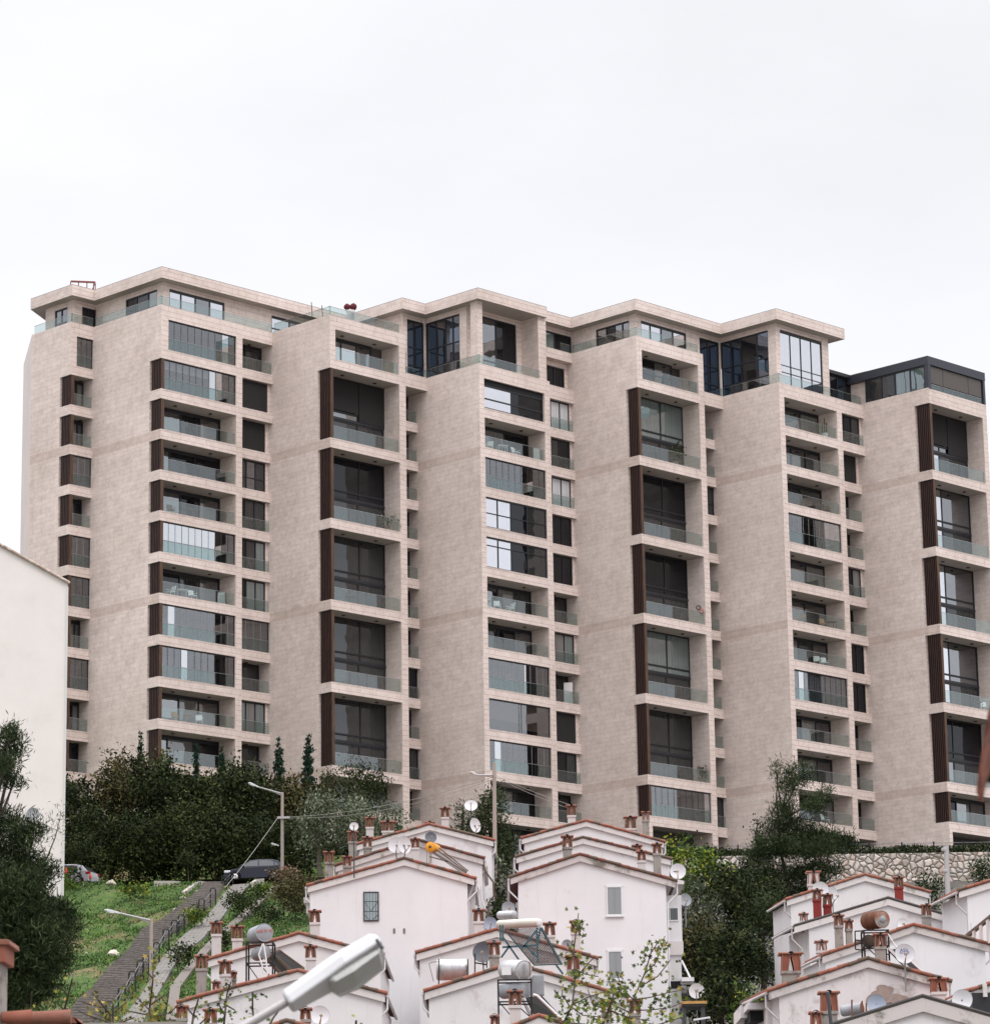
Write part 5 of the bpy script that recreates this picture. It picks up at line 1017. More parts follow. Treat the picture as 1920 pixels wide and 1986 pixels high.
def ex_h2(root, loc, pl, gd, nd):
    Y_ = 151.2
    sidebox(root, loc, 'enclosed_balcony', 'plaster_lilac', 1291, 1321, 1737, 1830, Y_, 4.5)
    a, b_ = at(1290, 1732, Y_ - .1), at(1327, 1726, Y_ - .1); g = MB(loc)
    g.prism([(a.x, Y_ - .15, at(0, 1721, Y_).z), (b_.x, Y_ - .15, at(0, 1731, Y_).z), (b_.x, Y_ - .15, at(0, 1737, Y_).z), (a.x, Y_ - .15, at(0, 1737, Y_).z)], (0, 5, 0)); g.build('balcony_roof', M['fascia_white'], root)
    sidebox(root, loc, 'balcony_ledge', 'fascia_white', 1290, 1325, 1826, 1853, Y_ - .12, 5)
    sidebox(root, loc, 'enclosed_balcony', 'curtain_white', 1292, 1321, 1853, 1904, Y_, 4.5); sidebox(root, loc, 'balcony_opening', 'void_dark', 1294, 1319, 1904, 1918, Y_ - .03, 4); sidebox(root, loc, 'side_wing', 'curtain_white', 1292, 1321, 1918, 2000, Y_, 4.5)
    for x0, x1, y0, y1 in ((1291.5, 1316, 1760, 1787.5),):
        a, b_ = at(x0, y1, Y_ - .02), at(x1, y0, Y_ - .02); g = MB(loc); t_ = .05
        for q in ((a.x, a.x + t_, a.z, b_.z), (b_.x - t_, b_.x, a.z, b_.z), (a.x + t_, b_.x - t_, a.z, a.z + t_), (a.x + t_, b_.x - t_, b_.z - t_, b_.z), ((a.x + b_.x) / 2 - .14, (a.x + b_.x) / 2 - .1, a.z + t_, b_.z - t_)): g.box(q[0], q[1], Y_ - .05, Y_ + .02, q[2], q[3])
        wo = g.build('window', M['pvc_white'], root); g = MB(loc); g.box(a.x + .02, b_.x - .02, Y_ - .025, Y_ - .01, a.z + .02, b_.z - .02); g.build('pane', M['pane_grey'], wo)
    g = MB(loc); g.tube(at(1322, 1864, 150.9), at(1344, 1908, 150.5), .05); g.tube(at(1323, 1909, 150.9), at(1347, 1909, 150.5), .03); g.build('prop', M['pvc_white'], root)
    sidebox(root, loc, 'awning', 'pvc_white', 1322, 1346, 1896, 1904, 150.4, 1.0)
def ex_h5a(root, loc, pl, gd, nd):
    # low eave wing at the left, running back
    Y_ = 121.5; g = MB(loc); P = [at(1489, 1917, 120.2), at(1434, 1943, 126)]; d = P[1] - P[0]
    g.prism([P[0], P[1], P[1] + Vector((0, 0, -.12)), P[0] + Vector((0, 0, -.12))], (.35, .2, .06)); g.build('side_eave', M['tile_mossy'], root)
    sidebox(root, loc, 'side_wing', 'plaster_pink', 1450, 1492, 1945, 1958, 122, 4); sidebox(root, loc, 'side_wing', 'plaster_stained', 1437, 1452, 1950, 1975, 124, 4); sidebox(root, loc, 'side_wing', 'plaster_stained', 1489, 1508, 1943, 2010, 121.0, 5)
    sidebox(root, loc, 'opening', 'void_dark', 1455, 1489, 1958, 1982, 122.6, 3)
    # patch where the plaster has fallen off, and a sooty mark
    for cx, cy, rx, ry, mt in ((1706, 1935, 26, 13, 'bare_patch'), (1742, 1938, 17, 10, 'bare_patch'), (1716, 1922, 16, 11, 'bare_patch')):
        g = MB(loc); n = 22; c = at(cx, cy, 119.985); V = []
        for i in range(n):
            a = i / n * 6.283; k = 1 + .16 * math.sin(a * 3 + cx) + random.uniform(-.1, .1); V.append(c + Vector((math.cos(a) * rx * k, 0, math.sin(a) * ry * k)) / F_PX * 120)
        g.prism([p + Vector((0, -.004 * rx / 10, 0)) for p in V], (0, .012, 0)); g.build('bare_plaster', M[mt], root)
    g = MB(loc); c = at(1560, 1962, 119.98); n = 20; g.prism([c + Vector((math.cos(i / n * 6.283) * 26 * (1 + .15 * math.sin(i * 2.3)), 0, math.sin(i / n * 6.283) * 15 * (1 + .2 * math.sin(i * 1.7)))) / F_PX * 120 for i in range(n)], (0, .012, 0)); g.build('soot_mark', M['soot'], root)
var('bare_patch', (.26, .19, .16), (.36, .28, .25), 3, c3=(.18, .13, .11), strength=.6); var('soot', (.22, .12, .08), (.34, .24, .2), 2.5, c3=(.1, .06, .05))
CW, CG, CRD = 'chimney_white', 'chimney_grey', 'chimney_red'
house('tall white house with one barred window, front of the left upper row', 150, (596.9, 1715.5), (784.3, 1662.7), (920.2, 1701.5), 601, 905.6, windows=((705, 734.7, 1730, 1788, 'barred'), (715, 735, 1893, 1911, 'plain')), extra=ex_h1,
      chims=((627, 650, 1651, 1701, CG, 1.2), (663, 684, 1660, 1694, CG, 1.6)))
house('white house behind the barred-window house, the yellow tank before it', 163, (651, 1677), (808, 1626), (937, 1662.7), 655, 934, base_y=1760, wall='pink', fascia='fascia_worn', tile='tile_old', extra=ex_h1b,
      chims=((673, 695, 1612, 1664, CG, 1.2), (702, 724, 1623, 1650, CG, 1.0), (796, 816, 1626, 1669, CW, -.9)))
house('rearmost white house of the left upper row, its roof against the facade', 176, (692, 1636), (833, 1596.7), (957, 1628.4), 696, 953, base_y=1740, wall='pink', extra=ex_h1c,
      chims=((707, 728, 1585, 1624, CW, 1.2), (737, 768, 1593, 1620, CW, 1.0), (824, 844, 1594, 1618, CG, .9, 'tile_old'), (853, 874, 1566, 1602, CW, 2)))
house('tall white house with two narrow curtained windows and an enclosed balcony', 150, (990, 1699.6), (1124.7, 1654.8), (1309.4, 1706), 1004, 1289.6, fascia='fascia_worn', tile='tile_old', windows=((1176.7, 1206.5, 1719, 1777, 'curtain'), (1179, 1207, 1844, 1901, 'curtain')), extra=ex_h2,
      chims=((1088, 1113, 1620, 1663, CG, 1.2), (1234, 1255, 1650, 1690, CW, 1.2), (1264.5, 1285.6, 1636, 1696, CG, 1.2)))
house('middle white house of the upper row right of the gap', 163, (1001, 1660), (1130, 1621.8), (1300, 1664), 1005, 1297, base_y=1760, wall='pink', tile='tile_old', chims=((1225, 1246, 1639, 1660, CG, .8, 'tile_old'),))
house('rearmost white house right of the gap, directly under the stone facade', 176, (1011.8, 1624), (1136.6, 1589.6), (1287, 1631), 1016, 1283, base_y=1740, wall='pink', chims=((1097.5, 1120, 1561, 1599, CW, 1.2), (1208.6, 1237, 1583, 1618, CW, 1.2), (1244, 1262, 1574, 1624, CG, .8, 'chimney_grey')))
house('white house behind the silver tanks, middle of the bottom row', 138, (807.5, 1846), (963.8, 1800), (1156.4, 1856), 813, 1150, wall='pink',
      chims=((916, 942, 1763, 1809, CW, 1.2), (1053, 1080, 1789, 1831, CW, 1.6), (1105, 1130, 1785, 1843, CW, 1.2)))
house('white house under the evacuated-tube collector, bottom centre', 124, (823.8, 1920), (996, 1865.7), (1214.4, 1930.5), 831, 1208, wall='pink',
      chims=((945, 973, 1826, 1877, CG, 1.2), (1096, 1128, 1851, 1893, CG, 1.2, 'tile_old')))
house('lowest roof at the bottom centre, just its tiled top in view', 108, (940, 2012), (1045, 1967), (1150, 1999), 948, 1140, wall='pink', base_y=2100,
      chims=((983.5, 1015, 1920, 1975, CW, 1), (950, 969, 1970, 1995, CG, 1), (1217, 1246, 1938, 1985, CG, 2), (1164, 1190, 1941, 1990, CG, 2)))
house('white house at the lower left behind the tank stand', 136, (404.5, 1858.3), (580.5, 1807.5), (742, 1850), 410, 737, wall='pink',
      chims=((407, 433, 1787.6, 1856, CW, 1.2), (446.6, 474, 1795, 1846, CW, 1.2), (598, 624, 1765, 1814, CW, 2), (590, 616, 1833.5, 1884, CW, -1.3)))
house('pinkish house at the lower left with the large street lamp in front', 122, (346, 1941.4), (578, 1879.4), (746.7, 1924), 353, 740, wall='pink',
      chims=((377, 405, 1852, 1926, CG, 1.2), (423, 451, 1863, 1915, CW, 1.2), (448, 460, 1886, 1905, CG, 1.4), (411, 428, 1904, 1924, CG, .9)))
house('lowest roof at the lower left, cut by the bottom edge', 106, (486, 2004), (556, 1976), (640, 2001), 492, 634, wall='pink', base_y=2100, chims=((340, 366, 1950, 2010, CG, 2, 'terracotta'), (394, 424, 1956, 2010, CG, 2, 'terracotta'), (580, 606, 1955, 1983, CG, .8)))
TH = R_(6.6)
house('rearmost house of the right row below the rubble wall', 162, (1525.3, 1742.3), (1676.4, 1694), (1800.3, 1728), 1531, 1797, base_y=1860, theta=TH, depth=4.5, wall='pink', chims=((1563, 1593, 1689, 1727, CW, 1.2, 'chimney_white'), (1733, 1755, 1700, 1746, CRD, -1)))
house('house with a dark sheet roof edge in the right row', 148, (1539.6, 1793.6), (1720.6, 1739.5), (1853, 1778), 1566, 1850, base_y=1900, theta=TH, depth=4.5, wall='pink', coping=True, chims=((1575, 1596, 1725, 1782, CRD, 1.2), (1594, 1616, 1734, 1770, CRD, 1.6), (1549, 1568, 1772, 1790, CW, .8, 'chimney_white'), (1786, 1809, 1754, 1798, CG, -1)))
house('white house behind the dish with blue lettering', 134, (1593.7, 1850.6), (1770.4, 1790.8), (1917, 1829), 1598, 1908, theta=TH, depth=4.5, fascia='fascia_worn', chims=((1616.5, 1639, 1774, 1833, CG, 1.2), (1638, 1656, 1785, 1827, CG, 1.2), (1580, 1606, 1825, 1850, CW, .8, 'chimney_white')))
house('weathered house with a bare patch where plaster has fallen off', 120, (1489.7, 1919), (1682, 1856), (1838.8, 1900.5), 1508, 1832, theta=TH, depth=4.5, wall='stain', fascia='fascia_worn', extra=ex_h5a, chims=((1510, 1558, 1846, 1901, CG, 1.2, 'terracotta'), (1694, 1722, 1810, 1864, CG, 1.2), (1801, 1840, 1896, 1935, CW, -1.2, 'terracotta')))
house('lowest gable at the lower right with a mossy concrete coping', 104, (1612, 1984), (1787.5, 1929), (1960, 1978), 1630, 1955, theta=R_(2), wall='pink', fascia='fascia_worn', coping=True, fas=.42, base_y=2100, chims=((1588, 1630, 1921, 1995, CG, 2, 'terracotta'), (1569, 1596, 1962, 2000, CG, 1.4, 'terracotta')))
def ex_h6(root, loc, pl, gd, nd):
    sidebox(root, loc, 'side_wing', 'plaster_pink', 1856, 1873, 1755, 1830, 144, 6)
    g = MB(loc); a, b_ = at(1858, 1727, 142), at(1840, 1746, 150); g.prism([a, b_, b_ + Vector((0, 0, -.1)), a + Vector((0, 0, -.1))], (.5, .1, .12)); g.build('side_eave', M['tile_mossy'], root)
house('white house at the right edge above the grey pole', 142, (1858.8, 1725), (1985, 1686), (2080, 1715), 1873, 2070, theta=TH, depth=4.5, tile='terracotta', extra=ex_h6)
def ex_h7(root, loc, pl, gd, nd):
    sidebox(root, loc, 'dark_opening', 'dark_frame', 1888, 1975, 1925, 1990, 111.7, 2); sidebox(root, loc, 'bracket', 'fascia_white', 1908, 1914, 1908, 1934, 111.5, .2)
house('low house at the right edge with a dark blue-black window opening', 112, (1868, 1922), (1960, 1893), (2060, 1925), 1885, 2050, theta=R_(3), wall='stain', extra=ex_h7, base_y=1990)
# side galleries with brackets seen between the right-hand houses
root = empty('side_gallery', at(1895, 1815, 138)); tag(root, 'tiled side eave on white brackets above the right end of the lettered-dish house', 'eave')
g = MB(root.location); a, b_ = at(1872, 1813, 139), at(1925, 1770, 133); g.prism([a, b_, b_ + Vector((0, 0, -.14)), a + Vector((0, 0, -.14))], (.3, .6, .1)); g.build('eave_tiles', M['tile_mossy'], root)
g = MB(root.location)
for t_ in (.35, .6, .85): p = a.lerp(b_, t_); g = MB(root.location); g.box(p.x - .04, p.x + .04, p.y, p.y + .5, p.z - 1.1, p.z - .15); g.build('bracket', M['fascia_white'], root)
g = MB(root.location); g.box(a.x + .3, b_.x, 139.2, 139.4, a.z - 2, a.z + .5); g.build('back_wall', M['fascia_white'], root)

# ================================================================ satellite dishes
mat('dish_white', (.62, .61, .63), .5); mat('dish_grey', (.30, .31, .34), .5); mat('dish_dark', (.10, .11, .13), .5); mat('dish_blue', (.27, .31, .39), .5); mat('dish_rim', (.2, .2, .21), .5); mat('feed', (.35, .27, .2), .6); mat('paint_navy', (.02, .03, .16), .6); mat('paint_red', (.5, .13, .10), .6); mat('orange_paint', (.72, .30, .02), .4)
def dish(label, px, py, r, Y, col='dish_white', yaw=0, tilt=.2, squash=1, pole=None, feedarm=True, text=None, face=1, group='satellite dishes on the roofs'):
    c = at(px, py, Y); R0 = r / F_PX * Y; root = empty('satellite_dish', c); tag(root, label, 'satellite dish', group)
    n = Vector((math.sin(yaw), -math.cos(yaw), tilt)).normalized() * 1.0
    g = MB(); dp = R0 * .28; prof = [(R0 * t, dp * (t * t - 1)) for t in (.02, .25, .45, .65, .82, .94, 1)]
    g.lathe(prof, (0, 0, 0), n, 28); g.lathe([(R0, 0), (R0 * 1.015, .008), (R0 * 1.02, -.01), (R0 * .99, -.02)], (0, 0, 0), n, 28, 1); g.lathe([(k, t - .012) for k, t in prof], (0, 0, 0), n, 28, 0)
    d_ = g.build('reflector', [M[col], M['dish_rim']], root)
    if feedarm:
        g = MB(); s = n.cross(Vector((0, 0, 1))).normalized(); up = s.cross(n); q = n * R0 * .85 - up * R0 * .25
        g.tube(-up * R0 * .95, q, .018, .015, 6); g.tube(q, q + (n * -.12 + up * .05), .05, .04, 8); g.tube(-up * R0 * .9 + s * .02, -up * R0 * .5 + n * .1, .025, .02, 6); g.build('feed_arm', M['feed'], root)
    g = MB(); pb = (at(*pole, Y) - c) if pole else Vector((0, .05, -R0 - .7)); g.tube(Vector((pb.x, .12, 0)), Vector((pb.x, .12, pb.z - .3)), .03, .03, 8); g.tube(Vector((pb.x, .12, 0)), -n * dp * 1.02, .03, .03, 6); g.build('mast', M['dish_rim'] if not pole else M['gutter_dark'], root)
    return root, n, R0
def lettering(parent, name, body, size, loc, rot, m_, label=None, align='CENTER'):
    cu = bpy.data.curves.new(name, 'FONT'); cu.body = body; cu.size = size; cu.align_x = align; cu.align_y = 'CENTER'; cu.extrude = .003; cu.offset = size * .012
    o = bpy.data.objects.new(name, cu); COL.objects.link(o); dg = bpy.context.evaluated_depsgraph_get(); me = bpy.data.meshes.new_from_object(o.evaluated_get(dg)); bpy.data.objects.remove(o)
    me.materials.clear(); me.materials.append(m_); o = bpy.data.objects.new(name, me); COL.objects.link(o); o.parent = parent; o.location = loc; o.rotation_euler = rot; return o
dish('small round white dish on a tall black mast by the left chimneys', 686.6, 1603.3, 8.7, 149.5, pole=(686.6, 1690))
dish('large grey-lilac dish standing on the front ridge, left of its tilted twin', 768.4, 1640, 16, 150.5, 'dish_white', .1, .1)
dish('tilted dish turned sideways on the front ridge of the left upper row', 784.5, 1639, 17.5, 150.1, 'dish_white', .75, .05)
dish('small dark grey dish in front of the central chimney of the rearmost left house', 835.7, 1624.4, 11.4, 162.5, 'dish_dark', .2, .3)
dish('pale see-through dish on a thin mast above the left row roofs', 913.5, 1562.4, 12.7, 177, 'dish_white', 0, .5, pole=(913.5, 1600))
dish('white dish turned right beside the small pine on the rearmost left roof', 922, 1601, 14.5, 176.5, 'dish_white', .8, .1)
dish('bluish dish with a faint mark in the gap behind the bottom row', 950.5, 1792, 13.5, 141, 'dish_blue', .15, .1)
dish('dark grey dish behind the rusty-topped chimney, bottom centre', 937, 1847, 20.5, 128, 'dish_dark', -.2, .15)
dish('large pale dish at the bottom edge under the street lamp head', 620.7, 1970, 18.5, 112, 'dish_white', .2, .15)
dish('large white dish at the right corner of the house with two curtained windows', 1314.7, 1690.4, 15.5, 152, 'dish_white', -.1, .1, pole=(1300, 1706))
dish('dish half hidden behind the enclosed balcony roof', 1329, 1745.8, 12.5, 158, 'dish_grey', .3, .1)
rt_, n_d, R0 = dish('white dish with a dark green two-letter mark below the enclosed balcony', 1351, 1922.6, 15, 149, 'dish_white', -.15, .1)
lettering(rt_, 'lettering', 'TE', R0 * .55, n_d * .04 + Vector((0, -.02, -.03)), (R_(84), 0, -.15), M['cypress_txt'] if 'cypress_txt' in M else mat('cypress_txt', (.03, .09, .09), .6))
dish('grey dome-like dish behind the smallest silver tank', 986, 1761.6, 13, 141.5, 'dish_grey', .2, .1)
dish('round dish beside the red-based chimney of the right row', 1591.5, 1726.7, 16.5, 151, 'dish_white', .15, .1)
dish('dish turned right behind the red-based chimneys of the right row', 1615, 1736.6, 16.5, 152, 'dish_white', .75, .05)
rt_, n_d, R0 = dish('large white dish with dark blue lettering on the right row', 1754.7, 1850.6, 19, 119.5, 'dish_white', .05, .12)
for s_, z_, sz in (('ASIL', .30, .40), ('555 37 46', .04, .20)):
    lettering(rt_, 'lettering', s_, R0 * sz * 1.25, Vector((-.02, -.06 - (.3 - z_) * -.02, R0 * z_)) + n_d * .02 - Vector((0, R0 * .02, 0)), (R_(83), 0, .05), M['paint_navy'])
dish('blue-grey dish half hidden by the concrete coping', 1700.6, 1947.5, 18, 107, 'dish_blue', .1, .2, feedarm=False)
dish('pale pinkish dish at the lower right in front of the dark window', 1866, 1940, 20, 105.5, 'dish_white', -.35, .1, feedarm=False)
dish('small dish peeping over the ridge behind the lettered-dish house', 1750.5, 1793, 11, 140, 'dish_white', .2, .2)
dish('grey dish on a red pole before the white windowless building', 64, 1579, 12.5, 203, 'dish_grey', .25, .1, pole=(52.5, 1615))
dish('rusty-rimmed dish half hidden by the sapling, bottom centre', 1099.6, 1833, 10, 140.5, 'dish_grey', .1, .1)

# ================================================================ water tanks and solar heaters
def metal_tank(name, c1, c2, rough=.4, met=.6, sc=1.2):
    m = mat(name, c1, rough, met); v = coords(m); f = noise(m, v, sc, 7, .7); setc(m, cramp(m, f, [(.35, c1), (.62, c2)])); bump(m, noise(m, v, 8), .1, .01); return m
metal_tank('tank_steel', (.52, .52, .53), (.42, .42, .43), .35, .5); metal_tank('tank_grey', (.34, .36, .38), (.26, .27, .29), .6, .2); metal_tank('tank_rust', (.085, .026, .012), (.15, .055, .022), .8, 0, 2.2); metal_tank('tank_cream', (.62, .58, .52), (.55, .5, .44), .35, .2); metal_tank('tank_end_rust', (.30, .32, .31), (.24, .08, .035), .8, 0, 2.8)
mat('frame_teal', (.035, .085, .10), .5, .2); mat('collector_black', (.014, .012, .011), .7, 0, .12); mat('tube_dark', (.055, .03, .025), .25)
def tank(name, label, p0, p1, r, m_body, m_end=None, hoops_=2, group='water tanks on the roofs'):
    p0, p1 = Vector(p0), Vector(p1); root = empty(name, (p0 + p1) / 2); tag(root, label, 'water tank', group); a, b_ = p0 - root.location, p1 - root.location; d = (b_ - a).normalized(); L = (b_ - a).length
    g = MB(); g.lathe([(r * .0 + .01, -.04), (r * .9, -.03), (r, .03), (r, L - .03), (r * .96, L)], a, d, 28); 
    for i in range(hoops_): t = L * (i + 1) / (hoops_ + 1); g.lathe([(r, t - .03), (r + .012, t - .02), (r + .012, t + .02), (r, t + .03)], a, d, 28)
    g.build('drum', M[m_body], root)
    g = MB(); g.lathe([(.001, .05), (r * .5, .045), (r * .85, .02), (r * .96, .001), (r * .985, .012), (r * 1.005, .0)], b_, d, 28); e = g.build('end_cap', M[m_end or m_body], root)
    return root
def stand(label, x0, x1, y0, y1, z0, z1, m_='iron', levels=(0.0,), group='black tank stands', braces=True, bury=.6):
    root = empty('tank_stand', ((x0 + x1) / 2, (y0 + y1) / 2, z0)); tag(root, label, 'stand', group); o = root.location
    for X_ in (x0, x1):
        for Y_ in (y0, y1): g = MB(o); g.box(X_ - .03, X_ + .03, Y_ - .03, Y_ + .03, z0 - bury, z1); g.build('leg', M[m_], root)
    for k in (1.0,) + tuple(levels):
        z = z0 + (z1 - z0) * k; g = MB(o)
        for Y_ in (y0, y1): g.box(x0, x1, Y_ - .025, Y_ + .025, z - .05, z - .0)
        for X_ in (x0, x1): g.box(X_ - .025, X_ + .025, y0, y1, z - .051, z - .001)
        g.build('rail', M[m_], root)
    if braces: g = MB(o); zl = z0 + (z1 - z0) * (min(levels) if levels else 1); g.bar((x0, y0, zl), (x0 + (x1 - x0) * .45, y0, z0), .035); g.bar((x1, y0, z0), (x0 + (x1 - x0) * .45, y0 + .4, zl), .03); g.build('brace', M[m_], root)
    return root
k_ = lambda x, y, Y: at(x, y, Y)
# lower left: grey tank with red numbers over a second tank, and black collector panels
Y_ = 123.6; r = 17.8 / F_PX * Y_; e1 = k_(513, 1809.5, Y_ - .35); st_ = e1 + Vector((-.42, 1.0, -.02))
tk1 = tank('water_tank', 'grey round tank with faded red numbers on its end, on a tall black stand', st_, e1, r, 'tank_grey', 'tank_grey', 0)
dd = (e1 - st_).normalized(); yaw = math.atan2(dd.x, -dd.y)
lettering(tk1, 'lettering', '445 01 45', .155, (e1 - tk1.location) + dd * .065 + Vector((0, 0, .06)), (R_(90), R_(-6), yaw), M['paint_red'])
lettering(tk1, 'lettering', '1 ton', .12, Vector((-r * .86, -.02, r * .5)), (R_(62), 0, R_(-66)), M['paint_red'])
e2 = k_(513, 1847, Y_ - .3); tank('water_tank', 'smaller grey tank hanging under the tank with red numbers', e2 + Vector((-.35, .9, 0)), e2, 13 / F_PX * Y_, 'tank_grey', None, 0)
a, b_ = k_(478, 1898, Y_), k_(530, 1862, Y_); stand('tall black stand carrying the two grey tanks, lower left', k_(479, 1860, Y_).x, k_(530, 1860, Y_).x, Y_ - .3, Y_ + .9, k_(478, 1902, Y_).z, k_(478, 1829, Y_).z, levels=(.45,))
g = MB(e2); g.path([k_(510, 1831, Y_ - .6), k_(502, 1853, Y_ - .6), k_(508, 1872, Y_ - .6), k_(511, 1890, Y_ - .6)], .03, 7); g.path([k_(511, 1831, Y_ - .6), k_(516, 1860, Y_ - .6), k_(519, 1890, Y_ - .6)], .03, 7); tag(g.build('water_pipes', M['pvc_white'], loc=e2), 'two white pipes running down from the tank with red numbers', 'pipe')
def collector(label, P, mats, n=0, group='black solar collectors'):
    """P: four corners (top-left, top-right, bottom-right, bottom-left)"""
    P = [Vector(p) for p in P]; c = sum(P, Vector()) / 4; root = empty('solar_collector', c); tag(root, label, 'solar collector', group); nrm = (P[1] - P[0]).cross(P[3] - P[0]).normalized(); nrm = nrm if nrm.y < 0 else -nrm
    g = MB(c); g.prism(P, -nrm * .08); g.build('panel', M[mats[0]], root); g = MB(c)
    for i in range(4): g.bar(P[i] + nrm * .01, P[(i + 1) % 4] + nrm * .01, .07, .10)
    g.build('frame', M[mats[1]], root); return root
collector('brown-black collector panel beside the tank with red numbers, upper one', [k_(527, 1850, 124.8), k_(541, 1845, 126.2), k_(589, 1880, 126.0), k_(566, 1885, 124.6)], ('collector_black', 'tile_mossy'))
collector('narrow dark collector panel under the first, lower left', [k_(515, 1858, 124.2), k_(529, 1853, 124.6), k_(561, 1884, 124.5), k_(545, 1890, 124.1)], ('collector_black', 'tile_mossy'))
# yellow tank and collector, upper left row
Y_ = 152.6; e1 = k_(834.4, 1643, Y_); tk2 = tank('water_tank', 'small bright orange-yellow tank on the front ridge of the left upper row', e1 + Vector((.25, 1.4, .05)), e1, 10 / F_PX * Y_, 'orange_paint', 'orange_paint', 0)
g = MB(); g.lathe([(.0, .07), (.06, .065), (.07, .05)], e1 - tk2.location, (-.17, -1, 0), 12); g.build('valve', M['gutter_dark'], tk2)
root = empty('solar_collector', k_(870, 1670, Y_)); tag(root, 'thin brown solar collector frame slanting right from the yellow tank', 'solar collector'); g = MB(root.location)
for a, b_ in (((838, 1652), (905, 1694)), ((846, 1648), (905, 1691)), ((833, 1662), (870, 1672)), ((851, 1645), (908, 1690))): g.bar(k_(*a, Y_ - .1), k_(*b_, Y_ - .1), .05)
g.build('frame', M['tile_mossy'], root); g = MB(root.location); g.prism([k_(840, 1655, Y_), k_(849, 1650, Y_ + .8), k_(906, 1691, Y_ + .8), k_(898, 1695, Y_)], (0, 0, -.03)); g.build('panel', M['tube_dark'], root)
g = MB(root.location)
for x in (828, 833): g.bar(k_(x, 1650, Y_ + .1), k_(x, 1678, Y_ + .1), .05)
g.build('leg', M['feed'], root)
# bottom centre tanks
Y_ = 131; tank('water_tank', 'steel tank seen from its long side, left of the dark grey dish, bottom centre', k_(848, 1882, Y_), k_(907, 1881, Y_), 20.5 / F_PX * Y_, 'tank_steel', None, 3)
g = MB(k_(848, 1900, Y_)); 
for x in (851, 907): g.bar(k_(x, 1861, Y_ - .5), k_(x, 1912, Y_ - .5), .05)
g.path([k_(832, 1870, Y_ - .5), k_(838, 1867, Y_ - .5), k_(851, 1866, Y_ - .5)], .012, 5); g.path([k_(832, 1870, Y_ - .5), k_(841, 1905, Y_ - .5)], .012, 5); tag(g.build('tank_stand', M['iron'], loc=k_(848, 1900, Y_)), 'two black uprights holding the side-on steel tank', 'stand', 'black tank stands')
g = MB(k_(930, 1880, 128)); 
for x, y0, y1 in ((921, 1850, 1888), (944, 1864, 1878)): g.bar(k_(x, y0, 128), k_(x, y1, 128), .05)
g.bar(k_(921, 1868, 128), k_(945, 1872, 128), .05); tag(g.build('dish_bracket', M['iron'], loc=k_(930, 1880, 128)), 'black angle bracket carrying the dark grey dish, bottom centre', 'bracket')
Y_ = 136; tank('water_tank', 'smallest silver tank, perched above the long cream cylinder', k_(969, 1776, Y_ + .3), k_(998, 1775, Y_ - .3), 8.4 / F_PX * Y_, 'tank_steel', None, 1)
Y_ = 134; c0, c1 = k_(968, 1794, Y_ + .7), k_(1046, 1790, Y_ - .7); tb = tank('solar_tank', 'long cream-coloured solar tank above the row of vacuum tubes', c0, c1, 8.8 / F_PX * Y_, 'tank_cream', 'pvc_white', 0, group='vacuum tube water heater')
root = empty('tube_collector', k_(1030, 1840, Y_)); tag(root, 'rack of thin dark vacuum tubes on a teal frame under the cream tank', 'solar collector', 'vacuum tube water heater'); o = root.location
tl, tr_, bl_, br_ = k_(979, 1803, Y_ + .5), k_(1050, 1799, Y_ - .8), k_(1036, 1871, Y_ + .3), k_(1088, 1869, Y_ - 1.0)
for i in range(20):
    f = i / 19; g = MB(o); g.tube(tl.lerp(tr_, f), bl_.lerp(br_, f), .022, .022, 6); g.build('vacuum_tube', M['tube_dark'], root)
g = MB(o)
for a, b_ in ((tl, bl_), (tr_, br_), (bl_, br_)): g.bar(a + Vector((0, -.03, -.04)), b_ + Vector((0, -.03, -.04)), .05)
for a, b_ in (((1041, 1800), (1043, 1868)), ((1048, 1800), (1041, 1842)), ((975, 1818), (1006, 1862)), ((1050, 1800), (1090, 1872)), ((974, 1838), (1041, 1834)), ((988, 1836), (972, 1858)), ((1040, 1806), (1012, 1842)), ((1020, 1836), (1042, 1858)), ((1078, 1872), (1092, 1890)), ((970, 1795), (971, 1826)), ((975, 1795), (975, 1826))):
    g.bar(k_(*a, Y_ - .9), k_(*b_, Y_ - .9), .075)
g.build('frame', M['frame_teal'], root)
Y_ = 114; r = 19.5 / F_PX * Y_; e1 = k_(1016, 1883, Y_ - .4)
tk3 = tank('water_tank', 'big silver tank with pale sheet and rust streak, bottom centre', k_(981, 1882, Y_ + .5), e1, r, 'tank_steel', 'tank_steel', 2)
g = MB(tk3.location); a = k_(973, 1885, Y_ - r - .03); b_ = k_(991, 1885, Y_ - r - .1); g.prism([a + Vector((0, .03, .16)), b_ + Vector((0, .03, .16)), b_ + Vector((0, 0, -.12)), a + Vector((0, 0, -.12))], (0, -.01, 0)); g.build('pale_sheet', M['curtain_white'], tk3)
g = MB(tk3.location); a = k_(1026, 1866, Y_ - .62); g.prism([a, a + Vector((.035, 0, 0)), a + Vector((.03, 0, -.5)), a + Vector((.01, 0, -.5))], (0, .12, 0)); g.build('rust_streak', M['tank_rust'], tk3)
tank('water_tank', 'duller grey tank lying under the big silver tank', k_(976, 1924, Y_ + .5), k_(1020, 1921, Y_ - .4), 14.5 / F_PX * Y_, 'tank_grey', None, 1)
stand('black stand of the big silver tank, front bottom centre', k_(966, 1900, Y_).x, k_(1030, 1900, Y_).x, Y_ - .55, Y_ + .6, k_(966, 1980, Y_).z, k_(966, 1903, Y_).z, levels=(.45,), bury=2)
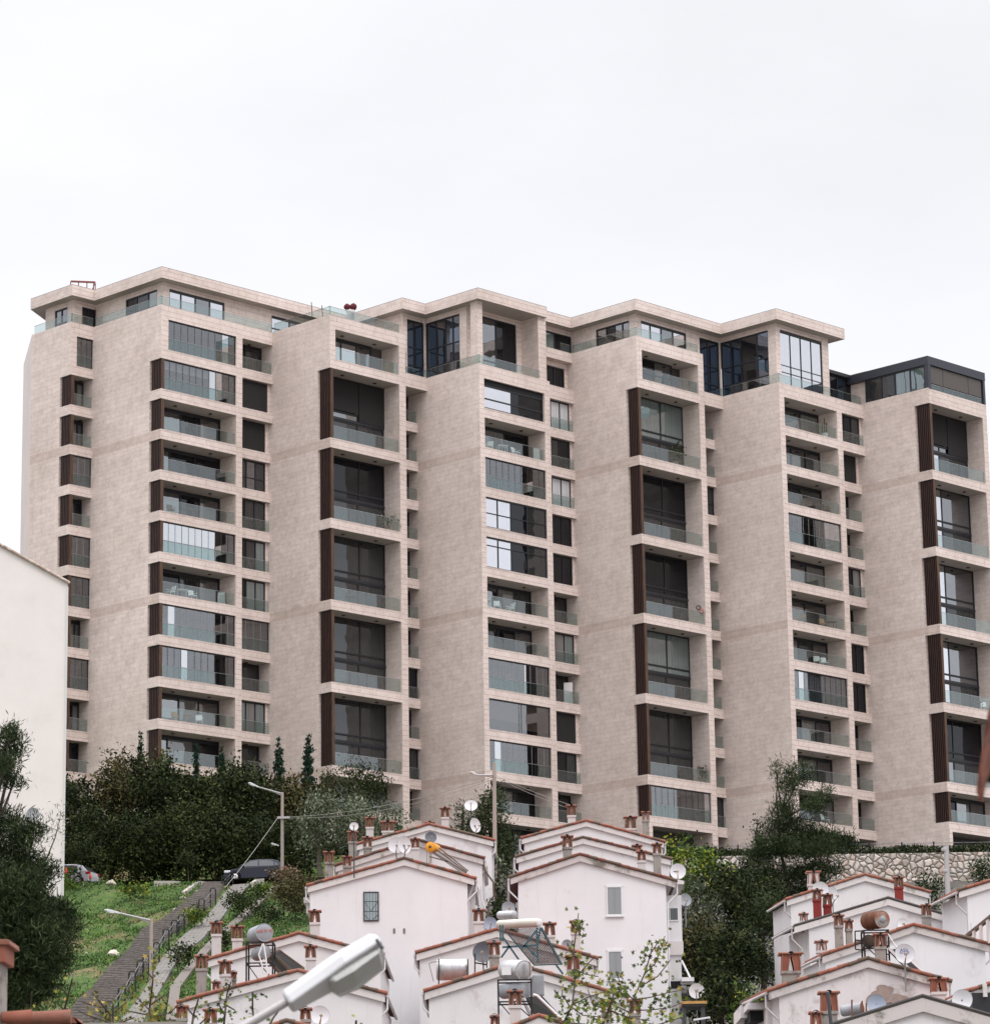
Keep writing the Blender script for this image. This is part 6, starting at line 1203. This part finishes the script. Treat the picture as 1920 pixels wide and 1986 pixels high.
g = MB(); g.box(-.2, .2, -.15, .15, -.35, .35); tag(g.build('float_box', M['tank_grey'], loc=k_(1044, 1912, Y_ + .3), bevel=.02), 'small grey sheet-metal box right of the stacked silver tanks', 'box')
collector('large black collector slanting to the right in front of the bottom roofs', [k_(1012, 1932, 115), k_(1050, 1930, 117), k_(1100, 1985, 117), k_(1040, 1990, 114.6)], ('collector_black', 'pvc_white'))
g = MB(k_(1035, 1932, 113.4)); g.path([k_(1034, 1930, 113.4), k_(1042, 1932, 113.4), k_(1100, 1988, 113.4)], .045, 8); tag(g.build('water_pipes', M['pvc_white'], loc=k_(1035, 1932, 113.4)), 'thick white pipe running down along the large black collector', 'pipe')
# right row: rusty tank
Y_ = 122; e1 = k_(1711, 1784, Y_ - .5); tk4 = tank('water_tank', 'rusty brown tank with a flaking end, on a black stand above the right row', k_(1682, 1787, Y_ + .4), e1, 17 / F_PX * Y_, 'tank_rust', 'tank_end_rust', 2)
g = MB(); d4 = (e1 - tk4.location).normalized(); g.lathe([(.0, .075), (.13, .07), (.14, .05)], e1 - tk4.location, d4, 16); g.build('hatch', M['tank_grey'], tk4)
tank('water_tank', 'small olive-grey tank under the rusty tank', k_(1686, 1826, Y_ + .6), k_(1684, 1826, Y_ - .2), 12.5 / F_PX * Y_, 'tile_mossy', 'tile_mossy', 0)
stand('rusty black stand of the rusty tank', k_(1674, 1830, Y_).x, k_(1721, 1830, Y_).x, Y_ - .4, Y_ + .5, k_(1690, 1856, Y_).z, k_(1690, 1806, Y_).z, levels=(.4,), bury=.2)
root = empty('cable_frame', k_(1665, 1825, Y_)); tag(root, 'open black angle-iron frame left of the rusty tank', 'frame'); g = MB(root.location)
P = [(1658, 1807), (1675, 1806), (1675, 1844), (1659, 1842)]
for i in range(4): g.bar(k_(*P[i], Y_ - .3), k_(*P[(i + 1) % 4], Y_ - .3), .045)
g.bar(k_(1658, 1824, Y_ - .3), k_(1675, 1825, Y_ - .3), .045); g.build('frame', M['iron'], root)
collector('black collector panel behind the dish with blue lettering', [k_(1724, 1841, 121.2), k_(1738, 1838, 122.6), k_(1790, 1884, 122.6), k_(1768, 1886, 121.2)], ('collector_black', 'pvc_white'))
g = MB(k_(1722, 1812, 121)); g.path([k_(1722, 1812, 121), k_(1738, 1838, 121), k_(1785, 1882, 121)], .03, 6); tag(g.build('water_pipes', M['pvc_white'], loc=k_(1722, 1812, 121)), 'thin white pipe from the rusty tank to the collector behind the lettered dish', 'pipe')
Y_ = 110; tank('water_tank', 'small grey tank lying low in front of the weathered house', k_(1634, 1962, Y_), k_(1672, 1956, Y_ - .3), 11 / F_PX * Y_, 'tank_grey', 'tank_rust', 1)
g = MB(k_(1650, 1960, 109)); 
for x, y0, y1 in ((1652, 1940, 1972), (1672, 1942, 1966), (1680, 1946, 1966)): g.bar(k_(x, y0, 109), k_(x, y1, 109), .05)
tag(g.build('iron_posts', M['tile_old'], loc=k_(1650, 1960, 109)), 'three short rusty posts around the small low grey tank', 'posts')
g = MB(k_(1608, 1960, 103)); g.tube(k_(1605, 1925, 102.5), k_(1612, 1990, 102.5), .055); tag(g.build('stove_pipe', M['gutter_dark'], loc=k_(1608, 1960, 103)), 'black stove pipe in front of the wide chimney, lower right', 'pipe')
# pergola under the white two-letter dish
root = empty('pergola', k_(1345, 1965, 146)); tag(root, 'small dark pergola with an ochre wooden front beam below the two-letter dish', 'pergola'); o = root.location
g = MB(o); a, b_ = k_(1322, 1947, 146), k_(1371, 1943, 146); g.box(a.x, b_.x, 146, 148.5, a.z - .02, a.z + .1); g.build('beam', M['ochre_wood'] if 'ochre_wood' in M else var('ochre_wood', (.42, .22, .08), (.5, .3, .1), 3), root)
for x in (1326, 1363): g = MB(o); q = k_(x, 1950, 146.3); g.box(q.x - .09, q.x + .09, 146.2, 146.4, q.z - 3, q.z); g.build('post', M['gutter_dark'], root)
g = MB(o); g.box(a.x, b_.x - .1, 146.1, 148.4, a.z - .12, a.z - .03); g.build('canopy', M['gutter_dark'], root)
g = MB(o); q0, q1 = k_(1345, 1979, 145.5), k_(1377, 1974, 145.5); g.bar(q0, q1, .08); g.build('rail', M['pvc_white'], root)
# ================================================================ foreground: big lamp, chimney, tiles, twigs
Y_ = 20.5; a0, a1 = at(474, 1992, Y_), at(556, 1944, Y_); h1 = at(744, 1836, Y_ + .1)
root = empty('street_lamp', a0 + Vector((-1.6, 0, -7))); tag(root, 'large blurred street lamp close to us at the bottom on a slanting grey arm', 'street lamp')
b0 = root.location; g = MB(b0); g.tube(b0, b0 + Vector((0, 0, 6.0)), .10, .07, 16); g.build('pole', M['lamp_head_grey'], root)
g = MB(b0); g.path([b0 + Vector((0, 0, 5.95)), b0 + Vector((.25, 0, 6.35)), a0 + Vector((-.5, 0, -.24)), a0, a1], .028, 14); g.build('arm', M['arm_metal'], root)
def big_head():
    p = a1; d = (h1 - a1); L = d.length; d.normalize(); s = Vector((0, 1, 0)); s = (s - d * s.dot(d)).normalized(); s = (s * .94 + Vector((0, 0, 1)).cross(d).normalized() * 0).normalized(); u = d.cross(s); u = u if u.z > 0 else -u
    roll = R_(-24); s2 = s * math.cos(roll) + u * math.sin(roll); u2 = -s * math.sin(roll) + u * math.cos(roll)
    def ring(t, w_, lo, hi, k=.78): return [p - b0 + d * L * t + s2 * w_ * L * x + u2 * L * z for x, z in ((-1, lo), (1, lo), (1, (lo + hi) / 2), (k, hi), (-k, hi), (-1, (lo + hi) / 2))]
    def loft(prof, name, m_, par, bev):
        g = MB(); V = []
        for q in prof: V += ring(*q)
        n = len(prof); g.add(V, [(6 * i + j, 6 * i + (j + 1) % 6, 6 * i + 6 + (j + 1) % 6, 6 * i + 6 + j) for i in range(n - 1) for j in range(6)] + [(5, 4, 3, 2, 1, 0), tuple(6 * n - 6 + j for j in range(6))]); return g.build(name, m_, par, bevel=bev)
    h = loft([(0, .085, -.075, .07), (.03, .095, -.085, .085), (.40, .14, -.07, .11), (.60, .175, -.06, .115), (.93, .175, -.045, .11), (.985, .15, -.035, .08)], 'lamp_head', M['lamp_shell'], root, .012)
    loft([(.40, .10, -.085, -.07), (.44, .14, -.15, -.065), (.62, .16, -.165, -.06), (.90, .15, -.125, -.05), (.94, .115, -.075, -.045)], 'lens', M['lamp_lens_clear'], h, .01)
    g = MB(); q = p - b0 + d * L * .95 + u2 * L * -.01; g.tube(q - s2 * L * .17, q + s2 * L * .17, .012, .012, 8); g.tube(q - s2 * L * .17, q - s2 * L * .17 - u2 * L * .1, .012, .012, 8); g.build('clip', M['gutter_dark'], h)
mat('lamp_shell', (.52, .52, .53), .35, .1, .5)
m = mat('lamp_lens_clear', (.52, .52, .50), .12, 0, .8); m.node_tree.nodes['Principled BSDF'].inputs['Transmission Weight'].default_value = .35
big_head()
Y_ = 34; root = empty('foreground_chimney', at(10, 1986, Y_)); tag(root, 'blurred plastered chimney with a terracotta cap at the lower left corner', 'chimney'); o = root.location; s = Y_ / F_PX
g = MB(o); x1 = at(6, 1900, Y_).x; g.box(x1 - .45, x1, Y_ - .2, Y_ + .3, o.z - 2, at(6, 1872, Y_).z); g.build('stack', M['chimney_grey'], root)
g = MB(o); x2 = at(18, 1850, Y_).x; zt, zb_ = at(18, 1838, Y_).z, at(18, 1872, Y_).z; g.box(x1 - .5, x2, Y_ - .27, Y_ + .35, zb_, zt); g.build('cap', M['terracotta'], root, bevel=.01)
g = MB(o); x3 = at(28, 1830, Y_).x; g.prism([(x1 - .5, Y_ - .3, zt), (x3, Y_ - .3, zt - .005), (x3 - .015, Y_ - .3, zt + .05), (x1 - .5, Y_ - .3, zt + .07)], (0, .7, 0)); g.build('cap_tile', M['tile_rim'], root, bevel=.008)
root = empty('foreground_roof', at(70, 1986, Y_)); tag(root, 'blurred orange ridge tiles cut by the bottom edge at the lower left', 'roof'); o = root.location
for i, (xa, xb, y) in enumerate(((4, 62, 1974), (58, 138, 1974))):
    g = MB(o); a, b_ = at(xa, y + 1, Y_ - .1), at(xb, y - 1, Y_ - .1); g.tube(a, b_, .062, .075, 16, 0); g.build('ridge_tile', M['tile_rim'] if i else M['terracotta'], root)
g = MB(o); a, b_ = at(110, 1992, Y_), at(168, 1992, Y_); q = at(150, 1972, Y_); g.prism([a, b_, b_ + Vector((0, 0, -.1)), q + Vector((0, 0, -.02)), q + Vector((-.05, 0, .0))], (0, .4, 0)); g.build('ridge_tile', M['terracotta'], root)
g = MB(o); a, b_ = at(0, 1984, Y_), at(170, 1984, Y_); g.box(a.x - 1, b_.x + 1, Y_, Y_ + 2, a.z - 2.5, a.z - .02); g.build('roof_body', M['chimney_grey'], root)
# drooping dried leaf at the right edge, near and out of focus
Y_ = 14; root = empty('dried_leaf', at(1915, 1450, Y_)); tag(root, 'drooping dried reddish-brown leaf close to us at the right edge', 'leaf'); o = root.location
out_l = [(1925, 1350), (1915, 1385), (1908, 1430), (1901, 1475), (1896, 1510), (1893, 1535), (1899, 1552), (1904, 1556), (1908, 1535), (1914, 1510), (1921, 1490), (1930, 1475)]
P = [at(x, y, Y_ + .03 * math.sin(y * .04)) for x, y in out_l]; g = MB(o); g.prism(P, (.004, .006, 0)); g.build('blade', M['leaf_dead'] if 'leaf_dead' in M else var('leaf_dead', (.10, .04, .028), (.19, .075, .05), 14, c3=(.05, .025, .02)), root)
g = MB(o); g.path([at(1907, 1548, Y_ - .01), at(1916, 1440, Y_ - .01), at(1930, 1360, Y_ - .01)], .003, 6); g.build('midrib', M['tile_old'], root)
g = MB(o); P = [at(x, y, Y_ + .03) for x, y in ((1925, 1475), (1914, 1500), (1912, 1518), (1925, 1520))]; g.prism(P, (.003, .006, 0)); g.build('blade', LEAF['dark'][0], root)
# saplings with lobed leaves in front of the white houses
def maple_leaf(c, size, nrm, sp):
    a = sp; b_ = nrm.cross(a).normalized(); pts = []
    for i, (ang, rr) in enumerate(((-150, .25), (-115, .75), (-80, .4), (-52, .95), (-25, .5), (0, 1.15), (25, .5), (52, .95), (80, .4), (115, .75), (150, .25), (180, .12))):
        t = R_(ang); pts.append(c + (a * math.cos(t) + b_ * math.sin(t)) * rr * size * .5)
    return pts
def sapling(label, group, paths, Y, key, size, dens, mats_key=None, ground_px=None):
    """paths: list of pixel polylines (stem and twigs)"""
    P00 = at(*paths[0][0], Y); root = empty('sapling', (P00.x, Y, gzf(P00.x, Y))); tag(root, label, 'sapling', group); o = root.location
    t = MB(o); t.tube((P00.x, Y, o.z - .3), P00, .05, .03, 7); cr_ = MB(o)
    for k, pth in enumerate(paths):
        Pk = [at(x, y, Y + (random.uniform(-.5, .5) if i else 0)) for i, (x, y) in enumerate(pth)]
        for i in range(len(Pk) - 1):
            r0 = (.022 if k == 0 else .012) * (1 - i / len(Pk)) + .004; t.tube(Pk[i], Pk[i + 1], r0, r0 * .8, 5)
            nl = max(1, int((Pk[i + 1] - Pk[i]).length * dens))
            for j in range(nl):
                c = Pk[i].lerp(Pk[i + 1], random.random()) + Vector((random.gauss(0, .13), random.gauss(0, .2), random.gauss(-.02, .11))); nr = Vector((random.gauss(0, .7), -1, random.gauss(0, .8))).normalized(); sp = Vector((random.gauss(0, 1), random.gauss(0, .5), random.gauss(-.3, 1))).normalized(); sp = (sp - nr * sp.dot(nr)).normalized()
                pts = maple_leaf(c, size * random.uniform(.5, 1.2), nr, sp); cr_.add(pts, [tuple(range(len(pts)))], random.choice((0, 0, 0, 1, 1, 2)))
    t.build('trunk', M['bark'], root); cr_.build('crown', LEAF[key], root)
SG = 'leafy saplings before the white houses'
sapling('tall sapling with brownish green lobed leaves, crossing the lower curtained window', SG, [[(1215, 2000), (1228, 1940), (1250, 1890), (1262, 1850), (1280, 1822)], [(1250, 1890), (1270, 1870), (1282, 1840), (1290, 1825)], [(1262, 1850), (1265, 1832)], [(1228, 1940), (1262, 1935), (1300, 1925), (1330, 1920)], [(1240, 1915), (1275, 1895), (1295, 1870), (1300, 1862)], [(1220, 1960), (1260, 1960), (1300, 1955), (1325, 1945)], [(1228, 1940), (1205, 1915), (1195, 1885)], [(1222, 1965), (1190, 1950), (1160, 1935)], [(1262, 1860), (1245, 1845)]], 72, 'maple', .16, 22)
sapling('sapling with sparse reddish leaves left of the lower curtained window', SG, [[(1085, 2000), (1110, 1950), (1115, 1900), (1112, 1850), (1118, 1800), (1122, 1772)], [(1115, 1900), (1140, 1870), (1155, 1855)], [(1110, 1950), (1140, 1935), (1170, 1925), (1200, 1920)], [(1112, 1850), (1100, 1830)], [(1118, 1800), (1128, 1785)], [(1118, 1810), (1108, 1790)], [(1110, 1960), (1090, 1930), (1092, 1910)], [(1110, 1955), (1130, 1970), (1180, 1975)], [(1112, 1880), (1135, 1890), (1160, 1895)]], 70, 'maple', .155, 21)
sapling('bushy tangle of small leaves at the bottom centre right', SG, [[(1160, 2010), (1180, 1960), (1190, 1930), (1180, 1900)], [(1180, 1960), (1220, 1975), (1260, 1980)], [(1180, 1960), (1150, 1950), (1140, 1920)], [(1190, 1930), (1215, 1915)], [(1160, 1990), (1110, 1985), (1060, 1975)], [(1200, 1990), (1270, 1990), (1320, 1975)]], 68, 'maple', .16, 32)
YG = 'yellowing twigs at the bottom left'
sapling('yellow-leaved shrub rising over the lower street lamp foot, left of centre', YG, [[(300, 2010), (290, 1960), (297, 1900), (294, 1850)], [(290, 1960), (260, 1930), (235, 1915)], [(292, 1950), (320, 1930)], [(290, 1970), (240, 1960), (205, 1950)], [(292, 1975), (330, 1965), (345, 1950)], [(297, 1900), (285, 1885)], [(300, 1990), (250, 1985), (200, 1975), (180, 1965)]], 66, 'yellow', .14, 24)
sapling('yellow twiggy shrub low over the foot of the stairs', YG, [[(220, 2010), (215, 1970), (190, 1940), (180, 1925)], [(215, 1970), (245, 1945), (255, 1925)], [(215, 1985), (170, 1970), (150, 1960)], [(218, 1990), (260, 1975)], [(200, 1955), (160, 1945)]], 64, 'yellow', .13, 18)
sapling('small yellow twigs in front of the grassy slope, lowest left', YG, [[(120, 2000), (125, 1960), (140, 1900), (142, 1890)], [(125, 1960), (110, 1945)], [(130, 1930), (118, 1915)], [(125, 1960), (60, 1965), (50, 1950)], [(60, 1965), (62, 1925)], [(60, 1965), (30, 1970)]], 62, 'yellow', .12, 5)
sapling('upright green-leaved shoot left of the pinkish house gable', 'fresh green shoots at the bottom', [[(432, 2010), (436, 1970), (440, 1930), (448, 1905)], [(436, 1970), (425, 1950)], [(438, 1950), (455, 1960)]], 60, 'bright', .13, 22)
sapling('upright green-leaved shoot standing before the pinkish house gable', 'fresh green shoots at the bottom', [[(492, 1990), (490, 1960), (490, 1925)]], 60, 'bright', .13, 20)
sapling('short green shoot between the yellow shrub and the upright shoots', 'fresh green shoots at the bottom', [[(370, 2010), (375, 1970), (385, 1938)], [(375, 1970), (362, 1955)], [(385, 1990), (400, 1975)]], 60, 'bright', .13, 16)
sapling('tiny green shoot near the large street lamp arm', 'fresh green shoots at the bottom', [[(518, 2000), (530, 1975), (540, 1962)]], 60, 'bright', .13, 14)
sapling('small green shoot under the large lamp head', 'fresh green shoots at the bottom', [[(690, 2000), (691, 1980)]], 60, 'bright', .12, 14)

# ================================================================ rooftop and balcony things of the apartment building
def W(u, v, z): return Vector((u * AX[0] + v * BX[0], u * AX[1] + v * BX[1], z))
root = empty('roof_frame', W(-197.5, 154.6, ZRT)); tag(root, 'low red-brown metal frame on the roof of the leftmost corner', 'frame'); o = root.location; mat('red_steel', (.22, .05, .045), .6)
g = MB(o); a, b_ = at(137, 545, W(-198, 154, 77)[1]), at(185, 547, W(-197, 155.5, 77)[1]); z0 = ZRT
g.bar((a.x, a.y, z0 + .95), (b_.x, b_.y, z0 + .95), .13)
for t_ in (0, .32, .66, .93, 1): p = a.lerp(b_, t_); g.bar((p.x, p.y, z0), (p.x, p.y, z0 + .9), .07)
g.bar((b_.x, b_.y, z0 + .9), (b_.x - .4, b_.y, z0), .06); g.build('frame', M['red_steel'], root)
g = MB(o); p = a.lerp(b_, .5); g.lathe([(.01, 0), (.32, .02), (.34, .3), (.2, .45), (.01, .48)], (p.x, p.y + .5, z0), (0, 0, 1), 14); g.build('drum', M['beige_blind'], root)
# pot with two red balls on the terrace of the second bay
def pot(label, u, v, z, h=.95, balls=True):
    p = W(u, v, z); root = empty('plant_pot', p); tag(root, label, 'plant pot'); g = MB(); g.lathe([(.22, 0), (.27, .02), (.34, h * .85), (.40, h), (.36, h), (.1, h - .05)], (0, 0, 0), (0, 0, 1), 18); g.build('pot', M['curtain_white'], root); return root
rp = pot('white pot with two dark red clipped balls on the parapet corner terrace', -181.8, 168.9, 74.24)
mat('red_foliage', (.10, .012, .02), .8)
for dx, r_ in ((-.27, .25), (.22, .28)):
    g = MB(); g.lathe([(max(.01, math.sin(k / 9 * math.pi)) * r_, -math.cos(k / 9 * math.pi) * r_) for k in range(10)], (dx, 0, 1.28), (0, 0, 1), 16); g.v = [p + Vector((random.uniform(-1, 1), random.uniform(-1, 1), random.uniform(-1, 1))) * .03 for p in g.v]; g.build('clipped_ball', M['red_foliage'], rp)
g = MB(); g.lathe([(.01, 0), (.2, .02), (.3, .35), (.01, .4)], (0, 0, 0), (0, 0, 1), 14); tag(g.build('round_planter', M['rail_metal'], loc=W(-182.3, 167.9, 74.0)), 'small round grey planter left of the pot with red balls', 'planter')
for u, v, h, lab in ((-184.0, 166.9, 2.0, 'taller thin leaning rod on the parapet of the second bay'), (-183.0, 167.1, 1.55, 'shorter thin rod on the parapet of the second bay')):
    p = W(u, v, 74.0); g = MB(); g.tube((0, 0, 0), (-.12, 0, h), .035, .03, 6); tag(g.build('metal_rod', M['iron'], loc=p), lab, 'rod')
p = W(-168.5, 208.6, 75.9); g = MB(); g.tube((0, 0, 0), (-.05, 0, 3.2), .05); tag(g.build('mast', M['red_steel'], loc=p - Vector((0, 0, .5))), 'thin dark mast behind the tall mirror-glazed penthouse', 'mast')
# things on the balconies
mat('white_metal', (.7, .7, .7), .5); mat('rattan', (.12, .08, .06), .8); mat('wood_furniture', (.3, .17, .09), .7); mat('black_plastic', (.02, .02, .022), .5)
def bchair(label, u, v, z, m_='white_metal', rz=0.0):
    root = empty('balcony_chair', W(u, v, z), rz); tag(root, label, 'chair', 'balcony chairs'); mm = M[m_]
    g = MB(); g.box(-.25, .25, -.25, .25, .40, .45); g.build('seat', mm, root); g = MB(); g.prism([(-.25, .22, .45), (.25, .22, .45), (.25, .34, .92), (-.25, .34, .92)], (0, .03, 0)); g.build('backrest', mm, root)
    for x in (-.23, .23):
        for y in (-.22, .22): g = MB(); g.tube((x, y, 0), (x, y, .41), .02, n=6); g.build('leg', mm, root)
    for x in (-.27, .27): g = MB(); g.box(x - .02, x + .02, -.22, .26, .62, .65); g.build('armrest', mm, root)
def btable(label, u, v, z, m_='white_metal', w_=.8):
    root = empty('balcony_table', W(u, v, z), .3); tag(root, label, 'table', 'balcony tables'); mm = M[m_]; g = MB(); g.box(-w_ / 2, w_ / 2, -.35, .35, .70, .74); g.build('tabletop', mm, root)
    for x in (-w_ / 2 + .06, w_ / 2 - .06):
        for y in (-.28, .28): g = MB(); g.tube((x, y, 0), (x, y, .70), .022, n=6); g.build('leg', mm, root)
def bplant(label, u, v, z, key='dark', h=1.3, spread=.45, potm='beige_blind', n=170):
    root = empty('potted_plant', W(u, v, z)); tag(root, label, 'potted plant', 'potted plants on the balconies'); g = MB(); g.lathe([(.16, 0), (.24, .42), (.26, .44), (.2, .44), (.05, .4)], (0, 0, 0), (0, 0, 1), 14); g.build('pot', M[potm], root)
    g = MB(); g.tube((0, 0, .38), (0, 0, h * .7), .03, .02, 6); g.build('trunk', M['bark'], root)
    P = rng.normal(size=(n, 3)) * np.array([spread * .45, spread * .45, (h - .45) * .27]) + np.array([0, 0, (h + .5) / 2]); Vv, Ff = leafset(P, .2, .45, .8); fast_mesh('crown', Vv, Ff, LEAF[key], rng.choice(3, n), root)
rows1 = {k: band(2 - k) for k in range(12)}
for lab, bay, row, v, m_ in (('dark lounge chair at the left end of the fifth storey balcony, left corner tower', 1, 4, 156.6, 'rattan'), ('pale chair on the sixth storey balcony, left corner tower', 1, 5, 159.8, 'white_metal'),
    ('white chair left on the lower open balcony with table, left corner tower', 1, 6, 156.6, 'white_metal'), ('white chair right on the lower open balcony with table, left corner tower', 1, 6, 158.8, 'white_metal'),
    ('pink-beige chair on the second lowest balcony, left corner tower', 1, 9, 157.2, 'wood_furniture'), ('white woven chair on the second lowest balcony, left corner tower', 1, 9, 159.5, 'white_metal'),
    ('white chair behind the glass panels of the ninth storey, left corner tower', 1, 8, 157.8, 'white_metal')):
    bchair(lab, U1 - .8, v, rows1[row], m_, random.uniform(-1, 1))
btable('dark table on the fifth storey balcony, left corner tower', U1 - .8, 158.2, rows1[4], 'rattan', 1.1); btable('white table on the lower open balcony, left corner tower', U1 - .8, 157.7, rows1[6]); btable('small table on the second lowest balcony, left corner tower', U1 - .8, 158.4, rows1[9], 'wood_furniture', .6)
g = MB(); g.box(-.3, .3, -.25, .25, 0, .8); g.box(-.36, .36, -.28, .28, .8, .86); tag(g.build('grill_cart', M['black_plastic'], loc=W(U1 - .6, 161.4, rows1[3])), 'black barbecue cart at the right end of the fourth storey balcony', 'grill')
g = MB(); g.box(-.28, .28, -.2, .2, 0, .75); g.box(-.26, .26, -.21, .21, .76, 1.0); tag(g.build('storage_box', M['curtain_white'], loc=W(U1 - .6, 161.5, rows1[6])), 'white cabinet at the right end of the lower open balcony with table', 'cabinet')
for lab, row, v in (('left white outline chair on the balcony below the mirror-like screens, third tower', 1, 178.6), ('right white outline chair on the balcony below the mirror-like screens, third tower', 1, 181.6), ('left white deckchair on the crowded balcony, third tower', 5, 179.2), ('right white deckchair on the crowded balcony, third tower', 5, 180.6), ('white chair behind the lowest glazed balcony, third tower', 9, 178.6), ('white chair on the lowest open balcony beside the utility pole', 10, 178.8)):
    bchair(lab, U3 - .8, v, band(1 - row), 'white_metal', random.uniform(-1, 1))
btable('white table on the balcony below the mirror-like screens, third tower', U3 - .9, 180.1, band(0)); btable('white table on the crowded balcony, third tower', U3 - .9, 178.0, band(-4))
g = MB(); g.box(-.25, .25, -.2, .2, 0, .95); g.box(-.27, .27, -.22, .22, .95, 1.0); tag(g.build('planter_box', M['curtain_white'], loc=W(U3 - .45, 183.6, band(0))), 'white planter box at the right end below the mirror-like screens, third tower', 'planter')
bplant('leafy plant with dark green crown on the first tall balcony of the fourth tower', U4 - .7, 193.4, band(0), 'dark', 1.75, .8, 'beige_blind', 260)
bplant('green plant at the far corner of the second tall balcony of the second tower', U2 - .6, 172.8, band(-2), 'olive', 1.2, .9)
bplant('small dark plant at the end of the lowest tall balcony of the fourth tower', U4 - .5, 195.2, band(-8), 'dark', 1.3, .5)
bplant('small plant in a pot on the lowest glazed balcony of the fourth tower', U4 - .6, 195.2, band(-9), 'dark', 1.1, .4)
root = empty('cactus_plant', W(U5 - .5, 205.0, band(1))); tag(root, 'column cactus in a white pot on the highest balcony of the fifth tower', 'cactus'); g = MB(); g.lathe([(.16, 0), (.26, .45), (.2, .45)], (0, 0, 0), (0, 0, 1), 14); g.build('pot', M['curtain_white'], root); g = MB()
for x, h_ in ((-.18, 1.1), (0, 1.75), (.14, 1.35), (-.6, 1.2)): g.tube((x, 0, .3), (x * 1.1, 0, h_), .05, .045, 8)
g.build('stems', LEAF['dark'][2], root)
for lab, row, v, m_ in (('dark armchair left on the third balcony of the fifth tower', 2, 203.2, 'rattan'), ('dark armchair right on the third balcony of the fifth tower', 2, 205.2, 'rattan'), ('brown dining chair left on the sixth balcony of the fifth tower', 5, 201.4, 'wood_furniture'), ('brown dining chair right on the sixth balcony of the fifth tower', 5, 204.2, 'wood_furniture'), ('pale chair left on the seventh balcony of the fifth tower', 6, 203.2, 'white_metal'), ('pale chair right on the seventh balcony of the fifth tower', 6, 204.2, 'white_metal'), ('small white chair on the lowest balcony of the fifth tower, beside the big pine', 10, 203.5, 'white_metal')):
    bchair(lab, U5 - .8, v, band(1 - row), m_, random.uniform(-1, 1))
btable('dark table on the third balcony of the fifth tower', U5 - .9, 204.2, band(-1), 'rattan', 1.0); btable('round-shouldered dark table on the sixth balcony of the fifth tower', U5 - .8, 205.2, band(-4), 'rattan', .8)
bchair('white chair at the right end of the fourth tall balcony of the rightmost tower', U6 - .7, 216.2, band(-6), 'white_metal', .4); btable('dark low table on the fourth tall balcony of the rightmost tower', U6 - .8, 215.2, band(-6), 'rattan', .8)
btable('dark table on the fourth tall balcony of the second tower', U2 - .8, 169.2, band(-4), 'rattan', 1.1)
g = MB(); g.box(-.35, .35, -.3, .3, 0, 1.75); tag(g.build('white_cabinet', M['curtain_white'], loc=W(-176.05 - .6, 187.5, band(1 - 7)), bevel=.02), 'tall white cabinet on the narrow side balcony of the third tower', 'cabinet')
for dz, v, lab, c in ((1.5, 194.3, 'grey ring decoration on the wall of the third tall balcony, fourth tower', 'iron'), (1.15, 194.9, 'red ring decoration on the wall of the third tall balcony, fourth tower', 'paint_red')):
    g = MB(); g.lathe([(.14, -.03), (.2, -.03), (.2, .03), (.14, .03), (.14, -.03)], (0, 0, 0), (0, 1, 0), 18); o = g.build('wall_ring', M[c], loc=W(U4 - .62 + (v - 194.3) * .5, 195.55, band(-4) + dz)); tag(o, lab, 'ring')
